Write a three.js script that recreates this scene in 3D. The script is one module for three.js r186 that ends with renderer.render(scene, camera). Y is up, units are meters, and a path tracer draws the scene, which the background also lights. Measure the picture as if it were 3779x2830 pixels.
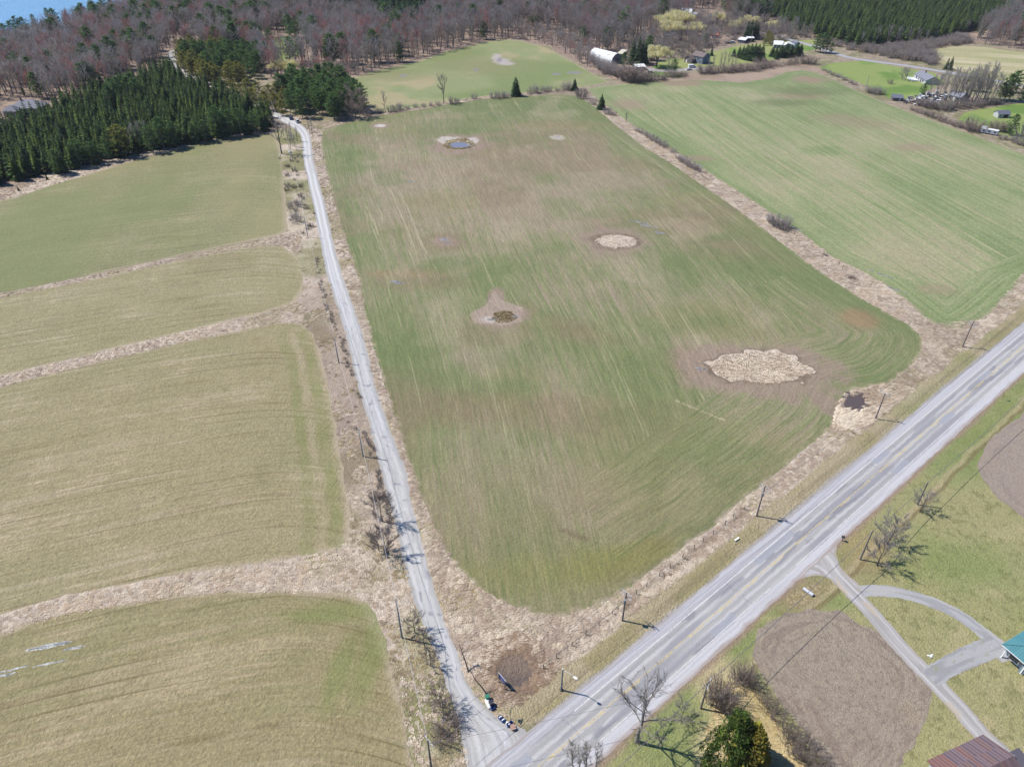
import * as THREE from 'three';
import { Sky } from 'three/addons/objects/Sky.js';

// ---------- camera, sky, sun, exposure ----------
const scene = new THREE.Scene();
const camera = new THREE.PerspectiveCamera(56.4, 1024 / 766, 1, 9000);
camera.position.set(0, 120, 0);
camera.rotation.set(THREE.MathUtils.degToRad(-36.3), 0, 0);
const renderer = new THREE.WebGLRenderer({ antialias: true });
renderer.toneMapping = THREE.LinearToneMapping;
renderer.toneMappingExposure = 1.34;
renderer.shadowMap.enabled = true;
const sunAt = new THREE.Vector3(-0.81 * 0.656, 0.755, -0.585 * 0.656).normalize();
const sky = new Sky();
sky.scale.setScalar(8000);
sky.material.uniforms.sunPosition.value.copy(sunAt);
sky.material.uniforms.turbidity.value = 3;
sky.material.uniforms.rayleigh.value = 0.8;
sky.material.uniforms.mieCoefficient.value = 0.004;
sky.material.uniforms.cloudCoverage.value = 0;
scene.add(sky);
scene.environmentIntensity = 0.17;
const sun = new THREE.DirectionalLight(new THREE.Color(1, 0.94, 0.865), 4.9);
sun.position.copy(sunAt).multiplyScalar(1200);
sun.target.position.set(0, 0, -300);
sun.castShadow = true;
sun.shadow.mapSize.set(4096, 4096);
Object.assign(sun.shadow.camera, { left: -700, right: 700, top: 700, bottom: -700, near: 10, far: 3000 });
scene.add(sun, sun.target);
scene.fog = new THREE.FogExp2(new THREE.Color(0.85, 0.9, 1), 0.00005);

// ---------- helpers ----------
const { sin, cos, abs, min, max, floor, sqrt, hypot, PI, round, exp } = Math;
const V = (x, y, z) => new THREE.Vector3(x, y, z);
const rad = (d) => d * PI / 180;
function rng(seed) { let s = seed | 0; return () => { s = (s + 0x6d2b79f5) | 0; let t = Math.imul(s ^ (s >>> 15), 1 | s); t = (t + Math.imul(t ^ (t >>> 7), 61 | t)) ^ t; return ((t ^ (t >>> 14)) >>> 0) / 4294967296; }; }
const clamp = (x, a = 0, b = 1) => x < a ? a : x > b ? b : x;
const sstep = (a, b, x) => { const t = clamp((x - a) / (b - a)); return t * t * (3 - 2 * t); };
const lerp = (a, b, t) => a + (b - a) * t;
const LAT = new Float32Array(65536); { const r = rng(77); for (let i = 0; i < 65536; i++) LAT[i] = r(); }
function vn(x, y) {
  const xi = floor(x), yi = floor(y); let fx = x - xi, fy = y - yi; fx = fx * fx * (3 - 2 * fx); fy = fy * fy * (3 - 2 * fy);
  const r0 = (yi & 255) << 8, r1 = ((yi + 1) & 255) << 8, c0 = xi & 255, c1 = (xi + 1) & 255;
  const a = LAT[r0 | c0], b = LAT[r0 | c1], c = LAT[r1 | c0], d = LAT[r1 | c1];
  return a + (b - a) * fx + (c - a + (a - b - c + d) * fx) * fy;
}
const fbm = (x, y, o = 3) => { let s = 0, a = 0.5, n = 0; for (let i = 0; i < o; i++) { s += a * vn(x, y); n += a; a *= 0.5; x = x * 2.03 + 17.7; y = y * 2.03 + 9.1; } return s / n; };
// colours are read as sRGB under the photograph's exposure; this divides that exposure out to give the base colour
const KEXP = 1.9;
const toLin = (c) => { c /= 255; return c <= 0.04045 ? c / 12.92 : ((c + 0.055) / 1.055) ** 2.4; };
const toS = (l) => 255 * (l <= 0.0031308 ? l * 12.92 : 1.055 * l ** (1 / 2.4) - 0.055);
const LUT = new Float32Array(512); for (let i = 0; i < 512; i++) LUT[i] = toS(toLin(i / 2) / KEXP);
const enc = (c) => LUT[clamp(round(c * 2), 0, 511)];
const col = (r, g, b) => new THREE.Color(toLin(r) / KEXP, toLin(g) / KEXP, toLin(b) / KEXP);
const mat = (r, g, b, o = {}) => new THREE.MeshStandardMaterial({ color: col(r, g, b), roughness: 0.9, ...o });
const used = {};
const numbered = (n) => { const k = used[n] = (used[n] ?? -1) + 1; return k ? n + '_' + String(k).padStart(3, '0') : n; };
const shade = (o) => { o.castShadow = o.receiveShadow = true; return o; };
function part(name, geo, m, parent) { const o = shade(new THREE.Mesh(geo, m)); o.name = name; if (parent) parent.add(o); return o; }
function tag(o, label, category, group) { o.userData.label = label; if (category) o.userData.category = category; if (group) o.userData.group = group; return o; }
function thing(name, label, category, x = 0, y = 0, z = 0, turn = 0, group) { const o = new THREE.Group(); o.name = numbered(name); o.position.set(x, y, z); o.rotation.y = turn; scene.add(o); return tag(o, label, category, group); }
function struct(name, geo, m, label) { const o = part(numbered(name), geo, m, scene); o.userData.kind = 'structure'; if (label) o.userData.label = label; return o; }

// geometry collector: triangles, tubes, boxes
class Geo {
  constructor() { this.p = []; this.i = []; this.c = null; this.cc = [1, 1, 1]; }
  tint(r, g, b) { if (!this.c) { this.c = []; for (let k = 0; k < this.p.length / 3; k++) this.c.push(1, 1, 1); } this.cc = [r, g, b]; return this; }
  v(x, y, z) { this.p.push(x, y, z); if (this.c) this.c.push(...this.cc); return this.p.length / 3 - 1; }
  tri(a, b, c) { const k = this.v(...a); this.v(...b); this.v(...c); this.i.push(k, k + 1, k + 2); }
  quad(a, b, c, d) { const k = this.v(...a); this.v(...b); this.v(...c); this.v(...d); this.i.push(k, k + 1, k + 2, k, k + 2, k + 3); }
  tube(pts, rs, n = 5, cap = false) {
    let prev = -1;
    for (let k = 0; k < pts.length; k++) {
      const a = pts[max(0, k - 1)], b = pts[min(pts.length - 1, k + 1)];
      const d = V(b[0] - a[0], b[1] - a[1], b[2] - a[2]).normalize(), s = abs(d.y) > 0.9 ? V(1, 0, 0) : V(0, 1, 0);
      const e = s.clone().cross(d).normalize(), f = d.clone().cross(e);
      const at = this.p.length / 3;
      for (let j = 0; j < n; j++) { const t = j / n * 2 * PI, c = cos(t) * rs[k], q = sin(t) * rs[k]; this.v(pts[k][0] + e.x * c + f.x * q, pts[k][1] + e.y * c + f.y * q, pts[k][2] + e.z * c + f.z * q); }
      if (prev >= 0) for (let j = 0; j < n; j++) { const m = (j + 1) % n; this.i.push(prev + j, prev + m, at + m, prev + j, at + m, at + j); }
      prev = at;
    }
    if (cap) { const k = this.v(...pts[pts.length - 1]); for (let j = 0; j < n; j++) this.i.push(prev + j, prev + (j + 1) % n, k); }
    return this;
  }
  box(cx, cy, cz, w, h, d, turn = 0) {
    const c = cos(turn), s = sin(turn), P = (x, y, z) => [cx + x * c + z * s, cy + y, cz - x * s + z * c], X = w / 2, Y = h / 2, Z = d / 2;
    const q = [P(-X, -Y, -Z), P(X, -Y, -Z), P(X, -Y, Z), P(-X, -Y, Z), P(-X, Y, -Z), P(X, Y, -Z), P(X, Y, Z), P(-X, Y, Z)];
    this.quad(q[4], q[7], q[6], q[5]); this.quad(q[0], q[1], q[2], q[3]); this.quad(q[3], q[2], q[6], q[7]); this.quad(q[1], q[0], q[4], q[5]); this.quad(q[2], q[1], q[5], q[6]); this.quad(q[0], q[3], q[7], q[4]);
    return this;
  }
  // a slab: a flat polygon (3D points, counterclockwise seen from outside) given thickness t inwards
  slab(pts, t) {
    const n = V(0, 0, 0), a = V(...pts[0]); for (let k = 1; k < pts.length - 1; k++) n.add(V(...pts[k]).sub(a).cross(V(...pts[k + 1]).sub(a))); n.normalize().multiplyScalar(-t);
    const lo = pts.map((p) => [p[0] + n.x, p[1] + n.y, p[2] + n.z]);
    for (let k = 1; k < pts.length - 1; k++) { this.tri(pts[0], pts[k], pts[k + 1]); this.tri(lo[0], lo[k + 1], lo[k]); }
    for (let k = 0; k < pts.length; k++) { const m = (k + 1) % pts.length; this.quad(pts[k], lo[k], lo[m], pts[m]); }
    return this;
  }
  done() {
    const g = new THREE.BufferGeometry();
    g.setAttribute('position', new THREE.Float32BufferAttribute(this.p, 3));
    if (this.c) g.setAttribute('color', new THREE.Float32BufferAttribute(this.c, 3));
    g.setIndex(this.i); g.computeVertexNormals(); return g;
  }
}
// polygons are flat lists x, z, x, z ...
function inside(poly, x, z) { let r = false; for (let i = 0, n = poly.length, j = n - 2; i < n; j = i, i += 2) { const zi = poly[i + 1], zj = poly[j + 1]; if ((zi > z) !== (zj > z) && x < (poly[j] - poly[i]) * (z - zi) / (zj - zi) + poly[i]) r = !r; } return r; }
function segDist(ax, az, bx, bz, x, z) { const dx = bx - ax, dz = bz - az, t = clamp(((x - ax) * dx + (z - az) * dz) / (dx * dx + dz * dz + 1e-9)); return hypot(x - ax - dx * t, z - az - dz * t); }
function lineDist(l, x, z, closed) { let d = 1e9; for (let i = 0; i < l.length - 2; i += 2) d = min(d, segDist(l[i], l[i + 1], l[i + 2], l[i + 3], x, z)); if (closed) d = min(d, segDist(l[l.length - 2], l[l.length - 1], l[0], l[1], x, z)); return d; }
const bounds = (p) => { let a = 1e9, b = 1e9, c = -1e9, d = -1e9; for (let i = 0; i < p.length; i += 2) { a = min(a, p[i]); c = max(c, p[i]); b = min(b, p[i + 1]); d = max(d, p[i + 1]); } return [a, b, c, d]; };
function blob(x, z, cx, cz, rx, rz, rot = 0, soft = 0.35) {
  let dx = x - cx, dz = z - cz; if (abs(dx) > 2 * max(rx, rz) || abs(dz) > 2 * max(rx, rz)) return 0;
  if (rot) { const c = cos(rad(rot)), s = sin(rad(rot)), t = dx * c + dz * s; dz = dz * c - dx * s; dx = t; }
  const q = hypot(dx / rx, dz / rz) + (fbm(x * 0.22 + 40, z * 0.22, 3) - 0.5) * 0.7;
  return sstep(1 + soft, 1 - soft, q);
}
function scatter(poly, step, seed, jitter = 0.8) { // one point per cell of a jittered grid
  const [a, b, c, d] = bounds(poly), r = rng(seed), out = [];
  for (let z = b; z < d; z += step) for (let x = a; x < c; x += step) { const X = x + (r() - 0.5) * step * jitter * 2, Z = z + (r() - 0.5) * step * jitter * 2; if (inside(poly, X, Z)) out.push([X, Z]); }
  return out;
}
// tiling relief of turf and clods, in a 24 m square
function tileTex(n, fn, srgb) { const d = new Uint8Array(n * n * 4); for (let y = 0; y < n; y++) for (let x = 0; x < n; x++) { const c = fn(x / n, y / n, x, y), i = (y * n + x) * 4; d[i] = c[0]; d[i + 1] = c[1]; d[i + 2] = c[2]; d[i + 3] = 255; } const t = new THREE.DataTexture(d, n, n); t.wrapS = t.wrapT = THREE.RepeatWrapping; t.magFilter = t.minFilter = THREE.LinearFilter; if (srgb) t.colorSpace = THREE.SRGBColorSpace; t.needsUpdate = true; return t; }
const wrapn = (u, v, k) => { const x = u * k, y = v * k, f = (X, Y) => LAT[(((Y % k) + k) % k & 255) << 8 | ((X % k) + k) % k & 255], xi = floor(x), yi = floor(y); let a = x - xi, b = y - yi; a = a * a * (3 - 2 * a); b = b * b * (3 - 2 * b); return lerp(lerp(f(xi, yi), f(xi + 1, yi), a), lerp(f(xi, yi + 1), f(xi + 1, yi + 1), a), b); };
const reliefTex = tileTex(512, (u, v) => { const h = 255 * (0.3 * wrapn(u, v, 24) + 0.4 * wrapn(u, v, 64) + 0.3 * wrapn(u, v, 170)); return [h, h, h]; });
const relief = (metres) => { const t = reliefTex.clone(); t.repeat.set(1 / metres, 1 / metres); return t; };

// a sheet of land: an outline with a ragged edge and a colour computed per place
const OUT = [0, 0, 0], POLY = {};
function land(name, label, y, poly, axis, texel, colour, o = {}) {
  POLY[label] = poly;
  const c = cos(rad(axis)), s = sin(rad(axis)); // forward (s, -c), right (c, s)
  const r = rng(o.seed ?? 5), step = o.step ?? 1.6, rag = o.rag ?? 0.45, edge = [];
  for (let i = 0; i < poly.length; i += 2) {
    const j = (i + 2) % poly.length, L = hypot(poly[j] - poly[i], poly[j + 1] - poly[i + 1]), n = max(1, round(L / step));
    for (let k = 0; k < n; k++) { const t = k / n, e = rag * (fbm(i * 3 + k * 0.35, 3.3, 2) - 0.5) * 2.2 + rag * (r() - 0.5) * 0.7; edge.push(lerp(poly[i], poly[j], t) + (poly[j + 1] - poly[i + 1]) / L * e, lerp(poly[i + 1], poly[j + 1], t) - (poly[j] - poly[i]) / L * e); }
  }
  let u0 = 1e9, u1 = -1e9, v0 = 1e9, v1 = -1e9;
  for (let i = 0; i < edge.length; i += 2) { const u = edge[i] * s - edge[i + 1] * c, v = edge[i] * c + edge[i + 1] * s; u0 = min(u0, u); u1 = max(u1, u); v0 = min(v0, v); v1 = max(v1, v); }
  const W = min(2048, Math.ceil((v1 - v0) / texel)), H = min(2048, Math.ceil((u1 - u0) / texel)), data = new Uint8Array(W * H * 4);
  const gs = 2, gw = Math.ceil((v1 - v0) / gs) + 2, gh = Math.ceil((u1 - u0) / gs) + 2, D = new Float32Array(gw * gh); // distance to the edge, inside positive
  for (let j = 0; j < gh; j++) for (let i = 0; i < gw; i++) { const u = u0 + j * gs, v = v0 + i * gs, x = u * s + v * c, z = -u * c + v * s; D[j * gw + i] = lineDist(poly, x, z, true) * (inside(poly, x, z) ? 1 : -1); }
  for (let j = 0; j < H; j++) {
    const u = u0 + (j + 0.5) / H * (u1 - u0), gy = (u - u0) / gs, jy = floor(gy), ty = gy - jy;
    for (let i = 0; i < W; i++) {
      const v = v0 + (i + 0.5) / W * (v1 - v0), gx = (v - v0) / gs, ix = floor(gx), tx = gx - ix, k = jy * gw + ix;
      const d = lerp(lerp(D[k], D[k + 1], tx), lerp(D[k + gw], D[k + gw + 1], tx), ty);
      if (d < -4) continue;
      colour(u * s + v * c, -u * c + v * s, u, v, d, OUT);
      const at = (j * W + i) * 4; data[at] = enc(OUT[0]); data[at + 1] = enc(OUT[1]); data[at + 2] = enc(OUT[2]); data[at + 3] = 255;
    }
  }
  const t = new THREE.DataTexture(data, W, H); t.colorSpace = THREE.SRGBColorSpace; t.magFilter = t.minFilter = THREE.LinearFilter;
  t.repeat.set(1 / (v1 - v0), 1 / (u1 - u0)); t.offset.set(-v0 / (v1 - v0), -u0 / (u1 - u0)); t.needsUpdate = true;
  const shape = new THREE.Shape(); for (let i = 0; i < edge.length; i += 2) i ? shape.lineTo(edge[i], -edge[i + 1]) : shape.moveTo(edge[i], -edge[i + 1]);
  const g = new THREE.ShapeGeometry(shape), P = g.attributes.position, uv = new Float32Array(P.count * 2);
  for (let i = 0; i < P.count; i++) { const x = P.getX(i), z = -P.getY(i); uv[i * 2] = x * c + z * s; uv[i * 2 + 1] = x * s - z * c; P.setXYZ(i, x, 0, z); }
  g.setAttribute('uv', new THREE.BufferAttribute(uv, 2)); g.computeVertexNormals();
  const m = new THREE.MeshStandardMaterial({ map: t, roughness: 1, bumpMap: relief(o.tile ?? 24), bumpScale: o.bump ?? 0.25 });
  const q = struct(name, g, m, label); q.position.y = y; return q;
}
// a simple flat sheet of one material
function sheet(poly, y, rag = 0, seed = 1) {
  const r = rng(seed), e = []; for (let i = 0; i < poly.length; i += 2) { const j = (i + 2) % poly.length, L = hypot(poly[j] - poly[i], poly[j + 1] - poly[i + 1]), n = rag ? max(1, round(L / (rag * 2.5))) : 1; for (let k = 0; k < n; k++) { const t = k / n, q = rag * (r() - 0.5) * 2; e.push(lerp(poly[i], poly[j], t) + (poly[j + 1] - poly[i + 1]) / L * q, lerp(poly[i + 1], poly[j + 1], t) - (poly[j] - poly[i]) / L * q); } }
  const shape = new THREE.Shape(); for (let i = 0; i < e.length; i += 2) i ? shape.lineTo(e[i], -e[i + 1]) : shape.moveTo(e[i], -e[i + 1]);
  const g = new THREE.ShapeGeometry(shape), P = g.attributes.position, uv = g.attributes.uv;
  for (let i = 0; i < P.count; i++) { const x = P.getX(i), z = -P.getY(i); uv.setXY(i, x, -z); P.setXYZ(i, x, y, z); }
  g.computeVertexNormals(); return g;
}
const ring = (cx, cz, rx, rz, rot = 0, n = 22, wob = 0.16, seed = 3) => { const o = [], r = rng(seed); for (let k = 0; k < n; k++) { const t = -k / n * 2 * PI, w = 1 + (r() - 0.5) * 2 * wob, x = cos(t) * rx * w, z = sin(t) * rz * w, c = cos(rad(rot)), s = sin(rad(rot)); o.push(cx + x * c - z * s, cz + x * s + z * c); } return o; };

// ---------- ground, water, fields ----------
const mixc = (o, r, g, b, t) => { o[0] += (r - o[0]) * t; o[1] += (g - o[1]) * t; o[2] += (b - o[2]) * t; };
const put = (o, r, g, b) => { o[0] = r; o[1] = g; o[2] = b; };
const grain = (o, a) => { const q = 1 + (Math.random() - 0.5) * a; o[0] *= q; o[1] *= q; o[2] *= q; };
const dryTile = tileTex(1024, (u, v) => {
  const a = wrapn(u, v, 8), b = wrapn(u, v, 32), c = wrapn(u + v * 0.5, v, 128), o = [172, 156, 132];
  mixc(o, 150, 146, 104, sstep(0.45, 0.8, a)); mixc(o, 200, 182, 158, sstep(0.4, 0.9, b) * 0.8); mixc(o, 120, 104, 88, sstep(0.62, 0.95, c) * 0.6); grain(o, 0.22); return o.map(enc);
}, true);
dryTile.repeat.set(1 / 80, 1 / 80);
const litterTile = tileTex(1024, (u, v) => {
  const a = wrapn(u, v, 10), b = wrapn(u, v, 48), c = wrapn(u, v, 160), o = [172, 148, 132];
  mixc(o, 188, 166, 142, sstep(0.4, 0.8, a)); mixc(o, 146, 124, 112, sstep(0.5, 0.9, b)); mixc(o, 176, 156, 136, sstep(0.7, 0.98, c) * 0.7); grain(o, 0.25); return o.map(enc);
}, true);
litterTile.repeat.set(1 / 90, 1 / 90);
{
  const g = new THREE.PlaneGeometry(12000, 12000, 1, 1), uv = g.attributes.uv, P = g.attributes.position;
  for (let i = 0; i < 4; i++) uv.setXY(i, P.getX(i), P.getY(i));
  g.rotateX(-PI / 2);
  struct('ground', g, new THREE.MeshStandardMaterial({ map: dryTile, roughness: 1, bumpMap: relief(30), bumpScale: 0.3 }), 'dry pale meadow ground under and between the fields');
}
// the lake beyond the wood, top left
const waterBump = tileTex(256, (u, v) => { const h = 255 * (0.6 * wrapn(u, v * 2, 20) + 0.4 * wrapn(u, v * 2, 60)); return [h, h, h]; }); waterBump.repeat.set(1 / 40, 1 / 40);
const lakeMat = new THREE.MeshPhysicalMaterial({ color: col(120, 165, 200), roughness: 0.35, bumpMap: waterBump, bumpScale: 0.5 });
struct('lake', sheet([-2600, -420, ...[-413,-537.2, -405.2,-578.1, -394,-607.3, -386.5,-641.1, -382.2,-678.3, -380.6,-717.2, -374.4,-750.4, -369.9,-791.7, -367.4,-831.4, -372.2,-881.4, -380.3,-944.5], -360, -1400, -900, -3200, -2600, -3200], 0.05), lakeMat, 'pale blue lake beyond the wood');
// woodland floor: leaf litter under all the woods
const litterMat = new THREE.MeshStandardMaterial({ map: litterTile, roughness: 1, bumpMap: relief(30), bumpScale: 0.3 });
struct('woodland_floor', sheet([-305.6,-360.4, -293.3,-420.3, -289.3,-442, -273,-459.3, -250.9,-508.5, -252.6,-554.1, -260.1,-587.6, -259.6,-597.3, -239.5,-581.2, -218,-568.9, -180.09,-544.2, -153.32,-492.7, -128.29,-489.2, -108.72,-489.2, -104.55,-517.3, -84.44,-544.2, -55.25,-590.8, -21.03,-631.9, -0.38,-646.7, 27.25,-617.7, 44.52,-573.5, 56.03,-529.1, 69.72,-508.5, 91.5,-508.5, 102.44,-537.2, 112.28,-597.3, 162.67,-614.2, 206.9,-641.1, 249.5,-690.9, 254.3,-614.2, 272.9,-605.7, 321.2,-600.6, 371.5,-628.3, 407.8,-607.3, 509.6,-690.9, 634.2,-881.4, 202,-894.7, -156.89,-894.7, -356.6,-908.5, -367.2,-868.4, -365.2,-814, -370.1,-740.6, -378.2,-670.2, -390.2,-600.6, -407.6,-529.1], 0.008, 2), litterMat, 'brown leaf litter on the woodland floor');
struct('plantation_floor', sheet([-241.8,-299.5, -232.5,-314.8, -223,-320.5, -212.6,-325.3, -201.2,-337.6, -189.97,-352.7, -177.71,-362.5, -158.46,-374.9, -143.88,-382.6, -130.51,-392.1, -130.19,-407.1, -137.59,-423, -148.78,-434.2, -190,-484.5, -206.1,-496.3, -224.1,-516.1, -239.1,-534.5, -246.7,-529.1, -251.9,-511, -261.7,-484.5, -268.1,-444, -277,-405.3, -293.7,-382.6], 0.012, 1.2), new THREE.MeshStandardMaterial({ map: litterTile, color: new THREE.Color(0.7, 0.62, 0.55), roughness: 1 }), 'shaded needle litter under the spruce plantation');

const HWY = { x: 0, z: -57.86, dx: 0.7711, dz: -0.6367 }; // a point on the north edge line and the direction of the highway
const hw = (s, o) => [HWY.x + HWY.dx * s - HWY.dz * o, HWY.z + HWY.dz * s + HWY.dx * o]; // o metres to the right (south) of the north edge line
const hoff = (x, z) => -(x - HWY.x) * HWY.dz + (z - HWY.z) * HWY.dx;

// centre field
const CENTRE = [-103.38,-392.9, -103.26,-399.4, -90.63,-414, -76.53,-424.9, -56.44,-437.1, -34.1,-452, -13.21,-462.5, 9.86,-467.8, 27.48,-472.2, 38.36,-468.9, 44.55,-459.3, 49.59,-443, 54.39,-423, 59.62,-400.3, 69.66,-366.1, 77.79,-345.4, 84.6,-323.5, 92.04,-300.5, 98.45,-279, 103.8,-258.5, 108.58,-240.2, 113.38,-225, 118.25,-212.5, 123.12,-201.8, 126.96,-195.19, 127.7,-189.41, 126.04,-183.33, 121.36,-176.54, 114.93,-169.84, 106.84,-163.47, 99.58,-161.71, 94.27,-159.76, 90.12,-155.52, 87.86,-150.43, 83.65,-144.6, 79,-139.95, 73.96,-135.48, 67.44,-129.51, 61.27,-123.85, 55.68,-119.53, 50.18,-114.81, 44.68,-109.2, 39.87,-105.84, 36.22,-102.6, 32.86,-100.46, 28.31,-96.43, 23.99,-92.92, 20.89,-90.65, 16.97,-88.66, 12.22,-86.71, 7.63,-86.07, 4.02,-86.82, 0.37,-88.22, -2.41,-89.54, -6.21,-92.35, -9.18,-95.25, -11.76,-98.24, -14.21,-102.35, -16.97,-107.84, -20.37,-116.26, -23.42,-124.64, -27.34,-135.83, -31.73,-149.44, -37.44,-166.39, -43.11,-184.63, -48,-201.2, -54.24,-225, -62.42,-249.9, -69.62,-271.6, -80.7,-307.5, -90.27,-340.2, -97.93,-367.5];
const RP = [40.67, -256.8], WEDGE = [-6.06,-217.3, -3.74,-210.3, 3.97,-204.8, 3.55,-195.47, -2.05,-192.96, -11.22,-194.91, -12.96,-200.6, -8.61,-206.6], TRK1 = [-54.66,-310.3, -48.42,-289.2, -40.31,-261.5, -34.29,-240.5], TRK2 = [-50.57,-309.2, -42.94,-284.3, -36.43,-259.4, -32.24,-245.9], TRK3 = [45.21,-155.32, 47.73,-153.26, 51.52,-150.43, 56.6,-146.7];
const BIG = [57.85,-172.19, 62.8,-177.03, 70.3,-179.26, 78.34,-180.52, 82.32,-177.52, 85.89,-173.62, 87.47,-169.84, 83.59,-166.62, 76.65,-163.47, 70.15,-163.69, 62.49,-164.58, 59.48,-167.53];
land('crop_field', 'wide middle field of thin green winter crop with bare tan patches and five marshy hollows', 0.03, CENTRE, -18, 0.17, (x, z, u, v, d, o) => {
  const big = fbm(x * 0.012 + 3, z * 0.012, 3), mid = fbm(x * 0.05, z * 0.05 + 8, 3);
  // rows: along the lot, swinging round the edges on the headlands
  const bend = 0.13 * sstep(-10, 110, v + 0.0) * (u - 230) - 0.0011 * max(0, 190 - u) * max(0, 190 - u);
  let p = v - bend + (fbm(x * 0.02, z * 0.02 + 5, 2) - 0.5) * 3;
  const near = max(sstep(34, 24, d) * sstep(-8, 8, hoff(x, z) + 70 + 0 * u), sstep(15, 10, d)); const head = near > 0.5 && x > 14 + 10 * fbm(x * 0.05, z * 0.05, 2);
  let along = u; if (head) { p = d * 1.02 + 400; along = (u + v) * 0.7; } const calm = sstep(-170, -120, z) * sstep(30, -30, x) * 0.6;
  const streak = fbm(p * 0.75, along * 0.02 + 11, 3), fine = vn(p * 3.1, along * 0.07), rows = vn(p * 6.2, along * 0.35);
  let g = 0.5 + (big - 0.5) * 0.9 + (streak - 0.5) * 0.5 * (1 - calm) + (mid - 0.5) * 0.6 + (fine - 0.5) * 0.4 + (rows - 0.5) * 0.3;
  // where the photograph is greener or barer
  g += 0.22 * sstep(26, 6, d) + 0.25 * blob(x, z, 86.76, -223.3, 60, 40, 0, 0.7) + 0.3 * blob(x, z, 39.82, -133.74, 18, 26, 0, 0.8) - 0.24 * blob(x, z, 32.46, -315.9, 75, 55, 0, 0.8) - 0.16 * blob(x, z, -5.48, -315.9, 40, 40, 0, 0.8);
  g += 0.3 * blob(x, z, 2.31, -96.43, 22, 10, -20, 0.7) + 0.25 * blob(x, z, -4.22, -223.3, 14, 16, 0, 0.7) + 0.28 * blob(x, z, 18.2, -172.19, 24, 10, 0, 0.7) - 0.35 * blob(x, z, 3.27, -173.38, 26, 9, 10, 0.6) - 0.25 * blob(x, z, 43.11, -213.5, 40, 14, 0, 0.8) - 0.3 * blob(x, z, 17.61, -117.74, 16, 10, 30, 0.7) - 0.3 * blob(x, z, -11.72, -123.85, 9, 22, 10, 0.7);
  g += 0.35 * blob(x, z, -80.95, -360.4, 12, 40, -15, 0.7) + 0.2 * blob(x, z, -1.68, -449, 80, 16, 0, 0.7);
  g = clamp(g);
  const gs = sstep(0.12, 0.8, g);
  put(o, 170, 155, 127); mixc(o, 182, 165, 138, sstep(0.5, 0.75, mid) * 0.6);
  mixc(o, 142, 148, 98, gs * 0.9); mixc(o, 120, 136, 80, sstep(0.62, 1, g) * 0.6);
  mixc(o, 150, 142, 90, sstep(0.45, 0.8, fbm(x * 0.03 + 9, z * 0.03, 2)) * 0.35);
  // brown low ground
  const low = max(blob(x, z, -8.28, -152.44, 26, 7, 0, 0.7), 0.8 * blob(x, z, 17.77, -148.45, 24, 8, 0, 0.7), 0.9 * blob(x, z, 19.53, -191.31, 12, 6, 30, 0.7), 0.7 * blob(x, z, -31.85, -223.3, 14, 5, 0, 0.6), 0.8 * blob(x, z, 61.34, -274.8, 26, 12, 0, 0.7), 0.9 * blob(x, z, -26.24, -256.4, 9, 8, 0, 0.6), 0.7 * blob(x, z, 52.15, -172.19, 7, 9, 0, 0.6), 0.5 * blob(x, z, 81.14, -247.1, 22, 8, 20, 0.7));
  mixc(o, 150, 132, 100, low * (0.5 + 0.4 * rows));
  mixc(o, 178, 140, 108, max(blob(x, z, -37.54, -230.3, 16, 3.5, 0, 0.5) * 0.4, blob(x, z, 112.67, -198.32, 6, 6, 0, 0.6) * 0.7, blob(x, z, 28.16, -407.1, 30, 8, 0, 0.7) * 0.35));
  mixc(o, 152, 134, 104, 0.55 * sstep(0.55, 0.72, fbm(x * 0.026 + 21, z * 0.026 + 4, 3))); mixc(o, 122, 136, 82, 0.45 * sstep(0.56, 0.72, fbm(x * 0.034 + 71, z * 0.034 + 9, 3))); mixc(o, 196, 178, 150, 0.4 * sstep(0.6, 0.76, fbm(x * 0.05 + 11, z * 0.03 + 2, 3)));
  mixc(o, 150, 150, 70, 0.65 * max(blob(x, z, 21.99, -100.09, 13, 3, -25, 0.6), blob(x, z, 7.15, -97.03, 18, 5, -5, 0.7) * 0.6, blob(x, z, 29.06, -101.34, 8, 2.4, -38, 0.6)));
  // tilled margins round the hollows, tan and smooth
  const till = max(blob(x, z, 72.54, -169.84, 24, 14, 0, 0.22), blob(x, z, 40.36, -257.2, 13, 12, 0, 0.3), blob(x, z, -3.62, -200.6, 8.5, 8, 0, 0.3), blob(x, z, -28.02, -374.9, 15, 16, 0, 0.25), blob(x, z, -5.3, -210.9, 3, 9, 0, 0.3), blob(x, z, -73.23, -406.2, 6, 6, 0, 0.4), blob(x, z, -26.27, -256.8, 6, 5, 0, 0.4), blob(x, z, 87.1, -152.44, 4, 14, -30, 0.4));
  mixc(o, 170, 148, 130, till * 0.85); if (d > 5 && inside(WEDGE, x + (mid - 0.5) * 4, z + (big - 0.5) * 6)) mixc(o, 186, 166, 148, 0.85); mixc(o, 146, 128, 104, 0.7 * Math.max(0, blob(x, z, 40.67, -256.8, 10, 8, 0, 0.2) - blob(x, z, 40.67, -256.8, 7.4, 5.8, 0, 0.2)));
  if (z < -95 && z > -330) { const tk = min(lineDist(TRK1, x, z), lineDist(TRK2, x, z), lineDist(TRK3, x, z)); mixc(o, 206, 190, 160, 0.6 * sstep(0.5, 0.15, tk + (fine - 0.5) * 0.5)); }
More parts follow.
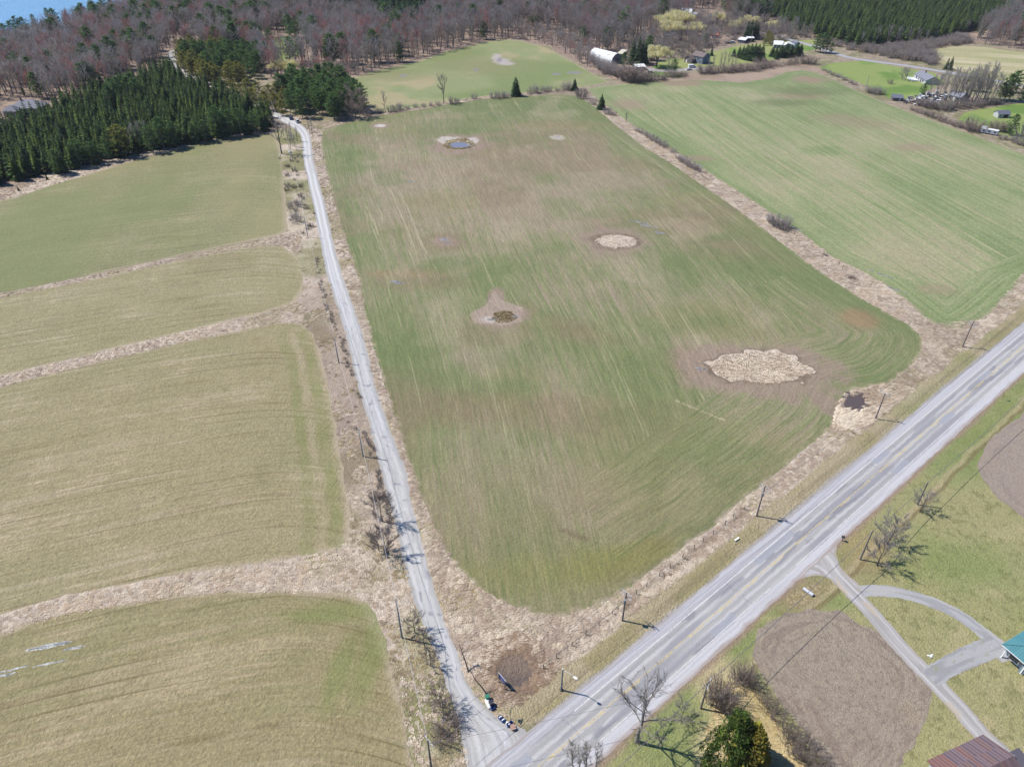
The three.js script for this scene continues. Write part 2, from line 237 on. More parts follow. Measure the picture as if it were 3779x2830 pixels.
  if (d > 5) { const jx = x + (fbm(x * 0.35, z * 0.35, 2) - 0.5) * 5, jz = z + (fbm(x * 0.35 + 9, z * 0.35, 2) - 0.5) * 5, rd = inside(BIG, jx, jz) ? 1 : 0; mixc(o, 124, 108, 88, 0.75 * (1 - rd) * max(sstep(2.2, 0.3, lineDist(BIG, jx, jz, true)), sstep(1.6, 0.3, abs(hypot((x - RP[0]) / 1.3, z - RP[1]) - 6.4 - (mid - 0.5) * 4))) * vn(x * 0.8, z * 0.8) * 1.3); mixc(o, 226, 208, 188, 0.9 * max(rd, blob(x, z, 40.67, -256.8, 7.2, 5.6, 0, 0.15))); mixc(o, 150, 134, 96, 0.8 * blob(x, z, -2.41, -200.3, 3.6, 3.2, 0, 0.3)); }
  // pale silt
  const silt = max(blob(x, z, -33.28, -381, 7, 6, 0, 0.25) * 0.8, blob(x, z, -21.4, -377.9, 4, 7, 0, 0.25) * 0.9, blob(x, z, -73.23, -406.2, 3, 3, 0, 0.3), blob(x, z, 24.43, -384.9, 4, 4, 0, 0.4) * 0.7, blob(x, z, -6.87, -198.32, 3, 2, 0, 0.4) * 0.6);
  mixc(o, 222, 214, 204, silt);
  // pale streaks left by the drill
  mixc(o, 205, 192, 156, sstep(0.7, 0.9, vn(p * 0.55 + 31, along * 0.012)) * sstep(0.55, 0.75, fine) * 0.5 * (1 - till));
  mixc(o, 128, 120, 66, blob(x, z, 27.49, -100.71, 9, 2.6, -38, 0.5) * 0.7); mixc(o, 150, 150, 66, blob(x, z, 21.92, -99.47, 14, 3.5, -10, 0.6) * 0.6); mixc(o, 116, 96, 76, max(blob(x, z, 12.47, -107.84, 2.2, 0.7, 22, 0.5), blob(x, z, 15.11, -106.24, 2, 0.6, 20, 0.5)) * 0.7);
  mixc(o, 150, 140, 100, sstep(-150, -105, z) * 0.5 * sstep(0.2, 0.7, mid + 0.2)); { const c = vn(p * 2.6 + 3, along * 0.22) + 0.7 * vn(p * 5.2, along * 0.5) - 0.85 + (vn(x * 2.4, z * 2.4) - 0.5) * 0.6, q = 1 + c * 0.11; o[0] *= q; o[1] *= q; o[2] *= q; }
  mixc(o, 104, 120, 68, 0.4 * gs * sstep(0.62, 0.85, vn(p * 3.9 + 40, along * 0.09)) * (1 - till)); mixc(o, 200, 184, 156, 0.35 * (1 - gs) * sstep(0.62, 0.85, vn(p * 4.3 + 90, along * 0.08)) * (1 - till));
  mixc(o, 106, 110, 66, sstep(2.2, 0.2, d) * 0.25 * vn(x * 0.3, z * 0.3));
  mixc(o, 196, 178, 152, sstep(1.2, -0.4, d + (fbm(x * 0.6, z * 0.6, 2) - 0.5) * 2.4) * 0.8);
  grain(o, 0.2);
}, { tile: 20, bump: 0.16 });

// right-hand field
const RIGHT = [48.3,-483.4, 55.64,-491.5, 74.54,-497.5, 97.12,-504.8, 122.62,-508.5, 136.06,-506, 151.84,-501.1, 173.14,-511, 191.68,-530.5, 204.8,-535.9, 211.3,-526.5, 216.4,-509.7, 220.9,-481.1, 228.1,-449, 237.1,-420.3, 248.2,-390.4, 258,-359, 268.6,-332.6, 284.3,-286.7, 247,-237.5, 201.7,-235.7, 179.31,-222.6, 165.65,-210.3, 155.01,-200.6, 145.46,-193.24, 139.04,-192.13, 134.93,-195.47, 132.36,-209.7, 130.39,-222, 126.4,-230.3, 119.23,-243.6, 115.63,-261.5, 110.85,-275.7, 101.54,-305.9, 92.92,-332, 84.5,-356.9, 76.72,-380.2, 67.84,-404.5, 61.39,-425.8, 56.28,-446, 51.23,-466.7];
land('crop_field', 'pale green right-hand field of young crop drilled in straight lines beyond the shrubby strip', 0.03, RIGHT, -12, 0.24, (x, z, u, v, d, o) => {
  const big = fbm(x * 0.014 + 30, z * 0.014, 3), mid = fbm(x * 0.06, z * 0.06 + 8, 2);
  let p = v + (fbm(x * 0.02, z * 0.02 + 5, 2) - 0.5) * 2, along = u; if (d < 14) { p = d + 300; along = (u + v) * 0.7; }
  const streak = fbm(p * 0.55, along * 0.016, 3), rows = vn(p * 2.2, along * 0.02), fine = vn(p * 6, along * 0.4), tram = abs((p * 0.19 + 400) % 1 - 0.5) * 10.4;
  let g = 0.55 + (big - 0.5) * 0.9 + (streak - 0.5) * 0.8 + (mid - 0.5) * 0.4 + (rows - 0.5) * 0.5 + 0.22 * sstep(0.5, 0.2, tram) * vn(p * 0.3, along * 0.01) + (fine - 0.5) * 0.2;
  g += 0.35 * blob(x, z, 177.49, -310.3, 14, 30, 0, 0.7) + 0.5 * blob(x, z, 158.22, -363.2, 10, 8, 0, 0.6) + 0.3 * blob(x, z, 189.11, -434.2, 26, 30, 0, 0.8) + 0.3 * sstep(20, 4, d) + 0.4 * blob(x, z, 188.93, -249.1, 14, 20, 0, 0.7) - 0.25 * blob(x, z, 145.04, -241.3, 26, 16, 0, 0.7);
  put(o, 182, 176, 136); mixc(o, 158, 168, 116, sstep(0.15, 0.65, g)); mixc(o, 132, 150, 92, sstep(0.6, 1, g) * 0.75);
  { const c = vn(p * 3.6, along * 0.12) + vn(x * 1.6, z * 1.6) - 1, q = 1 + c * 0.12; o[0] *= q; o[1] *= q; o[2] *= q; }
  const low = max(blob(x, z, 201.1, -508.5, 12, 9, 0, 0.5), 0.8 * blob(x, z, 180.97, -467.8, 16, 8, 0, 0.6), 0.6 * blob(x, z, 193.58, -414, 20, 12, 30, 0.6), 0.7 * blob(x, z, 208.4, -369, 10, 7, 0, 0.6), blob(x, z, 111.65, -499.9, 14, 8, 0, 0.35), 0.8 * blob(x, z, 71.17, -449, 9, 12, 0, 0.6), 0.8 * blob(x, z, 91.62, -352.1, 8, 4, 0, 0.6), 0.5 * blob(x, z, 147.71, -218.3, 7, 4, 0, 0.5));
  mixc(o, 172, 146, 124, low * 0.8); mixc(o, 112, 124, 76, max(blob(x, z, 189.38, -480, 24, 12, 0, 0.6), blob(x, z, 164.56, -452, 16, 8, 0, 0.6)) * 0.5);
  mixc(o, 190, 172, 148, sstep(2, -0.4, d + (fbm(x * 0.4, z * 0.4, 2) - 0.5) * 3) * 0.8);
  grain(o, 0.15);
}, { tile: 22, bump: 0.14, seed: 9 });

// tilled headland and track on the far side of the right-hand field
land('bare_headland', 'bare tan headland curving along the far edge of the right-hand field', 0.025, [68.85,-501.1, 92.66,-516.1, 119.39,-523.8, 145.56,-526.5, 173.45,-534.5, 194.79,-551.3, 212.9,-555.6, 221.8,-542.8, 217.4,-521.2, 206.8,-537.2, 191.68,-530.5, 173.87,-513.5, 151.22,-498.7, 133.4,-501.1, 115.43,-503.5, 96.12,-498.7], 0, 0.35, (x, z, u, v, d, o) => { put(o, 188, 166, 144); mixc(o, 168, 146, 124, sstep(0.4, 0.7, fbm(x * 0.06, z * 0.06, 3))); grain(o, 0.16); }, { bump: 0.2 });

// pasture between the wood and the middle field
const BACK = [-108.2,-501.1, -106.13,-517.3, -98.53,-529.1, -84.63,-545.6, -69.64,-560, -51.83,-592.4, -38.64,-610.8, -21.03,-631.9, -2.28,-639.2, 9.04,-633.7, 26.91,-609, 42.4,-567.4, 55.67,-525.2, 65.16,-501.1, 49.59,-491.5, 40.19,-486.9, 27.97,-482.3, 15.94,-477.7, 1.16,-470, -10.4,-465.7, -21.83,-462.5, -36.98,-453.1, -50.15,-443, -64.55,-436.2, -77.79,-433.3, -85.69,-440, -94.52,-459.3, -102.75,-481.1];
land('pasture', 'rounded green pasture between the bare wood and the middle field', 0.03, BACK, -10, 0.4, (x, z, u, v, d, o) => {
  const big = fbm(x * 0.02 + 7, z * 0.02, 3), mid = fbm(x * 0.07, z * 0.07, 3);
  put(o, 158, 168, 112); mixc(o, 190, 178, 134, sstep(0.48, 0.72, mid * 0.6 + big * 0.4)); mixc(o, 136, 152, 88, sstep(0.55, 0.3, big) * 0.7);
  mixc(o, 176, 156, 122, max(blob(x, z, -22.01, -551.3, 30, 30, 0, 0.7), blob(x, z, -77.7, -517.3, 30, 14, 0, 0.7)) * 0.35);
  mixc(o, 206, 196, 190, max(blob(x, z, -11.42, -575, 4, 12, 0, 0.4), blob(x, z, -7.13, -562.9, 6, 11, 0, 0.4), blob(x, z, -4.37, -555.6, 6, 6, 0, 0.4)) * 0.9); mixc(o, 156, 152, 160, max(blob(x, z, -9.23, -567.4, 2, 9, 0, 0.4), blob(x, z, -25.39, -535.9, 2, 5, 0, 0.4), blob(x, z, -74.38, -518.6, 3, 4, 0, 0.4), blob(x, z, 30.97, -523.8, 3, 3, 0, 0.4), blob(x, z, 43.05, -527.8, 6, 4, 0, 0.4)) * 0.8);
  mixc(o, 196, 178, 148, sstep(2.5, 0, d + (mid - 0.5) * 4) * 0.7); grain(o, 0.14);
}, { bump: 0.2, seed: 12 });

// hay fields west of the gravel road
const hay = (base, green, straw, dark, k) => (x, z, u, v, d, o) => {
  const big = fbm(x * 0.022 + k * 9, z * 0.022, 3), mid = fbm(x * 0.08, z * 0.08 + k, 3), turn = max(0, v + 30 - k * 2);
  const p = u + (fbm(x * 0.02, z * 0.02 + k, 2) - 0.5) * 2.4 + 0.0125 * turn * turn + (k > 3 ? 0.0016 * (v + 60) * (v + 60) : 0.0006 * (v + 60) * (v + 60)), along = v - turn * 0.3; // swathes run across the lot and swing round at the road end
  const sw = fbm(p * 0.5, along * 0.022 + k, 2), band = vn(p * 1.2, along * 0.03), fine = vn(p * 3.2, along * 0.16), hair = vn(p * 5.5, along * 0.3 + 7), line = abs((p * 0.31 + 50 + 0.12 * vn(along * 0.05, p * 0.3)) % 1 - 0.5) / 0.31;
  put(o, base[0], base[1], base[2]); mixc(o, green[0], green[1], green[2], sstep(0.45, 0.78, big * 0.6 + sw * 0.45) * 0.55);
  mixc(o, straw[0], straw[1], straw[2], sstep(0.52, 0.8, sw * 0.55 + band * 0.3 + mid * 0.25) * 0.7); mixc(o, dark[0], dark[1], dark[2], sstep(0.62, 0.86, band * 0.45 + sw * 0.2 + (1 - mid) * 0.4) * 0.6);
  mixc(o, straw[0] + 8, straw[1] + 6, straw[2] + 6, sstep(0.66, 0.9, fine * 0.6 + mid * 0.45) * 0.75); mixc(o, dark[0] - 12, dark[1] - 12, dark[2] - 10, sstep(0.28, 0.08, line) * sstep(0.4, 0.8, vn(along * 0.04 + k, p * 0.2)) * 0.55);
  mixc(o, dark[0], dark[1], dark[2], sstep(0.58, 0.85, hair) * 0.3); const q = 1 + (vn(x * 2.6, z * 2.6) - 0.5) * 0.14; o[0] *= q; o[1] *= q; o[2] *= q;
  mixc(o, 206, 188, 164, sstep(1.6, -0.6, d + (mid - 0.5) * 3) * 0.75); grain(o, 0.2);
};
const L1 = [-238.6,-281.9, -228.6,-294.3, -218.4,-301, -209.9,-315.9, -198.26,-331.4, -190.74,-344.1, -176.87,-360.4, -161.66,-377.2, -150.03,-386.5, -137,-392.9, -129.19,-393.7, -121.74,-374.9, -114.06,-350, -105.83,-321.7, -99.07,-299.5, -93.39,-279.5, -89.7,-267.1, -91.78,-262.3, -100.3,-257.7, -108.01,-253.5, -122.89,-245.5, -136.78,-237.2, -150.15,-229.6, -162.92,-222.3, -175.49,-216, -190.43,-207.2];
land('hay_field', 'olive green hay field in front of the spruce plantation', 0.03, L1, -18, 0.22, (() => { const f = hay([158, 155, 110], [140, 147, 92], [180, 170, 130], [130, 128, 88], 1); return (x, z, u, v, d, o) => { f(x, z, u, v, 99, o); const q = fbm(x * 0.03, z * 0.012 + 4, 3); mixc(o, 134, 146, 84, sstep(0.45, 0.7, q) * 0.5); mixc(o, 172, 164, 116, sstep(0.5, 0.3, q) * 0.5); mixc(o, 198, 180, 152, sstep(2, -0.6, d + (q - 0.5) * 5) * 0.75); }; })(), { seed: 21, bump: 0.2 });
const L2 = [-192.66,-203.6, -173.45,-212.5, -148.34,-225.7, -121.33,-241.3, -106.6,-249.1, -97.08,-252.7, -88.19,-252.7, -82.25,-245.9, -77.37,-235.7, -73.68,-225, -72.04,-216, -72.4,-209.7, -82.5,-201.5, -102.92,-191.31, -126.03,-178.52, -147.24,-167.07, -163.01,-158.68];
land('hay_field', 'narrow straw coloured hay field, second back of the four west of the gravel road', 0.03, L2, -18, 0.18, hay([174, 164, 122], [154, 153, 106], [196, 184, 150], [142, 130, 90], 2), { seed: 22, bump: 0.2 });
const R3 = [-62.4,-189.41, -57.7,-179.01, -52.19,-162.59, -45.57,-142.34, -39.41,-122.29, -36.33,-111.96, -35.99,-106.77];
const L3 = [-163.9,-152.44, -144.28,-161.93, -123.6,-173.38, -98.27,-186.47, -75.09,-196.32, -67.53,-195.76, -62.4,-189.41, -57.7,-179.01, -52.19,-162.59, -45.57,-142.34, -39.41,-122.29, -36.33,-111.96, -35.99,-106.77, -37.09,-103.5, -40.32,-102.22, -53.3,-98.97, -67.98,-96.43, -81.06,-93.38, -91.85,-90.43, -100.76,-86.5, -115.17,-80.91];
land('hay_field', 'large straw coloured hay field, third of the four west of the gravel road', 0.03, L3, -18, 0.13, (() => { const f = hay([175, 163, 122], [156, 152, 106], [200, 184, 152], [141, 127, 86], 3); return (x, z, u, v, d, o) => { f(x, z, u, v, d, o); if (v > -26) { const e = lineDist(R3, x, z) + (fbm(x * 0.2, z * 0.2, 2) - 0.5) * 1.4; mixc(o, 138, 146, 84, max(sstep(1.2, 2.4, e) * sstep(5.2, 4, e), sstep(7.2, 8, e) * sstep(11, 9.4, e)) * 0.4 * fbm(x * 0.3, z * 0.15, 2) * 1.6); mixc(o, 204, 188, 160, sstep(5, 5.6, e) * sstep(7.4, 6.6, e) * 0.3 * sstep(0.3, 0.6, fbm(x * 0.12, z * 0.12, 2))); } }; })(), { seed: 23, bump: 0.22 });
const L4 = [-117.13,-76.24, -98.41,-82.43, -88.91,-86.5, -74.8,-89.76, -58.87,-92.12, -42.85,-92.01, -32.94,-91.78, -29.25,-89.32, -26.1,-85.01, -23.47,-79.13, -21.41,-73.44, -18.87,-66.44, -16.13,-57.01, -14.28,-48.01, -97.02,-48.01];
land('hay_field', 'nearest hay field with shallow bright puddles at the left edge of the picture', 0.03, L4, -18, 0.11, (() => { const f = hay([171, 158, 116], [152, 149, 100], [196, 178, 142], [134, 120, 78], 4); return (x, z, u, v, d, o) => { f(x, z, u, v, d, o); mixc(o, 136, 148, 80, 0.5 * max(blob(x, z, -25.62, -80.61, 2.6, 12, 10, 0.6), blob(x, z, -31.68, -87.35, 9, 2, 0, 0.6), blob(x, z, -31.69, -73.44, 2, 8, 10, 0.6), blob(x, z, -36.49, -86.28, 8, 1.6, 0, 0.6))); }; })(), { seed: 24, bump: 0.22 });

// verges
const GRAVEL = [-139.32,-430.4, -135.65,-425.8, -131.02,-420.3, -126,-414, -120.89,-407.1, -116.04,-398.6, -112.59,-390.4, -109.04,-379.5, -105.82,-368.3, -100.57,-350, -93.93,-327.7, -87.22,-308.1, -78.63,-279.5, -70.01,-249.1, -63.41,-226.8, -59.6,-219, -52.9,-198.32, -49.23,-188.6, -41.44,-163.25, -35.47,-146.32, -31.04,-133.91, -28.21,-125.6, -26.12,-117.88, -23.35,-109.06, -19.41,-96.08, -15.35,-84.91, -12,-77.38, -9.91,-71.55];
const roadEast = [-135.58,-428.6, -129.36,-422.1, -121.64,-412.3, -115.24,-402.8, -109.85,-390.4, -105.08,-374.9, -98.29,-350, -89.37,-321.7, -80.59,-294.3, -71.64,-265.8, -62.5,-235.7, -54.91,-213.5, -46.48,-188.6, -38.95,-163.25, -33.02,-146.32, -28.15,-133.91, -25.2,-125.6, -23.54,-117.88, -20.88,-109.06, -16.91,-96.08, -13.18,-84.91, -10.02,-77.38, -7.91,-71.55, -5.4,-68.57, -2.9,-66.03, -0.48,-64.3];
const roadWest = [-140.18,-427.6, -134.49,-419.4, -125.46,-408.8, -118.32,-398.6, -113.96,-388.8, -109.91,-374.9, -103.32,-350, -93.83,-318.8, -84.64,-289.2, -74.95,-257.2, -66.77,-230.3, -60.73,-213.5, -51.97,-188.6, -43.93,-163.25, -38.04,-146.32, -34.06,-133.91, -31.22,-125.6, -28.75,-117.88, -25.82,-109.06, -21.91,-96.08, -17.6,-84.91, -14.07,-77.38, -11.83,-71.55, -9.5,-66.19, -7.19,-57.01];
const rev = (l) => { const o = []; for (let i = l.length - 2; i >= 0; i -= 2) o.push(l[i], l[i + 1]); return o; };
const shift = (l, dx) => l.map((q, i) => i % 2 ? q : q + dx);
const dry = (o, x, z, k) => { const a = fbm(x * 0.16 + k, z * 0.16, 3), b = fbm(x * 0.8, z * 0.35, 2); put(o, 232, 214, 190); mixc(o, 206, 187, 168, sstep(0.45, 0.75, a)); mixc(o, 240, 224, 206, sstep(0.5, 0.8, b) * 0.6); mixc(o, 182, 162, 144, sstep(0.62, 0.9, 1 - b) * 0.5); };
land('grass_verge', 'verge of long bleached grass between the middle field, gravel road and highway', 0.01, [...shift(roadEast, -1), ...[1.19,-64.13, 3.5,-64.22], ...hw(17, -1.5), ...hw(60, -1.5), ...hw(110, -1.5), ...hw(165, -1.5), ...hw(215, -1.5), ...hw(300, -1.5), ...hw(300, -22), ...[153.02,-198.32, 135.22,-195.47, 127.41,-191.31, 118.13,-177.03, 104.49,-164.14, 94.03,-160.84, 88.21,-155.52, 85.04,-148.45, 71.62,-135.48, 59.27,-124.64, 48.24,-115.53, 37.85,-105.84, 26.47,-97.03, 17.16,-90.65, 7.73,-88.22, 0.37,-90.09, -8.31,-97.03, -12.04,-102.6, -18.23,-116.26, -25.3,-136.36, -34.65,-166.39, -47.15,-207.2, -64.44,-265.8, -80.94,-315.9, -93.65,-367.5, -98.53,-388.8, -105.63,-398.6, -124.25,-423]], -18, 0.19, (x, z, u, v, d, o) => {
  dry(o, x, z, 1);
  const h = -hoff(x, z), n = fbm(x * 0.12, z * 0.12 + 3, 3);
  const mown = sstep(7.6, 6.2, h + (n - 0.5) * 3) ; mixc(o, 196, 180, 144, mown); mixc(o, 178, 166, 120, mown * sstep(0.45, 0.7, n)); mixc(o, 150, 154, 94, mown * 0.6 * sstep(0.5, 0.7, fbm(x * 0.07 + 5, z * 0.07, 2)));
  mixc(o, 150, 136, 102, 0.6 * sstep(0.9, 0.3, abs(h - 4.4)) * vn(x * 0.1, z * 0.1)); mixc(o, 190, 184, 176, sstep(3.1, 2.3, h + (n - 0.5)));
  mixc(o, 176, 166, 116, 0.8 * sstep(0.5, 0.7, fbm(x * 0.09, z * 0.09 + 20, 2)) * (1 - mown));
  mixc(o, 116, 99, 93, max(blob(x, z, 0.08, -74.55, 4.6, 4.2, 0, 0.35) * 0.9)); mixc(o, 166, 142, 120, 0.6 * blob(x, z, 1.64, -77.67, 6.5, 4, 0, 0.4));
  mixc(o, 84, 72, 66, blob(x, z, 93.69, -154.9, 3.4, 5, 20, 0.4) * 0.8); mixc(o, 226, 208, 184, 0.5 * blob(x, z, 104.62, -159.76, 9, 7, 0, 0.6)); mixc(o, 120, 100, 84, 0.7 * sstep(1.1, 0.2, abs(h - 9.5 + n * 2)) * sstep(0, 0.4, blob(x, z, 101.89, -147.48, 14, 14, 0, 0.6)));
  mixc(o, 190, 160, 118, 0.4 * blob(x, z, -9.54, -92.92, 7, 4, 0, 0.6));
  grain(o, 0.22);
}, { seed: 31, bump: 0.3, tile: 14 });
land('grass_verge', 'scrubby verge of flattened dry grass along the west side of the gravel road', 0.01, [...[-131.17,-394.5, -128.55,-397, -119.34,-402.8], ...shift(roadWest.slice(8), 1), ...[-6.75,-48.01, -16.05,-48.01, -17.58,-57.75, -20.64,-66.44, -22.97,-74.36, -25.1,-80.11, -27.84,-86.28, -33.67,-90.65, -36.42,-102.6, -38.2,-111.96, -43.99,-130.34, -54.03,-160.84, -62.34,-185.94, -71.13,-198.32, -76.5,-220, -78.28,-233.9, -90.77,-249.1, -94.69,-263.6, -95.8,-274.8, -107.08,-315.9, -122.65,-367.5]], -18, 0.17, (x, z, u, v, d, o) => {
  dry(o, x, z, 4); const n = fbm(x * 0.1, z * 0.1 + 9, 3);
  mixc(o, 158, 146, 106, sstep(0.42, 0.65, n) * 0.7); mixc(o, 146, 148, 92, sstep(0.5, 0.72, fbm(x * 0.06, z * 0.06 + 2, 2)) * 0.6); mixc(o, 152, 130, 112, sstep(-250, -180, z) * sstep(-100, -140, z) * 0.45);
  mixc(o, 148, 150, 94, sstep(-240, -300, z) * 0.55 * sstep(0.3, 0.6, n));
  grain(o, 0.24);
}, { seed: 32, bump: 0.3, tile: 14 });
land('hedgerow_strip', 'strip of pale dead grass between the middle field and the right-hand field', 0.014, [-101.36,-390.4, -104.97,-400.3, -91.6,-419.4, -77.37,-430.4, -57.07,-443, -34.49,-458.2, -13.37,-468.9, 9.98,-474.4, 27.97,-482.3, 43.37,-489.2, 54.53,-480, 59.4,-449, 65.29,-424.9, 79.55,-382.6, 86.96,-357.6, 94.97,-331.4, 103.31,-304.8, 112.47,-274.8, 117.16,-260.6, 120.68,-242.8, 127.73,-230.3, 131.72,-221.3, 133.5,-208.7, 135.69,-194.91, 140.66,-191.58, 145.64,-189.95, 133.68,-183.33, 126.39,-185.94, 125.6,-193.79, 117.38,-210.3, 107.71,-237.5, 97.57,-275.7, 83.76,-319.4, 68.78,-360.4, 53.63,-415.8, 43.96,-452, 37.91,-462.5, 9.77,-462.5, -33.71,-446, -75.72,-419.4, -89.69,-408.8], -18, 0.28, (x, z, u, v, d, o) => { dry(o, x, z, 8); mixc(o, 168, 168, 108, 0.6 * sstep(2.4, 0.6, d) * sstep(0.45, 0.7, fbm(x * 0.08, z * 0.08, 2))); grain(o, 0.2); }, { seed: 33, bump: 0.3, tile: 14 });
for (const [pts, word] of [[[-195.05,-207.2, -175.11,-215.4, -149.82,-228.9, -122.6,-244.8, -107.75,-252.7, -92.4,-261.9, -86.26,-266.7, -83.73,-262.3, -80.29,-253.1, -81.49,-247.1, -87.2,-252.3, -97.2,-253.1, -121.19,-240.9, -148.01,-225, -172.91,-211.6, -192.07,-202.7], 'thin furrowed strip of dead grass between the two back hay fields'], [[-163.86,-159.97, -148.04,-168.45, -126.86,-180.27, -103.53,-192.96, -82.92,-203, -71.77,-210.3, -68.72,-207.2, -67.39,-198.32, -67.8,-193.79, -74.49,-194.07, -97.33,-183.85, -122.48,-171.01, -142.9,-159.54, -157.29,-150.03], 'strip of pale dead grass between the second and third hay fields'], [[-116.14,-82.32, -101.57,-87.9, -92.54,-91.78, -81.63,-94.66, -68.42,-97.64, -53.61,-100.09, -40.4,-102.6, -36.21,-104.14, -33.21,-101.34, -31.46,-94.08, -32.31,-90.88, -42.64,-91.1, -58.5,-90.99, -74.29,-88.55, -88.27,-85.22, -97.65,-81.11, -111.99,-76.24], 'wide strip of flattened pale grass between the third and nearest hay fields']])
  land('grass_strip', word, 0.014, pts, -18, 0.17, (x, z, u, v, d, o) => { dry(o, x, z, 14); mixc(o, 158, 150, 98, 0.5 * sstep(0.5, 0.7, fbm(x * 0.1, z * 0.1, 2))); grain(o, 0.2); }, { seed: 34, bump: 0.3, tile: 14 });
land('grass_strip', 'pale dead grass at the foot of the spruce plantation', 0.014, [-237,-279.5, -227.4,-292.2, -217.6,-299.5, -209.3,-314.8, -197.68,-330.1, -190.16,-342.8, -176.32,-359, -161.14,-375.7, -149.53,-384.9, -129.04,-391.3, -131.02,-398.6, -150.78,-388.8, -165.17,-380.2, -180.27,-369, -188.57,-360.4, -197.95,-350, -204.9,-345.4, -216.4,-332.6, -225.3,-324.7, -233.1,-315.9, -253.3,-304.8], -18, 0.3, (x, z, u, v, d, o) => { dry(o, x, z, 19); mixc(o, 150, 126, 106, 0.6 * sstep(0.5, 0.7, fbm(x * 0.08, z * 0.08, 2))); grain(o, 0.2); }, { seed: 35 });

// south of the highway
land('lawn', 'patchy green and straw lawn south of the highway round the ploughed plots', 0.01, [...hw(-40, 7.2), ...hw(-40, 60), ...hw(40, 110), ...hw(230, 120), ...hw(300, 80), ...hw(300, 7.2)], 50.45, 0.16, (x, z, u, v, d, o) => {
  const h = hoff(x, z), big = fbm(x * 0.03 + 3, z * 0.03, 3), mid = fbm(x * 0.14, z * 0.14, 3), f = fbm(x * 0.9, z * 0.9, 2);
  put(o, 176, 171, 118); mixc(o, 146, 157, 90, sstep(0.45, 0.7, big * 0.7 + mid * 0.35)); mixc(o, 202, 186, 142, sstep(0.52, 0.75, mid * 0.7 + (1 - big) * 0.3) * 0.75); mixc(o, 120, 122, 72, sstep(0.58, 0.8, f) * 0.4);
  mixc(o, 144, 154, 90, 0.5 * sstep(15, 12, h) * sstep(9, 11, h) * vn(x * 0.08, z * 0.08));
  mixc(o, 132, 152, 82, 0.5 * max(blob(x, z, 29.21, -61.58, 8, 9, 0, 0.6), blob(x, z, 32.48, -69.87, 3, 5, 30, 0.6), blob(x, z, 43.49, -80.61, 3, 4, 30, 0.6), blob(x, z, 63.6, -90.09, 4, 2.4, 0, 0.6), blob(x, z, 107.59, -130.34, 6, 7, 0, 0.7), blob(x, z, 95.01, -98.85, 10, 6, 0, 0.7)));
  mixc(o, 214, 196, 152, 0.85 * max(blob(x, z, 37.63, -70.75, 5.5, 6, 0, 0.5), blob(x, z, 41.01, -64.79, 5, 9, -25, 0.5), blob(x, z, 44.67, -58.5, 5, 7, -25, 0.5), blob(x, z, 33.58, -58.5, 3, 6, 0, 0.5)));
  mixc(o, 168, 150, 112, 0.8 * max(blob(x, z, 58.85, -91.21, 7, 3, -30, 0.5), 0.8 * blob(x, z, 75.52, -101.34, 5, 8, 40, 0.5))); mixc(o, 182, 164, 112, 0.6 * blob(x, z, 75.03, -105.19, 6, 6, 0, 0.6));
  mixc(o, 138, 116, 80, 0.6 * sstep(0.7, 0.15, abs(h - 15.4 + (mid - 0.5) * 1.6)) * sstep(70, 85, u) ); mixc(o, 200, 180, 142, 0.6 * sstep(0.9, 0.2, abs(h - 14.4 + (mid - 0.5) * 1.6)) * sstep(70, 85, u));
  mixc(o, 172, 146, 126, sstep(10.6, 9.2, h + (mid - 0.5) * 1.5) * 0.8);
  grain(o, 0.2);
}, { seed: 41, bump: 0.22, tile: 16 });
const plough = (o, x, z, d, cx, cz) => { const r = hypot(x - cx, z - cz), t = Math.atan2(z - cz, x - cx), n = fbm(x * 0.4, z * 0.4, 3), f = fbm(x * 1.7, z * 1.7, 2), q = vn(d * 1.5 + n, t * 4); put(o, 190, 174, 152); mixc(o, 174, 158, 136, sstep(0.5, 0.8, n) * 0.5); mixc(o, 140, 122, 110, sstep(0.56, 0.8, f) * 0.4); mixc(o, 152, 134, 122, sstep(0.5, 0.8, vn(d * 2.6 + n * 3, t * 30)) * 0.3); mixc(o, 150, 130, 118, sstep(0.55, 0.8, q) * 0.4 * sstep(9, 3, d)); mixc(o, 190, 172, 140, 0.4 * sstep(0.6, 0.8, fbm(x * 0.12 + 6, z * 0.12, 2))); grain(o, 0.24); };
const PL1 = [45.23,-78.93, 47.66,-82.94, 53.07,-86.07, 58.64,-87.79, 64.45,-87.35, 69.37,-83.66, 72.41,-80.31, 74.86,-77, 75.99,-72.99, 74.51,-68.82, 71.56,-64.79, 67.52,-60.8, 64.02,-58.13, 58.92,-54.12, 54.67,-52.71, 51.76,-54.83, 50.7,-60.02, 48.98,-64.79, 47.33,-68.57, 45.6,-72.54, 44.93,-76.24];
land('ploughed_plot', 'brown ploughed plot with rounded ends in front of the bare brush', 0.02, PL1, 50.45, 0.07, (x, z, u, v, d, o) => { plough(o, x, z, d, 66, -66); }, { seed: 42, bump: 0.2, tile: 7, rag: 0.7 });
land('ploughed_plot', 'tan ploughed plot cut off by the right edge of the picture', 0.02, [142.32,-152.44, 137.41,-150.03, 130.93,-145.55, 122.54,-139.04, 116.68,-132.88, 113.79,-128.68, 112.82,-123.07, 113.2,-117.74, 115.61,-112.24, 124.59,-96.43, 158.88,-130.34, 169.54,-163.03], 50.45, 0.12, (x, z, u, v, d, o) => { plough(o, x, z, d, 130, -125); mixc(o, 190, 172, 158, 0.5); }, { seed: 43, bump: 0.2, tile: 7, rag: 0.7 });
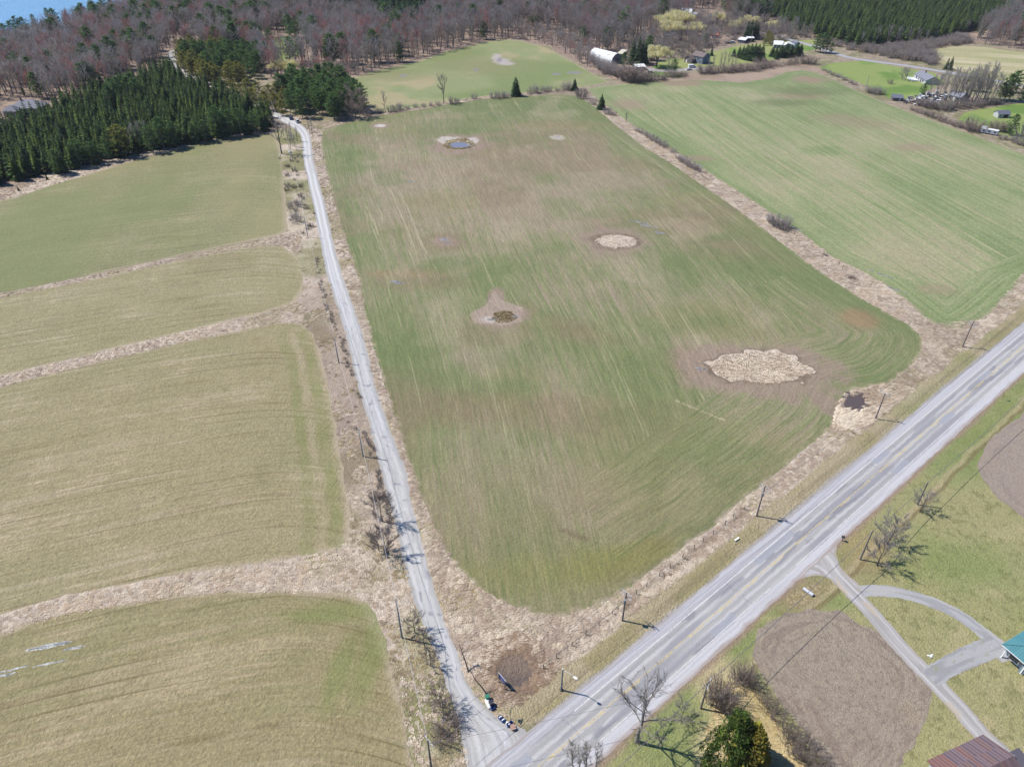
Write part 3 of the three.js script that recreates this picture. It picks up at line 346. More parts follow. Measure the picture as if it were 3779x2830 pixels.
// far lawns and the far hay field
const lawnCol = (a) => (x, z, u, v, d, o) => { const n = fbm(x * 0.05, z * 0.05, 3); put(o, 146, 172, 84); mixc(o, 118, 152, 62, sstep(0.4, 0.7, n)); mixc(o, 176, 176, 112, sstep(0.6, 0.4, n) * 0.5 * a); grain(o, 0.14); };
for (const [pts, word] of [[[218.1,-541.4, 233.6,-557, 260.1,-564.4, 275.7,-545.6, 293,-526.5, 287.7,-501.1, 270.1,-484.5, 254.4,-466.7, 244.3,-460.3, 233.8,-462.5, 233.1,-489.2, 227.2,-513.5], 'bright green lawn of the grey roofed bungalow'], [[252.5,-414, 264.8,-430.4, 282.1,-440, 311.6,-452, 326.4,-423, 277.6,-346.7, 268,-376.4, 262.4,-393.7], 'bright green lawn at the right edge beside the white shed'], [[91.28,-517.3, 99.61,-540, 105.92,-558.5, 118.73,-573.5, 131.62,-568.9, 143.49,-584.4, 154.44,-594, 181.88,-617.7, 202.8,-626.5, 248.8,-641.1, 243.9,-610.8, 215.4,-584.4, 183.5,-558.5, 165.51,-554.1, 144.11,-548.4, 125.82,-540, 114.24,-513.5], 'lawn round the brown house and the willows'], [[-198.57,-619.4, -194.98,-650.5, -180.5,-654.4, -161.26,-597.3, -163.36,-562.9, -178.5,-575], 'small sunlit lawn in a clearing of the wood'], [[-156.18,-503.5, -146.87,-516.1, -130.56,-513.5, -118.65,-501.1, -128.81,-491.5, -145.77,-486.9], 'thin grass clearing behind the pines at the road bend']])
  land('lawn', word, 0.03, pts, 0, 0.4, lawnCol(word.includes('willows') ? 1.4 : 0.7), { seed: 45, bump: 0.15 });
land('hay_field', 'pale straw hay field at the far right beyond the shrubs', 0.03, [317.7,-590.8, 339,-609, 357.7,-615.9, 372,-612.5, 381.1,-602.3, 397.1,-589.2, 441.5,-565.9, 359.2,-444, 336,-470, 319.6,-498.7, 314.3,-530.5, 311.8,-565.9], 20, 0.5, (x, z, u, v, d, o) => { const n = fbm(u * 0.1, v * 0.012, 3); put(o, 206, 196, 152); mixc(o, 182, 180, 128, sstep(0.45, 0.65, n)); mixc(o, 226, 214, 180, sstep(0.5, 0.3, n) * 0.6); grain(o, 0.12); }, { seed: 46, bump: 0.15 });
land('hay_field', 'sliver of straw field beyond the pine plantation', 0.03, [463.6,-819.7, 485.1,-802.7, 505.2,-797.2, 538.1,-775.7, 565.4,-819.7, 528.2,-837.4, 478.9,-849.5], 20, 0.6, (x, z, u, v, d, o) => { put(o, 204, 196, 158); grain(o, 0.12); }, { seed: 47 });

// ---------- roads ----------
function smooth(l, n) { const c = new THREE.CatmullRomCurve3(Array.from({ length: l.length / 2 }, (_, i) => V(l[i * 2], 0, l[i * 2 + 1])), false, 'centripetal'); return c.getPoints(n); }
function ribbon(name, label, left, right, y, n, texW, fn, o = {}) {
  const A = smooth(left, n), B = smooth(right, n), r = rng(o.seed ?? 4), pos = [], uv = [], idx = []; let run = 0;
  const lens = [0]; for (let k = 1; k <= n; k++) { run += A[k].clone().add(B[k]).multiplyScalar(0.5).distanceTo(A[k - 1].clone().add(B[k - 1]).multiplyScalar(0.5)); lens.push(run); }
  for (let k = 0; k <= n; k++) { const e = o.rag ?? 0.25, d = B[k].clone().sub(A[k]).normalize(), a = A[k].clone().addScaledVector(d, (fbm(k * 0.45, 2, 2) - 0.5) * 2 * e + (r() - 0.5) * e * 0.5), b = B[k].clone().addScaledVector(d, (fbm(k * 0.45, 77, 2) - 0.5) * 2 * e + (r() - 0.5) * e * 0.5); pos.push(a.x, 0, a.z, b.x, 0, b.z); uv.push(0, lens[k] / run, 1, lens[k] / run); if (k) { const i = k * 2; idx.push(i - 2, i - 1, i, i, i - 1, i + 1); } }
  const H = min(2048, round(run / (o.texel ?? 0.15))), data = new Uint8Array(texW * H * 4);
  for (let j = 0; j < H; j++) { const k = min(n - 1, floor(j / H * n)), w = A[k].distanceTo(B[k]); for (let i = 0; i < texW; i++) { const a = (i + 0.5) / texW; fn(a * w, w, (j + 0.5) / H * run, OUT, a); const q = (j * texW + i) * 4; data[q] = enc(OUT[0]); data[q + 1] = enc(OUT[1]); data[q + 2] = enc(OUT[2]); data[q + 3] = 255; } }
  const t = new THREE.DataTexture(data, texW, H); t.colorSpace = THREE.SRGBColorSpace; t.magFilter = t.minFilter = THREE.LinearFilter; t.needsUpdate = true;
  const g = new THREE.BufferGeometry(); g.setAttribute('position', new THREE.Float32BufferAttribute(pos, 3)); g.setAttribute('uv', new THREE.Float32BufferAttribute(uv, 2)); g.setIndex(idx); g.computeVertexNormals();
  if (g.attributes.normal.getY(0) < 0) { for (let i = 0; i < idx.length; i += 3) { const q = idx[i]; idx[i] = idx[i + 1]; idx[i + 1] = q; } g.setIndex(idx); g.computeVertexNormals(); }
  const q = struct(name, g, new THREE.MeshStandardMaterial({ map: t, roughness: o.rough ?? 0.95 }), label); q.position.y = y; return q;
}
const GL = [-140.21,-425.8, -133.25,-416.7, -125.02,-407.1, -117.92,-397, -113.77,-388.1, -109.66,-374.9, -103.09,-350, -93.62,-318.8, -84.45,-289.2, -74.77,-257.2, -66.61,-230.3, -60.73,-213.5, -51.97,-188.6, -43.93,-163.25, -38.04,-146.32, -34.06,-133.91, -31.22,-125.6, -28.75,-117.88, -25.82,-109.06, -21.91,-96.08, -17.6,-84.91, -14.07,-77.38, -11.83,-71.55, -9.66,-66.19, -8.44,-61.58, -7.18,-56.64];
const GR = [-136.32,-431.4, -129.05,-423, -121.33,-413.1, -115.18,-403.6, -109.97,-392.1, -105.18,-376.4, -98.06,-350, -88.52,-318.8, -79.13,-289.2, -69.73,-257.2, -61.13,-230.3, -55.22,-213.5, -46.48,-188.6, -38.95,-163.25, -33.02,-146.32, -28.15,-133.91, -25.2,-125.6, -23.54,-117.88, -20.88,-109.06, -16.91,-96.08, -13.18,-84.91, -10.02,-77.38, -7.75,-71.55, -2.73,-65.78, 2.29,-63.17, 4.13,-58.5];
const HOLES = [-31.88,-152.44, -45.68,-843.4, -36.48,-154.69, -35.46,-151.23, -32.72,-145.93, -18.66,-98.12, -21.24,-107.57, -25.61,-120.75]; // worn dark potholes
ribbon('gravel_road', 'pale gravel side road running from the highway back to the pine wood', GL, GR, 0.024, 420, 200, (m, w, s, o, a) => {
  const c = (a - 0.5) * 2, n = vn(m * 1.2, s * 0.12), f = vn(m * 5, s * 0.9), far = sstep(285, 190, s), late = sstep(330, 300, s) ;
  put(o, 210, 208, 203);
  mixc(o, 240, 239, 237, (sstep(0.26, 0.1, abs(abs(c + 0.06) - 0.42)) * 0.9) * lerp(0.55, 1, far)); mixc(o, 228, 227, 226, sstep(0.24, 0.1, abs(c + 0.06)) * 0.4);
  mixc(o, 194, 191, 186, sstep(0.62, 0.85, abs(c)) * (0.75 + 0.3 * n)); mixc(o, 184, 182, 178, (1 - far) * (0.25 + 0.45 * n) * sstep(0.3, 0.8, f * 0.5 + n * 0.5));
  mixc(o, 184, 183, 186, sstep(0.62, 0.8, vn(m * 2.2 + 9, s * 0.03)) * 0.35); mixc(o, 236, 236, 240, sstep(0.6, 0.85, vn(m * 1.6, s * 0.04 + 50)) * 0.35);
  mixc(o, 150, 150, 158, (1 - far) * sstep(0.82, 0.95, vn(m * 1.1 + 4, s * 0.55)) * 0.6); mixc(o, 240, 240, 242, (1 - far) * sstep(0.84, 0.93, vn(m * 1.3 + 44, s * 0.7)) * 0.7 * sstep(0.3, 0, abs(c - 0.3)));
  grain(o, 0.1);
}, { texel: 0.16, rag: 0.22 });
const hwl = []; const hwr = []; for (let s = -60; s <= 330; s += 30) { hwl.push(...hw(s, -2.35)); hwr.push(...hw(s, 9.15)); }
const highway = ribbon('highway', 'two lane grey highway with gravel shoulders crossing the lower right', hwl, hwr, 0.03, 520, 192, (m, w, s, o) => {
  const e = m - 2.35, n = vn(e * 1.1, s * 0.04), f = vn(e * 4, s * 0.25), g = vn(e * 7, s * 1.6); // e: metres from the north edge line
  if (e < -0.2) { put(o, 212, 210, 213); mixc(o, 188, 184, 188, sstep(0.5, 0.8, vn(e * 3, s * 0.03)) * 0.7); mixc(o, 186, 178, 172, sstep(-1.7, -2.3, e + (f - 0.5) * 0.8)); }
  else if (e < 6.95) {
    const lane = e < 3.35 ? e : 6.7 - e; // from the edge line towards the middle
    put(o, 209, 205, 200); mixc(o, 180, 178, 178, (sstep(0.75, 0.2, abs(lane - 0.85)) + sstep(0.7, 0.2, abs(lane - 2.5))) * (0.4 + 0.6 * n)); mixc(o, 222, 221, 222, sstep(0.5, 0.1, abs(lane - 1.65)) * (0.2 + 0.5 * f)); mixc(o, 226, 225, 228, sstep(0.3, 0, abs(lane - 3.1)) * 0.35);
    mixc(o, 162, 162, 168, sstep(0.6, 0.8, vn(e * 0.9 + 3, s * 0.07)) * 0.6); mixc(o, 150, 150, 156, sstep(0.7, 0.82, vn(e * 1.7 + 13, s * 0.2)) * sstep(0.45, 0.7, vn(e * 0.3, s * 0.02 + 4)) * 0.7); mixc(o, 152, 152, 158, sstep(0.8, 0.92, g) * 0.4 * sstep(0.5, 0.8, n));
    const patch = vn(floor(e / 1.7) * 3.7, floor(s / 7) * 5.1); if (patch > 0.86) mixc(o, 182, 184, 192, 0.8);
    if (abs((s % 11.3) - 4 - (vn(s * 0.3, e) - 0.5) * 0.8) < 0.07 && vn(floor(s / 11.3) * 3.3, 8) > 0.45) mixc(o, 140, 142, 152, 0.5);
  } else { put(o, 222, 221, 223); mixc(o, 200, 196, 196, sstep(0.5, 0.8, vn(e * 2.5, s * 0.05)) * 0.5); mixc(o, 190, 176, 168, sstep(8.2, 9, e + (f - 0.5) * 0.7)); }
  grain(o, 0.09);
}, { texel: 0.19, rag: 0.18, rough: 0.85 });
{ // painted lines: worn strips a little above the asphalt
  const wear = tileTex(256, (u, v, x, y) => { const h = vn(x * 0.11, y * 0.35) * 0.55 + vn(x * 0.6, y * 0.9) * 0.45; const q = 255 * h; return [q, q, q]; });
  const strip = (o0, o1, s0, s1, yy) => { const g = new THREE.BufferGeometry(), p = [], uv = [], ix = []; const n = max(1, round((s1 - s0) / 10)); for (let k = 0; k <= n; k++) { const s = lerp(s0, s1, k / n), a = hw(s, o0), b = hw(s, o1); p.push(a[0], yy, a[1], b[0], yy, b[1]); uv.push(0, s / 24, (o1 - o0) * 0.6, s / 24); if (k) { const i = k * 2; ix.push(i - 2, i - 1, i, i, i - 1, i + 1); } } g.setAttribute('position', new THREE.Float32BufferAttribute(p, 3)); g.setAttribute('uv', new THREE.Float32BufferAttribute(uv, 2)); g.setIndex(ix); g.computeVertexNormals(); if (g.attributes.normal.getY(0) < 0) { g.setIndex(ix.reverse()); g.computeVertexNormals(); } return g; };
  const white = new THREE.MeshStandardMaterial({ color: new THREE.Color(0.5, 0.5, 0.5), roughness: 0.8, alphaMap: wear, alphaTest: 0.36 }), yellow = new THREE.MeshStandardMaterial({ color: new THREE.Color(0.55, 0.42, 0.13), roughness: 0.7, alphaMap: wear, alphaTest: 0.47 });
  part('edge_line', strip(-0.02, 0.2, 14, 330, 0.012), white, highway); part('edge_line', strip(6.6, 6.76, -60, 63, 0.012), white, highway); part('edge_line', strip(6.6, 6.76, 72, 330, 0.012), white, highway); part('edge_line', strip(-0.02, 0.14, -60, -2, 0.012), white, highway);
  part('centre_line', strip(3.16, 3.3, -60, 330, 0.012), yellow, highway);
  for (let s = -58; s < 330; s += 9) part('centre_dash', strip(3.44, 3.58, s, s + 4.2, 0.012), yellow, highway);
}
const offs = (l, w) => { const A = smooth(l, 60), a = [], b = []; for (let k = 0; k <= 60; k++) { const t = A[min(60, k + 1)].clone().sub(A[max(0, k - 1)]).normalize(), W = typeof w === 'function' ? w(k / 60) : w; a.push(A[k].x + t.z * W, A[k].z - t.x * W); b.push(A[k].x - t.z * W, A[k].z + t.x * W); } return [a, b]; };
{
  const [a, b] = offs([62.59,-102.6, 65.6,-99.84, 66.91,-96.67, 67.91,-94.31, 69.43,-90.88, 71.02,-86.74, 72.79,-81.31, 74.77,-75.95, 76.52,-71.99, 78.29,-67.62, 79.94,-62.69, 81.84,-59.03, 83.83,-54.83], (t) => t < 0.2 ? lerp(5.2, 1.9, sstep(0, 0.2, t)) : 1.75);
  ribbon('driveway', 'worn grey lane leaving the highway towards the rusty roofed barn', a, b, 0.022, 160, 96, (m, w, s, o, q) => { const c = (q - 0.5) * 2, n = vn(m * 1.4, s * 0.15); put(o, 198, 194, 189); mixc(o, 178, 174, 170, sstep(0.4, 0.8, n) * 0.7); mixc(o, 228, 224, 222, sstep(0.2, 0.05, abs(abs(c) - 0.5)) * (0.25 + 0.7 * vn(m * 2 + 7, s * 0.1))); mixc(o, 214, 196, 172, sstep(0.75, 0.85, vn(m * 0.7 + 3, s * 0.18)) * 0.7); mixc(o, 178, 162, 148, sstep(0.8, 1, abs(c)) * 0.6); grain(o, 0.1); }, { texel: 0.08, rag: 0.14 });
  land('driveway', 'wide worn gravel mouth of the lane where it meets the highway', 0.02, [53.29,-92.35, 60.17,-95.25, 63.62,-96.08, 65.91,-95.25, 67.44,-92.92, 68.76,-89.98, 72.18,-91.55, 71,-94.31, 69.61,-96.43, 68.96,-99.1, 69.27,-101.84, 70.81,-104.66, 74.79,-108.52, 70.95,-107.84, 60.09,-99.47], 50.45, 0.09, (x, z, u, v, dd, o) => { const n = fbm(x * 0.5, z * 0.5, 3), s = vn((x + z) * 0.8, (x - z) * 0.16); put(o, 208, 204, 205); mixc(o, 188, 184, 188, sstep(0.45, 0.7, n) * 0.6); mixc(o, 186, 176, 170, sstep(0.6, 0.85, s) * 0.6); mixc(o, 184, 168, 150, sstep(0.9, 0.1, dd + (n - 0.5)) * 0.6); grain(o, 0.12); }, { seed: 51, bump: 0.06, rag: 0.3 });
  const [c, d] = offs([71.05,-92.01, 73.3,-92.23, 77.39,-91.89, 81.88,-90.43, 85.93,-88.22, 88.7,-85.54, 90.32,-82.94, 91.63,-80.11, 92.79,-76.71], (t) => lerp(1.4, 2.2, sstep(0.7, 1, t)));
  ribbon('driveway', 'blue grey gravel loop curving to the teal roofed house', c, d, 0.026, 120, 64, (m, w, s, o) => { put(o, 194, 193, 192); mixc(o, 176, 175, 175, sstep(0.45, 0.75, vn(m * 1.4, s * 0.2))); mixc(o, 206, 200, 194, 0.5 * sstep(0.6, 0.8, vn(m, s * 0.3 + 9))); grain(o, 0.13); }, { texel: 0.08, rag: 0.16 });
  const [e, f] = offs([92.4,-79.91, 88.07,-78.35, 83.76,-76.71, 79.92,-75.02, 75.94,-72.9], (t) => lerp(2.1, 1.7, t));
  ribbon('driveway', 'short gravel link joining the loop and the worn lane', e, f, 0.030, 60, 64, (m, w, s, o) => { put(o, 192, 191, 190); mixc(o, 172, 171, 171, sstep(0.45, 0.75, vn(m * 1.4, s * 0.2))); mixc(o, 160, 166, 130, 0.5 * sstep(0.82, 0.92, vn(m * 1.9, s * 1.3))); grain(o, 0.13); }, { texel: 0.08, rag: 0.16 });
  const [h, i] = offs([353.5,-470, 334.4,-491.5, 315.8,-514.8, 297.5,-534.5, 283.2,-548.4, 264.2,-562.9, 251.8,-575, 246.5,-590.8, 239.6,-614.2, 230.8,-633.7, 223.1,-654.4, 215.2,-670.2], 2.9);
  ribbon('back_road', 'grey asphalt lane passing behind the far houses', h, i, 0.06, 120, 24, (m, w, s, o, q) => { put(o, 192, 192, 198); mixc(o, 178, 172, 168, sstep(0.7, 1, abs(q - 0.5) * 2)); grain(o, 0.08); }, { texel: 0.4, rag: 0.2 });
  const [j, k] = offs([-138.27,-428.6, -145.23,-436.2, -153.52,-446, -168.31,-462.5, -181.83,-477.7, -194.94,-490.4, -208.6,-503.5, -223.3,-519.9, -235.2,-537.2, -246.9,-558.5, -257,-581.2, -262.3,-600.6], (t) => lerp(2.6, 3.4, t));
  ribbon('woodland_track', 'pale gravel track curving between the spruce plantation and the pines', j, k, 0.04, 100, 24, (m, w, s, o, q) => { put(o, 206, 200, 196); mixc(o, 182, 172, 164, sstep(0.6, 1, abs(q - 0.5) * 2)); mixc(o, 226, 222, 220, 0.6 * sstep(0.3, 0.1, abs(abs(q - 0.5) * 2 - 0.4))); grain(o, 0.1); }, { texel: 0.35, rag: 0.3 });
  const [l, m] = offs([78.31,-540, 85.24,-542.8, 91.82,-542.8, 97.76,-538.6, 103.61,-534.5, 108.25,-533.2, 118.23,-534.5, 127.18,-538.6, 134.02,-540, 137.72,-534.5], 4);
  ribbon('farm_yard', 'gravel yard between the white barn and the brown house', l, m, 0.05, 60, 24, (mm, w, s, o, q) => { put(o, 186, 180, 178); mixc(o, 160, 146, 132, sstep(0.6, 1, abs(q - 0.5) * 2)); grain(o, 0.12); }, { texel: 0.4, rag: 0.6 });
}

// ---------- puddles and ponds ----------
const puddleMat = new THREE.MeshPhysicalMaterial({ color: col(182, 180, 178), roughness: 0.4, bumpMap: waterBump, bumpScale: 0.02 });
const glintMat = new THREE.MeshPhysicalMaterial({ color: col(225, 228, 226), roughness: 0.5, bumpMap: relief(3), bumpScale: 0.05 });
const darkWater = new THREE.MeshPhysicalMaterial({ color: col(112, 98, 92), roughness: 0.25, bumpMap: waterBump, bumpScale: 0.02 });
const pud = (name, label, x, z, rx, rz, rot, m, seed, wob = 0.3) => struct(name, sheet(ring(x, z, rx, rz, rot, 30, wob, seed), 0.045), m, label);
pud('pond', 'blue water in the far reed ringed pond', -27.64, -372.7, 5.4, 4.6, 0, new THREE.MeshPhysicalMaterial({ color: col(150, 148, 160), roughness: 0.3, bumpMap: waterBump, bumpScale: 0.03 }), 3);
pud('pond', 'dark marsh water below the highway verge', 94.33, -154.9, 3.2, 4.6, 40, darkWater, 4, 0.45);
let ps = 10;
// wet streaks in the ruts of the nearest hay field: many slivers of water between the stubble rows
const slivers = (label, areas, seed, m = glintMat, k0 = 1) => { const G = [], r = rng(seed); for (const [x, z, L, W, rot, n] of areas) for (let k = 0; k < n; k++) { const a = (r() - 0.5) * 2 * L, b = (r() - 0.5) * 2 * W * (1 - abs(a) / L * 0.7), c = cos(rad(rot)), s = sin(rad(rot)); G.push(ring(x + a * c - b * s, z + a * s + b * c, (0.2 + 0.5 * r()) * k0, (0.05 + 0.07 * r()) * (k0 > 1 ? 3 : 1), rot + (r() - 0.5) * 12, 9, 0.4, seed + k)); } const P = new Geo(); for (const q of G) for (let i = 2; i < q.length - 2; i += 2) P.tri([q[0], 0.045, q[1]], [q[i], 0.045, q[i + 1]], [q[i + 2], 0.045, q[i + 3]]); struct('puddle', P.done(), m, label); };
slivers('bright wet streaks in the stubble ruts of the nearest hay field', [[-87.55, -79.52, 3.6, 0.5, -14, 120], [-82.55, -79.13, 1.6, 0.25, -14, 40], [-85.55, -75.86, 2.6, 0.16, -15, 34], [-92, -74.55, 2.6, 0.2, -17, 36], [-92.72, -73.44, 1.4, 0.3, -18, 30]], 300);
slivers('patchy grey wet ground in the low parts of the middle field', [[51.88, -274.8, 3.6, 1.2, 22, 26], [55.41, -270.7, 3.4, 1, 20, 22], [58.68, -264.5, 2.4, 1, 18, 16], [-26.91, -258.1, 1.3, 1.3, 0, 12], [-25.07, -255.2, 0.8, 1, 0, 7], [-41.31, -223.7, 1.9, 0.8, 0, 14], [-39.56, -222.6, 1.2, 0.7, 0, 9], [-47.54, -320.5, 2.2, 1.1, 0, 16], [55.33, -170.54, 0.9, 1.2, 0, 9], [-6.57, -198.03, 1.5, 0.7, 0, 10], [0.9, -200.3, 1, 0.7, 0, 7], [24.63, -384.1, 1.3, 1.2, 0, 9]], 700, puddleMat, 1.5);
slivers('narrow wet furrow along the hedge strip edge', [[114.22, -268.5, 3, 0.5, 52, 12], [132.09, -229.6, 4.5, 0.4, 50, 22], [133.37, -217.3, 3.6, 0.4, 50, 18], [90.9, -342.1, 3, 0.4, 52, 12]], 900, puddleMat, 1.2);

// ---------- plants ----------
const lin = (r, g, b) => [toLin(r) / KEXP, toLin(g) / KEXP, toLin(b) / KEXP];
const barkMat = mat(168, 154, 146), barkDark = mat(104, 94, 90), barkPale = mat(172, 162, 152);
const twigs = (r, g, b) => new THREE.MeshPhysicalMaterial({ color: col(r, g, b), roughness: 1, transmission: 0.45, specularIntensity: 0.2 });
const twigMats = { grey: twigs(200, 191, 186), brown: twigs(196, 176, 162), red: twigs(222, 162, 154), pale: twigs(216, 206, 192), dark: twigs(160, 148, 142), bark: twigs(190, 172, 156) };
for (const k in twigMats) { twigMats[k].side = THREE.DoubleSide; twigMats[k].name = k + ' twigs'; }
const leafMat = new THREE.MeshPhysicalMaterial({ vertexColors: true, roughness: 1, side: THREE.DoubleSide, transmission: 0.35, specularIntensity: 0.15 });
// a leafless tree: trunk and limbs in one geometry, branches and twigs in the other
function bareTree(seed, o) {
  const r = rng(seed), T = new Geo(), C = new Geo(), H = o.h, R = o.r, tr = o.tr ?? H * 0.016, rr = (a, b) => a + (b - a) * r();
  const twig = (p, d, l, w) => { const a = V(rr(-1, 1), rr(-1, 1), rr(-1, 1)).cross(d).normalize().multiplyScalar(w / 2), q = p.clone().addScaledVector(d, l); C.tri([p.x - a.x, p.y - a.y, p.z - a.z], [p.x + a.x, p.y + a.y, p.z + a.z], [q.x, q.y, q.z]); };
  const lead = [V(0, -0.2, 0)], lean = V(rr(-1, 1), 0, rr(-1, 1)).multiplyScalar(0.03 * H); for (let k = 1; k <= 5; k++) lead.push(V(lean.x * k / 5 + rr(-0.15, 0.15), H * 0.86 * k / 5, lean.z * k / 5 + rr(-0.15, 0.15)));
  T.tube(lead.map((p) => [p.x, p.y, p.z]), [tr * 1.3, tr, tr * 0.8, tr * 0.6, tr * 0.38, tr * 0.12], o.sides ?? 5);
  const at = (t) => { const f = t * 5, k = min(4, floor(f)); return lead[k].clone().lerp(lead[k + 1], f - k); };
  const limbs = o.limbs ?? 9;
  for (let i = 0; i < limbs; i++) {
    const t = lerp(o.clear ?? 0.3, 0.95, (i + r() * 0.6) / limbs), p = at(t), az = i * 2.4 + rr(-0.5, 0.5), up = rad(lerp(o.up0 ?? 30, o.up1 ?? 65, t) + rr(-10, 10));
    const wide = sin(PI * clamp((t - (o.clear ?? 0.3) * 0.6) / (1.05 - (o.clear ?? 0.3) * 0.6))), L = (R * (0.55 + 0.6 * wide)) * rr(0.75, 1.15);
    let d = V(cos(az) * cos(up), sin(up), sin(az) * cos(up)); const pts = [p.clone()];
    for (let k = 0; k < 3; k++) { d.add(V(rr(-0.22, 0.22), rr(0, o.rise ?? 0.28), rr(-0.22, 0.22))).normalize(); pts.push(pts[k].clone().addScaledVector(d, L / 3)); }
    const r0 = tr * lerp(0.6, 0.22, t); T.tube(pts.map((q) => [q.x, q.y, q.z]), [r0, r0 * 0.7, r0 * 0.45, r0 * 0.15], 4);
    const nb = o.branches ?? 6;
    for (let j = 0; j < nb; j++) {
      const f = lerp(0.25, 1, (j + r()) / nb) * 3, k = min(2, floor(f)), q = pts[k].clone().lerp(pts[k + 1], f - k), e = pts[k + 1].clone().sub(pts[k]).normalize().add(V(rr(-0.9, 0.9), rr(-0.25, 0.75), rr(-0.9, 0.9))).normalize(), l = L * rr(0.28, 0.5);
      const m = q.clone().addScaledVector(e, l * 0.5), n = m.clone().addScaledVector(e.clone().add(V(rr(-0.3, 0.3), rr(-0.1, 0.4), rr(-0.3, 0.3))).normalize(), l * 0.5);
      C.tube([[q.x, q.y, q.z], [m.x, m.y, m.z], [n.x, n.y, n.z]], [r0 * 0.32, r0 * 0.22, 0.012], 3);
      for (let w = 0; w < (o.twigs ?? 9); w++) { const s = rr(0.1, 1), b = s < 0.5 ? q.clone().lerp(m, s * 2) : m.clone().lerp(n, s * 2 - 1), g = e.clone().add(V(rr(-0.9, 0.9), rr(-0.4, 0.9), rr(-0.9, 0.9))).normalize(); twig(b, g, rr(0.5, 1.1) * (o.tl ?? 1.5), o.tw ?? 0.07); }
    }
  }
  return [T.done(), C.done()];
}
const tint = (G, base, r, amt = 0.25) => { const k = 1 + (r() - 0.5) * 2 * amt, h = 1 + (r() - 0.5) * 0.2; G.tint(base[0] * k * h, base[1] * k, base[2] * k / h); };
// a spruce: whorls of drooping flat sprays
function spruce(seed, H, R, base, lv = 15, per = 9, low = 0.06) {
  const r = rng(seed), T = new Geo(), C = new Geo(), rr = (a, b) => a + (b - a) * r();
  T.tube([[0, -0.2, 0], [0, H * 0.5, 0], [0, H * 0.97, 0]], [H * 0.014, H * 0.009, 0.02], 5); C.tint(...base);
  for (let l = 0; l < lv; l++) {
    const t = l / (lv - 1), y0 = H * lerp(low, 0.965, t), len = R * (1 - t) ** 0.68 * rr(0.82, 1.12) + 0.2, n = max(4, round(per * (1 - t * 0.5)));
    for (let j = 0; j < n; j++) {
      const a = (j + r() * 0.8) / n * 2 * PI + l * 1.3, L = len * rr(0.75, 1.12), y = y0 + rr(-0.25, 0.25) * H / lv, c = cos(a), s = sin(a), w = L * rr(0.26, 0.36) + 0.1, dr = L * rr(0.12, 0.4) * (1 - t * 0.8), up = 0.12 * L;
      tint(C, base, r, 0.35);
      const P = (f, side, dy) => [c * L * f - s * side, y + up * f * 0.8 - dr * f * f + dy, s * L * f + c * side];
      C.quad(P(0.05, 0, 0.05), P(0.55, w, -0.12), P(1, 0, 0), P(0.55, -w, -0.12)); C.tri(P(0.3, 0, 0), P(0.75, w * 1.15, -0.3 - 0.1 * r()), P(0.5, -w * 0.1, -0.3)); C.tri(P(0.3, 0, 0), P(0.75, -w * 1.15, -0.3 - 0.1 * r()), P(0.5, w * 0.1, -0.3));
    }
  }
  tint(C, base, r, 0.1); for (let j = 0; j < 5; j++) { const a = j * 1.26; C.tri([0, H, 0], [cos(a) * 0.3, H * 0.93, sin(a) * 0.3], [cos(a + 1) * 0.3, H * 0.93, sin(a + 1) * 0.3]); }
  return [T.done(), C.done()];
}
function clump(C, x, y, z, rx, ry, n, size, r, base, amt) { for (let k = 0; k < n; k++) { const u = r() * 2 - 1, a = r() * 2 * PI, q = (0.35 + 0.65 * r()), w = sqrt(1 - u * u) * q, X = x + cos(a) * w * rx, Y = y + u * q * ry, Z = z + sin(a) * w * rx; tint(C, base, r, amt); const e = () => (r() - 0.5) * 2 * size; C.tri([X + e(), Y + e() * 0.6, Z + e()], [X + e(), Y + e() * 0.6, Z + e()], [X + e(), Y + e() * 0.6, Z + e()]); } }
// a pine: layered boughs ending in needle tufts
function pine(seed, H, R, base, low = 0.18, n = 44) {
  const r = rng(seed), T = new Geo(), C = new Geo(), rr = (a, b) => a + (b - a) * r();
  T.tube([[0, -0.2, 0], [rr(-0.2, 0.2), H * 0.5, rr(-0.2, 0.2)], [rr(-0.4, 0.4), H * 0.96, rr(-0.4, 0.4)]], [H * 0.017, H * 0.012, 0.04], 5); C.tint(...base);
  for (let i = 0; i < n; i++) {
    const t = (i + r() * 0.7) / n, y = H * lerp(low, 0.97, t), a = i * 2.4 + rr(-0.4, 0.4), L = R * (0.35 + 0.75 * sin(PI * clamp(0.18 + t * 0.8)) ** 1.1) * rr(0.6, 1.15) * (t > 0.9 ? 0.5 : 1), rise = L * rr(0.05, 0.35);
    T.tube([[0, y, 0], [cos(a) * L * 0.9, y + rise, sin(a) * L * 0.9]], [0.06, 0.02], 3);
    for (let k = 0; k < 4; k++) { const f = lerp(0.35, 1, k / 3), s = R * 0.22 * rr(0.8, 1.3); clump(C, cos(a) * L * f + rr(-0.3, 0.3), y + rise * f + rr(-0.1, 0.3), sin(a) * L * f + rr(-0.3, 0.3), s, s * 0.55, 9, s * 0.62, r, base, 0.38); }
  }
  return [T.done(), C.done()];
}
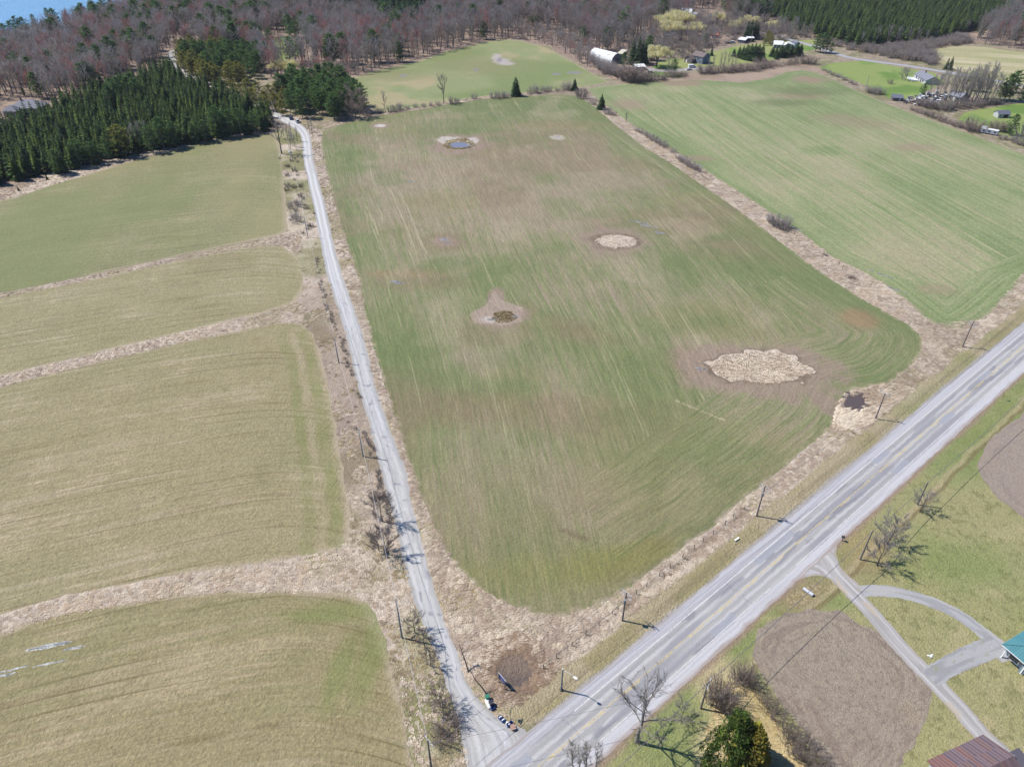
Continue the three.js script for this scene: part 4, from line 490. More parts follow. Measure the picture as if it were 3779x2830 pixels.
// a dense cedar: small sprays all over a rounded cone
function cedar(seed, H, R, base, tip, n = 5200) {
  const r = rng(seed), T = new Geo(), C = new Geo(), rr = (a, b) => a + (b - a) * r(); T.tube([[0, -0.2, 0], [0, H * 0.85, 0]], [H * 0.022, 0.03], 6);
  const lobes = []; for (let i = 0; i < 70; i++) { const t = rr(0.05, 1), a = rr(0, 2 * PI), w = R * (1 - t ** 1.7) ** 0.8 * rr(0.65, 1); lobes.push([cos(a) * w, t * H * 0.92, sin(a) * w, rr(0.5, 0.95) * R * 0.34]); }
  C.tint(...base);
  for (let k = 0; k < n; k++) { const q = lobes[floor(r() * 70)], u = rr(-1, 1), a = rr(0, 2 * PI), f = rr(0.6, 1.05), w = sqrt(1 - u * u) * f * q[3], s = rr(0.1, 0.24), X = q[0] + cos(a) * w, Y = q[1] + u * f * q[3] * 1.3 + 0.2, Z = q[2] + sin(a) * w, b = r() < 0.16 ? tip : base; tint(C, b, r, 0.4); const e = () => rr(-s, s); C.tri([X + e(), Y + e(), Z + e()], [X + e(), Y + e(), Z + e()], [X + e(), Y + s + e(), Z + e()]); }
  return [T.done(), C.done()];
}
// a weeping willow in yellow spring twig
function willow(seed, H, R, base) {
  const r = rng(seed), T = new Geo(), C = new Geo(), rr = (a, b) => a + (b - a) * r(); T.tube([[0, -0.2, 0], [0.1, H * 0.2, 0], [0, H * 0.4, 0.1]], [0.55, 0.42, 0.35], 6); C.tint(...base);
  for (let i = 0; i < 22; i++) {
    const a = i * 2.4, L = R * rr(0.35, 0.95), top = H * rr(0.72, 1) * (1 - 0.25 * (L / R) ** 2), P = [[0, H * rr(0.25, 0.4), 0], [cos(a) * L * 0.4, H * 0.62, sin(a) * L * 0.4], [cos(a) * L * 0.8, top * 0.92, sin(a) * L * 0.8], [cos(a) * L, top, sin(a) * L]];
    T.tube(P, [0.2, 0.14, 0.08, 0.02], 4);
    for (let k = 0; k < 100; k++) { const f = rr(0.3, 1), q = f < 0.6 ? 1 : 2, g = f < 0.6 ? (f - 0.3) / 0.3 : (f - 0.6) / 0.4, X = lerp(P[q][0], P[q + 1][0], g) + rr(-1.3, 1.3), Y = lerp(P[q][1], P[q + 1][1], g) + rr(-0.4, 0.7), Z = lerp(P[q][2], P[q + 1][2], g) + rr(-1.3, 1.3), l = rr(0.9, 2.6) * H / 14, w = rr(0.06, 0.13), ca = cos(k * 1.7) * w, sa = sin(k * 1.7) * w, dx = rr(-0.3, 0.3), dz = rr(-0.3, 0.3); tint(C, base, r, 0.3); C.quad([X - ca, Y, Z - sa], [X + ca, Y, Z + sa], [X + dx + ca * 0.4, Y - l, Z + dz + sa * 0.4], [X + dx - ca * 0.4, Y - l, Z + dz - sa * 0.4]); }
  }
  return [T.done(), C.done()];
}
// a leafless shrub: stems fanning out of the ground
function shrub(seed, H, R, n = 46, tw = 7, w = 0.055) {
  const r = rng(seed), S = new Geo(), C = new Geo(), rr = (a, b) => a + (b - a) * r();
  for (let i = 0; i < n; i++) {
    const a = rr(0, 2 * PI), b = sqrt(r()), x = cos(a) * b * R * 0.5, z = sin(a) * b * R * 0.5, o = rr(0.15, 0.6), X = x + cos(a) * R * o, Z = z + sin(a) * R * o, Y = H * rr(0.6, 1) * sqrt(max(0.15, 1 - 0.55 * b * b)), m = [lerp(x, X, 0.45), Y * 0.6, lerp(z, Z, 0.45)];
    S.tube([[x, -0.1, z], m, [X, Y, Z]], [w * 0.8, w * 0.55, 0.01], 3);
    for (let k = 0; k < tw; k++) { const f = rr(0.2, 1), p = f < 0.5 ? [lerp(x, m[0], f * 2), m[1] * f * 2, lerp(z, m[2], f * 2)] : [lerp(m[0], X, f * 2 - 1), lerp(m[1], Y, f * 2 - 1), lerp(m[2], Z, f * 2 - 1)], l = rr(0.35, 0.9) * H * 0.42, d = V(rr(-1, 1), rr(-0.1, 1.1), rr(-1, 1)).normalize().multiplyScalar(l), q = rr(0, 6), c = cos(q) * w * 0.5, s = sin(q) * w * 0.5; C.tri([p[0] - c, p[1], p[2] - s], [p[0] + c, p[1] + 0.02, p[2] + s], [p[0] + d.x, p[1] + d.y, p[2] + d.z]); }
  }
  return [S.done(), C.done()];
}
function plant(name, label, cat, pair, mats, x, z, h, group, turn, names = ['trunk', 'crown']) {
  const t = thing(name, label, cat, x, 0, z, turn ?? (x * 7.3 + z * 3.1) % 6.28, group);
  part(names[0], pair[0], mats[0], t); part(names[1], pair[1], mats[1], t); t.scale.setScalar(h); return t;
}
// many copies as one object that nobody could count
function mass(name, label, list, pairs, matsOf) { // list: [x, z, scale, variant, k, wide]
  const g = new THREE.Group(); g.name = numbered(name); scene.add(g); tag(g, label); g.userData.kind = 'stuff';
  const by = {}; for (const q of list) (by[q[3] + ':' + q[4]] ??= []).push(q);
  const M = new THREE.Matrix4(), Q = new THREE.Quaternion(), Y = V(0, 1, 0);
  for (const key in by) { const [v, k] = key.split(':'), m = matsOf(k), L = by[key];
    pairs[v].forEach((geo, n) => { const I = new THREE.InstancedMesh(geo, m[n], L.length); I.name = n ? 'crown' : 'trunk'; I.userData.kind = 'stuff'; shade(I); L.forEach(([x, z, s, , , w], i) => { Q.setFromAxisAngle(Y, (x * 5.1 + z * 2.3) % 6.28); I.setMatrixAt(i, M.compose(V(x, 0, z), Q, V(s * (w ?? 1), s, s * (w ?? 1)))); }); g.add(I); }); }
  return g;
}
// tufts of long grass over an area, as one uncounted mass
const tuftGeo = (seed, n, h, spread, w) => { const r = rng(seed), G = new Geo(), rr = (a, b) => a + (b - a) * r(); for (let k = 0; k < n; k++) { const a = rr(-0.75, 0.75), x = rr(-0.4, 0.4), z = rr(-0.4, 0.4), l = h * rr(0.4, 1.1), q = spread * rr(0.5, 1.1), c = -sin(a) * w, s = cos(a) * w; G.tri([x - c, 0.02, z - s], [x + c, 0.02, z + s], [x + cos(a) * q, l, z + sin(a) * q]); } return G.done(); };
const tuftGeos = [tuftGeo(1, 14, 0.2, 0.8, 0.075), tuftGeo(2, 13, 0.15, 0.95, 0.08), tuftGeo(3, 14, 0.3, 0.75, 0.07)], reedGeos = [tuftGeo(4, 11, 0.42, 0.9, 0.12), tuftGeo(5, 11, 0.3, 1.05, 0.13)];
const white = new THREE.MeshPhysicalMaterial({ color: 0xffffff, roughness: 1, side: THREE.DoubleSide, transmission: 0.08, specularIntensity: 0.2 });
function tufts(label, pts, geos, colours, smin, smax, seed, name = 'dry_grass') {
  const r = rng(seed), by = geos.map(() => []); for (const p of pts) by[floor(r() * geos.length)].push(p);
  const M = new THREE.Matrix4(), Q = new THREE.Quaternion(), Y = V(0, 1, 0), C = new THREE.Color();
  const g = new THREE.Group(); g.name = numbered(name); scene.add(g); tag(g, label); g.userData.kind = 'stuff';
  by.forEach((L, v) => { if (!L.length) return; const I = new THREE.InstancedMesh(geos[v], white, L.length); I.name = 'grass_tufts'; I.userData.kind = 'stuff'; shade(I);
    L.forEach(([x, z], i) => { const s = lerp(smin, smax, r()), n = fbm(x * 0.1, z * 0.1, 2); Q.setFromAxisAngle(Y, -0.62 + (fbm(x * 0.06 + 3, z * 0.06, 2) - 0.5) * 3 + (r() - 0.5) * 0.9); I.setMatrixAt(i, M.compose(V(x, 0.01, z), Q, V(s, s * lerp(0.6, 1.2, r()), s))); const c = colours[floor(clamp(vn(x * 0.25 + 9, z * 0.25) * 0.7 + r() * 0.3) * 0.999 * colours.length)], k = 0.88 + r() * 0.24; I.setColorAt(i, C.setRGB(min(0.8, c[0] * k * 1.36), min(0.8, c[1] * k * 1.36), min(0.8, c[2] * k * 1.34))); }); g.add(I); });
  return g;
}

// ---------- planting ----------
const BT = [1, 2, 3, 4, 5, 6].map((k) => bareTree(k * 11, { h: 16, r: 4.4 + (k % 3) * 0.6, limbs: 9, branches: 6, twigs: 14, clear: 0.3, tw: 0.08, tl: 1.7, up0: 35, up1: 70 }));
const BN = [1, 2, 3].map((k) => bareTree(k * 31 + 5, { h: 16, r: 3, tr: 0.19, limbs: 11, branches: 5, twigs: 11, clear: 0.25, tw: 0.08, tl: 1.4, up0: 50, up1: 75 }));
const BB = [1, 2, 3].map((k) => bareTree(k * 17 + 3, { h: 8, r: 4.2, tr: 0.14, limbs: 11, branches: 8, twigs: 24, clear: 0.16, tw: 0.05, tl: 1.15, up0: 15, up1: 60, sides: 6, rise: 0.16 }));
const SP = [1, 2, 3, 4].map((k) => spruce(k * 7, 12, 2.7 + 0.4 * (k % 3), [lin(104, 134, 58), lin(92, 120, 56), lin(122, 146, 66), lin(86, 116, 60)][k - 1]));
const SD = [1, 2, 3].map((k) => spruce(k * 9 + 2, 12, 3.5, lin(88, 118, 66), 18, 11));
const PN = [1, 2, 3, 4].map((k) => pine(k * 5, 15, 4.1, lin(112, 146, 80), 0.14));
const PY = [1, 2].map((k) => pine(k * 5 + 1, 13, 4, lin(164, 164, 78), 0.08));
const PL = [1, 2, 3].map((k) => spruce(k * 13 + 1, 13, 2.5 + 0.4 * k, [lin(124, 148, 70), lin(104, 130, 62), lin(96, 120, 58)][k - 1], 14, 9, 0.15));
const SH = [1, 2, 3, 4].map((k) => shrub(k * 3, 3.4, 2.4, 40, 11, 0.05)), SL = [1, 2, 3, 4].map((k) => shrub(k * 3 + 1, 3.4, 2.4, 24, 9, 0.05));
const WL = [1, 2, 3].map((k) => willow(k * 4, 14, 7.6, [0.74, 0.68, 0.38]));
const bark = [barkMat, leafMat], dist = (x, z) => hypot(x, z);
const take = (list, n) => { list.sort((a, b) => dist(a[0], a[1]) - dist(b[0], b[1])); return [list.slice(0, n), list.slice(n)]; };
const each3 = (l, f) => { for (let i = 0; i < l.length; i += 3) f(l[i], l[i + 1], l[i + 2], i / 3); };

const SPRUCES = [-241.8,-299.5, -234.4,-318.2, -224.9,-324.1, -214.5,-328.9, -203,-341.5, -191.75,-356.9, -179.41,-366.8, -160.02,-379.5, -145.32,-387.3, -132.88,-396.1, -131.68,-408.8, -136.89,-418.5, -148.25,-428.6, -188.33,-477.7, -204.2,-489.2, -222.4,-509.7, -237.6,-529.1, -243.4,-522.5, -247.7,-504.8, -257.6,-478.9, -264.8,-440, -267.9,-402.8, -276.1,-390.4, -286.1,-370.5];
const GROVE = [-133.15,-428.6, -123.37,-419.4, -108.97,-414, -95.87,-414, -86.52,-428.6, -94.06,-458.2, -108.74,-484.5, -125.54,-490.4, -139.21,-484.5, -144.15,-466.7], TRACKPINES = [-242.8,-551.3, -222.5,-516.1, -203,-496.3, -181.77,-486.9, -172.44,-501.1, -175.4,-534.5, -194.07,-575, -223.1,-584.4, -249.3,-590.8], PINES = [239.9,-699.5, 250.7,-658.3, 260.7,-631.9, 273.5,-607.3, 285.8,-610.8, 317.6,-624.7, 344.2,-633.7, 382.5,-666.2, 400.6,-678.3, 436.1,-712.7, 470.6,-750.4, 506.5,-802.7, 490.2,-852.6, 404.3,-888, 288.2,-888, 248.4,-750.4];
const CLEAR = [[-201.3,-615.9, -198.05,-662.2, -179.42,-666.2, -156.93,-594, -160.43,-551.3, -179.46,-565.9], [-152.3,-475.5, -159.39,-511, -148.76,-523.8, -127.96,-516.1, -115.1,-498.7, -124.28,-484.5], SPRUCES, GROVE, TRACKPINES, [-286.3,-382.6, -320.7,-439.1, -315.8,-459.3, -302.8,-466.7, -280.7,-452, -262.8,-417.6, -274.1,-400.3], [162.17,-717.2, 179.73,-786.3, 207.1,-786.3, 194.94,-717.2], [-149.17,-802.7, -122.01,-825.5, -85.72,-819.7, -75.68,-760.3, -80.97,-703.8, -92.56,-670.2, -109.12,-686.6, -130.02,-726.4], [-207.8,-825.5, -155.37,-825.5, -143.27,-781, -160.09,-750.4, -185.22,-765.4], [-2.9,-837.4, 88.26,-831.4, 80.66,-775.7, 33.15,-770.5, 1.81,-781]];
const TRACK = [-138.27,-428.6, -145.23,-436.2, -153.52,-446, -168.31,-462.5, -181.83,-477.7, -194.94,-490.4, -208.6,-503.5, -223.3,-519.9, -235.2,-537.2, -246.9,-558.5, -257,-581.2, -262.3,-600.6, -263.8,-628.3, -271.4,-670.2];
// bare wood, with single evergreens standing in it
{
  const WOOD = [-317.3,-360.4, -289.7,-414, -287.7,-439.1, -271.4,-456.2, -257.9,-466.7, -250.9,-508.5, -251.5,-551.3, -261.4,-590.8, -259.4,-600.6, -251.2,-594, -224.2,-587.6, -197.64,-581.2, -179.44,-544.2, -162.69,-504.8, -152.39,-489.2, -140.91,-491.5, -126.56,-495.1, -109.16,-491.5, -105.94,-519.9, -84.82,-547, -55.51,-594, -21.14,-635.6, -0.38,-646.7, 27.31,-619.4, 44.73,-576.6, 54.89,-534.5, 64.25,-581.2, 84.48,-604, 118.82,-686.6, 159.83,-731.1, 192.91,-726.4, 221.8,-708.2, 241.6,-735.8, 284.6,-888, 99.46,-894.7, -157.97,-901.5, -359.1,-915.5, -364.7,-868.4, -362.9,-808.3, -367.9,-735.8, -376.2,-666.2, -386.6,-600.6, -408.5,-530.5];
  const THICK = [-2.3,-646.7, 27.31,-619.4, 44.73,-576.6, 54.89,-534.5, 64.25,-581.2, 53.82,-628.3, 29.12,-666.2, 5.66,-686.6], THICK2 = [-152.39,-489.2, -125.79,-491.5, -108.72,-489.2, -105.49,-517.3, -112.88,-537.2, -135.71,-537.2, -158.55,-537.2], RIGHTWOOD = [370.6,-622.9, 384.8,-609, 400,-594, 466.7,-614.2, 627.3,-855.7, 580.2,-843.4, 509.6,-781, 490.8,-768, 457.2,-726.4, 415.6,-682.4, 388.1,-654.4], r = rng(8), all = [], EVER = [];
  for (const [poly, seed] of [[WOOD, 3], [RIGHTWOOD, 4]]) for (const [x, z] of scatter(poly, 5.9, seed)) {
    if (CLEAR.some((c) => inside(c, x, z)) || lineDist(TRACK, x, z) < 6.5) continue;
    const thick = inside(THICK, x, z) || inside(THICK2, x, z), q = fbm(x * 0.011 + 4, z * 0.011, 2), e = r();
    if (!thick && r() < 0.035 + 0.3 * sstep(0.62, 0.74, fbm(x * 0.013 + 60, z * 0.013, 2)) * sstep(-430, -520, z) * (x > 20 && z > -720 ? 0 : 1)) { EVER.push([x, z, 0.9 + 0.6 * r(), floor(r() * 4), 'g']); continue; }
    all.push([x, z, (thick ? 0.42 + 0.2 * r() : 0.82 + 0.36 * r()), floor(r() * 6), e < 0.07 + 0.2 * sstep(0.5, 0.7, q) + 0.14 * sstep(-240, -330, x) ? 'red' : e < 0.3 ? 'brown' : e < 0.4 ? 'pale' : e < 0.44 ? 'dark' : 'grey', thick ? 1.7 : 1]);
  }
  const [near, rest] = take(all, 125);
  for (const [x, z, s, v, k, w] of near) { const t = plant('bare_tree', k === 'red' ? 'leafless tree with reddish buds in the bare wood' : w > 1 ? 'low leafless tree in the grey thicket edge of the wood' : 'leafless grey brown tree in the bare wood', 'tree', BT[v], [barkMat, twigMats[k]], x, z, s, k === 'red' ? 'red budded trees of the wood' : w > 1 ? 'low trees of the thicket' : 'leafless trees of the wood'); if (w > 1) t.scale.set(s * w, s, s * w); }
  mass('woodland', 'leafless grey and reddish wood stretching to the top of the picture', rest, BT, (k) => [barkMat, twigMats[k]]);
  mass('evergreen_wood', 'scattered dark pines among the leafless trees of the wood', EVER, PN, () => bark); console.log('wood', all.length, EVER.length);
}
{ // spruce plantation, left
  const all = scatter(SPRUCES, 4.5, 12, 0.6).map(([x, z], i) => [x, z, 0.68 + 0.5 * vn(i * 1.7, 3), floor(vn(i * 2.3, 8) * 3.99), 'g']);
  const [near, rest] = take(all, 215);
  for (const [x, z, s, v] of near) plant('spruce_tree', 'dark spruce in the dense plantation west of the road', 'tree', SP[v], bark, x, z, s, 'spruces of the left plantation');
  mass('spruce_plantation', 'dense dark rows of spruces further back in the left plantation', rest, SP, () => bark);
  console.log('spruce', all.length);
}
{ // pine plantation, far right
  const all = scatter(PINES, 5, 13, 0.6).map(([x, z], i) => [x, z, 0.72 + 0.5 * vn(i * 1.7, 9), floor(vn(i * 2.3, 5) * 2.99), 'g']);
  const [near, rest] = take(all, 70);
  for (const [x, z, s, v] of near) plant('pine_tree', 'slender green pine in the far right plantation', 'tree', PL[v], bark, x, z, s, 'pines of the far right plantation');
  mass('pine_plantation', 'dense pines further back in the far right plantation', rest, PL, () => bark);
  console.log('pines', all.length);
}
for (const [x, z] of scatter(GROVE, 6.8, 14, 0.7)) plant('pine_tree', 'bushy green pine in the grove east of the road bend', 'tree', PN[abs(floor(x)) % 4], bark, x, z, 0.85 + 0.3 * vn(x, z), 'pines of the grove at the road bend');
for (const [x, z] of scatter(TRACKPINES, 7.4, 15, 0.7)) { const y = vn(x * 0.05, z * 0.05) > 0.55; plant('pine_tree', y ? 'yellowish pine beside the woodland track' : 'green pine beside the woodland track', 'tree', y ? PY[abs(floor(x)) % 2] : PN[abs(floor(x)) % 4], bark, x, z, 0.8 + 0.25 * vn(x, z), y ? 'yellowish pines by the woodland track' : 'green pines by the woodland track'); }
// yellow green pines between track and road
each3([-171.62,-459.3,11.6, -164.56,-452,10.7, -161.94,-460.3,12.4, -154.31,-442,11.1, -153.85,-452,12.3, -145.23,-436.2,11.0, -145.7,-448,11.7, -138.97,-434.2,10.4, -156.74,-438.1,8.1, -142.58,-452,11.7, -135.78,-442,11.1, -132.73,-424.9,9.0], (x, z, h, i) => plant('pine_tree', 'yellow green pine where the track meets the gravel road', 'tree', PY[i % 2], bark, x, z, h / 13, 'yellow green pines at the track mouth'));
// big pines on the plantation's front edge
each3([-177.94,-366.1,16.2, -173.12,-369,13.1, -164.5,-374.9,9.9, -160.45,-377.2,11.6, -155.45,-384.1,16.6, -150.28,-387.3,13.9, -145.81,-388.8,14.4, -139.51,-392.9,11.4, -208,-340.2,13.3, -203.1,-344.1,11.0, -213,-330.1,11.8, -198.18,-348,10.8, -181.55,-360.4,13.8, -137.37,-398.6,10.3], (x, z, h, i) => plant('pine_tree', 'tall blue green pine on the front edge of the spruce plantation', 'tree', PN[i % 4], bark, x, z, h / 15, 'pines on the plantation front edge'));
each3([-232.1,-325.3,12.7, -225.3,-327.1,11.1, -239.6,-330.1,12.6, -232.9,-332.6,13.1], (x, z, h, i) => plant('spruce_tree', 'large spruce at the left end of the plantation front', 'tree', SD[i % 3], bark, x, z, h / 12, 'large spruces at the plantation left end'));
plant('pine_tree', 'broad yellow green pine in front of the dark plantation', 'tree', PY[0], bark, -193.63, -354.8, 15.8/13);
each3([-190.37,-364.6,14.3, -188.13,-366.1,14.8, -186.35,-367.5,13.5, -191.82,-362.5,12.7], (x, z, h, i) => plant('bare_tree', 'leafless tree among the pines on the plantation front', 'tree', BN[i % 3], [barkMat, twigMats.grey], x, z, h / 16, 'leafless trees on the plantation front'));
each3([-215.5,-322.9,2.6, -221.1,-309.2,2.1], (x, z, h, i) => plant('spruce_tree', ['young conifer on the dead grass before the plantation', 'young conifer at the left edge by the dead grass'][i], 'tree', SD[i], bark, x, z, h / 12));
// conifers standing in the wood
each3([-296.7,-646.7,14.5, -284.8,-628.3,11.5, -302.1,-496.3,13.1, -293.5,-470,10.7, -305.1,-466.7,5.0, -245.8,-635.6,12.3, -259.1,-646.7,7.7, -233.7,-639.2,14.4, -225.7,-631.9,12.9, -225.6,-726.4,14.8, -215.6,-712.7,14.9, -199.65,-686.6,15.2, -183.24,-646.7,17.9, -174.15,-628.3,16.2, -217.8,-690.9,11.7, -189.66,-712.7,15.7, -276.4,-786.3,13.7, -189.02,-607.3,13.9, -207.2,-639.2,12.4, -205.5,-614.2,10.0], (x, z, h, i) => plant('pine_tree', 'single dark pine standing among the leafless trees', 'tree', PN[i % 4], bark, x, z, h / 15, 'single pines in the wood'));
each3([-422.1,-646.7,13.2, -411.5,-635.6,13.0, -410.4,-643,13.8, -407.1,-646.7,16.6, -403.8,-650.5,15.3, -393.9,-639.2,12.4, -412,-690.9,5.9, -428.2,-731.1,9.9, -423.6,-699.5,9.6, -383.9,-631.9,14.3, -398.6,-755.3,11.0, -342.9,-775.7,9.6], (x, z, h, i) => plant('pine_tree', 'tall ragged pine on the lake shore', 'tree', PN[(i + 1) % 4], bark, x, z, h / 15, 'pines on the lake shore'));
{ const all = []; for (const [poly, sd] of [[[-149.17,-802.7, -122.01,-825.5, -85.72,-819.7, -75.68,-760.3, -80.97,-703.8, -92.56,-670.2, -109.12,-686.6, -130.02,-726.4], 21], [[-207.8,-825.5, -155.37,-825.5, -143.27,-781, -160.09,-750.4, -185.22,-765.4], 22], [[-2.9,-837.4, 88.26,-831.4, 80.66,-775.7, 33.15,-770.5, 1.81,-781], 23], [[-260.2,-825.5, -196.01,-837.4, -146.78,-831.4, -131.53,-735.8, -152.05,-708.2, -176.76,-726.4, -196.89,-721.8, -210.2,-708.2, -239,-760.3], 24], [[-82.82,-814, -31.46,-825.5, -25.7,-791.7, -64.62,-760.3], 25], [[-99.96,-690.9, -82.58,-699.5, -73.98,-654.4, -90.01,-643], 26]]) for (const [x, z] of scatter(poly, sd > 23 ? 13 : 8, sd, 0.8)) all.push([x, z, 1.5 + 0.45 * vn(x, z), abs(floor(x)) % 3, 'g']);
  mass('evergreen_wood', 'dark evergreens at the back of the bare wood', all, SD, () => bark); }
each3([16.88,-682.4,10.9, 20.79,-678.3,12.9, 50.92,-686.6,12.3, 54.45,-690.9,13.1, 44.7,-690.9,8.8, 59.65,-695.1,5.2, -88.46,-662.2,12.0, -84.1,-658.3,11.3], (x, z, h, i) => plant('pine_tree', 'dark pine in the wood behind the grey thicket', 'tree', PN[i % 4], bark, x, z, h / 15, 'dark pines behind the thicket'));
each3([-159.19,-517.3,12.6, -154.46,-518.6,10.0, -150.03,-516.1,12.9, -232.5,-628.3,8.8, -227.6,-631.9,9.6, -235.3,-621.2,7.4], (x, z, h, i) => plant('willow_tree', 'pale yellow willow in the wood clearing', 'tree', WL[i % 3], [barkMat, leafMat], x, z, h / 14, 'pale willows of the wood clearing'));

// hedgerow and road trees
plant('bare_tree', 'large leafless tree on the fence line between pasture and crop', 'tree', BT[1], [barkDark, twigMats.dark], -41.34, -451, 15.6/16);
plant('bare_tree', 'slim leafless tree left of the large one on the pasture fence line', 'tree', BN[0], [barkMat, twigMats.grey], -74.53, -433.3, 12.2/16);
plant('spruce_tree', 'dense dark spruce standing alone on the pasture fence line', 'tree', SD[0], bark, 2.32, -467.8, 11.5/12).scale.multiply(V(1.3, 1, 1.3));
plant('pine_tree', 'dark green pine at the corner of the pasture fence line', 'tree', SD[1], bark, 40.09, -481.1, 7.3/12).scale.multiply(V(1.4, 1, 1.4));
plant('pine_tree', 'ragged green conifer on the hedge strip below the corner', 'tree', SD[2], bark, 52.98, -438.1, 8.7/12).scale.multiply(V(1.3, 1, 1.3));
plant('bare_tree', 'small crooked leafless tree on the hedge strip', 'tree', BN[1], [barkDark, twigMats.dark], 63.9, -408.8, 6.5/16);
plant('bare_tree', 'big leafless tree at the road bend with a tall bare trunk', 'tree', BT[3], [barkDark, twigMats.brown], -116.15, -359, 17.3/16);
each3([-118.36,-388.1,7.5, -119.4,-383.3,8.4, -113,-378.7,7.9, -113.08,-365.4,10.0, -111.84,-369,7.5, -113.15,-370.5,7.5, -122.92,-388.8,7.3, -123.75,-382.6,10.1], (x, z, h, i) => plant('bare_tree', 'thin leafless sapling beside the gravel road bend', 'tree', BN[i % 3], [barkDark, twigMats.grey], x, z, h / 16, 'thin saplings at the road bend'));
each3([-107.32,-388.8,9.2, -110.27,-394.5,5.7], (x, z, h, i) => plant('bare_tree', ['thin leafless tree on the east side of the road bend', 'smaller leafless tree behind it on the east side of the bend'][i], 'tree', BN[i], [barkMat, twigMats.grey], x, z, h / 16));
plant('bare_tree', 'reddish leafless tree at the corner of the pine grove', 'tree', BB[0], [barkMat, twigMats.brown], -90.12, -423, 14.2/8);
each3([-85.59,-423,9.5, -91.28,-417.6,9.1, -86.53,-417.6,7.6], (x, z, h, i) => plant('bare_tree', 'brown leafless tree at the edge of the pine grove', 'tree', BB[i], [barkMat, twigMats.brown], x, z, h / 8, 'brown trees at the grove edge'));
each3([92.98,-113.95,5.2, 81.46,-104.4,7.3, 76.96,-98.61,7.1], (x, z, h, i) => plant('bare_tree', ['smallest of three leafless trees on the roadside lawn, nearest the ploughed plot', 'middle of three leafless trees on the roadside lawn', 'leafless tree on the lawn beside the driveway mouth'][i], 'tree', BB[i], [barkDark, twigMats.grey], x, z, h / 8));
plant('bare_tree', 'gnarled old leafless tree leaning over the near side of the highway', 'tree', bareTree(404, { h: 16, r: 5.8, tr: 0.3, limbs: 13, branches: 9, twigs: 20, clear: 0.3, tw: 0.045, tl: 1.1, up0: 8, up1: 62, sides: 8, rise: 0.12 }), [barkPale, mat(156, 146, 138, { side: THREE.DoubleSide })], 21.07, -61.42, 16.6/16);
each3([9.88,-56.42,10.3, 11.86,-55.77,10.2, 13.64,-56.28,8.6, 10.74,-54.83,9.0], (x, z, h, i) => plant('bare_tree', 'slender leafless tree cut by the bottom edge beside the highway', 'tree', BN[i % 3], [barkMat, twigMats.pale], x, z, h / 16, 'slender trees at the bottom edge'));
each3([-29.09,-110.98,9.4, -27.15,-101.84,9.2, -28.66,-102.6,5.8, -18.69,-82.43,8.2, -16.41,-79.22,6.8, -15.01,-75.3,6.5, -12.58,-67.45,9.5, -11.9,-66.03,7.3], (x, z, h, i) => { const t = plant('bare_tree', i < 1 ? 'dark twisted leafless tree by the gravel road, farthest of the verge trees' : i < 3 ? 'twisted leafless tree on the gravel road verge near the patched surface' : i < 6 ? 'dense leafless tree on the verge beside the leaning wire pole' : 'leafless tree in the thicket at the junction', 'tree', BB[i % 3], [barkDark, twigMats[i < 6 ? 'dark' : 'brown']], x, z, h / 8, i < 1 ? undefined : i < 3 ? 'verge trees by the patched road' : i < 6 ? 'verge trees by the wire pole' : 'thicket trees at the junction'); t.scale.multiplyScalar(i < 3 ? 0.78 : 0.58); });
// two dead leaning trunks east of the junction
{ const dead = (label, P, twn, seed) => { const t = thing('dead_tree', label, 'dead tree', P[0][0], 0, P[0][2]), G = new Geo(), C = new Geo(), r = rng(seed), q = P.map((p) => [p[0] - P[0][0], p[1], p[2] - P[0][2]]); G.tube(q, q.map((_, k) => lerp(0.16, 0.03, k / (q.length - 1))), 5); for (let k = 0; k < twn; k++) { const f = 0.25 + r() * 0.74, s = f * (q.length - 1), i = min(q.length - 2, floor(s)), a = q[i], b = q[i + 1], p = [lerp(a[0], b[0], s - i), lerp(a[1], b[1], s - i), lerp(a[2], b[2], s - i)], l = 0.6 + 1.6 * r(); C.tube([p, [p[0] + (r() - 0.5) * l * 1.6, p[1] + (0.1 + r() * 0.6) * l, p[2] + (r() - 0.5) * l * 1.6]], [0.03, 0.008], 3); } part('trunk', G.done(), barkDark, t); part('branches', C.done(), twigMats.dark, t); };
  dead('dead leaning trunk with few twigs behind the roadside bins', [[-4.53, 0, -69.87], [-5.42, 1.6, -70.33], [-6.52, 3.4, -70.66], [-7.31, 5.2, -71.32]], 16, 6);
  dead('bushy dead leaning tree between the gravel road and the dark hollow', [[-7.96, 0, -74.18], [-8.46, 1.5, -75.1], [-9.02, 3.2, -75.88], [-9.58, 5, -76.58]], 40, 7); }

// shrubs
const bush = (l, label, group, key, wide = 1.15) => each3(l, (x, z, h, i) => { const row = l.length > 24, e = row ? 2.4 * (vn(x * 1.7, z * 1.3) - 0.5) : 0, t = plant('shrub', typeof label === 'string' ? label : label[i], 'shrub', (key === 'bark' ? SL : SH)[i % 4], [barkMat, twigMats[key]], x + e, z + e * 0.8, h / 3.2 * (row ? 0.6 + 0.75 * vn(x * 2.1 + 5, z * 1.9) : 1), group, undefined, ['stems', 'twigs']); t.scale.x *= wide * (row ? 0.8 + 0.5 * vn(x * 3, z) : 1); t.scale.z *= wide; });
bush([-85.4,-426.7,3.1, -82.48,-428.6,3.6, -78.72,-430.4,3.1, -75.34,-431.4,3.1, -70.86,-432.3,3.7, -67.58,-434.2,3.7, -65.09,-436.2,4.2, -62.04,-438.1,3.2, -56.86,-441,2.4, -52.92,-443,2.4, -48.94,-445,2.4, -44.94,-447,2.7], 'grey shrub in the hedge along the pasture fence line', 'shrubs of the pasture hedge', 'grey');
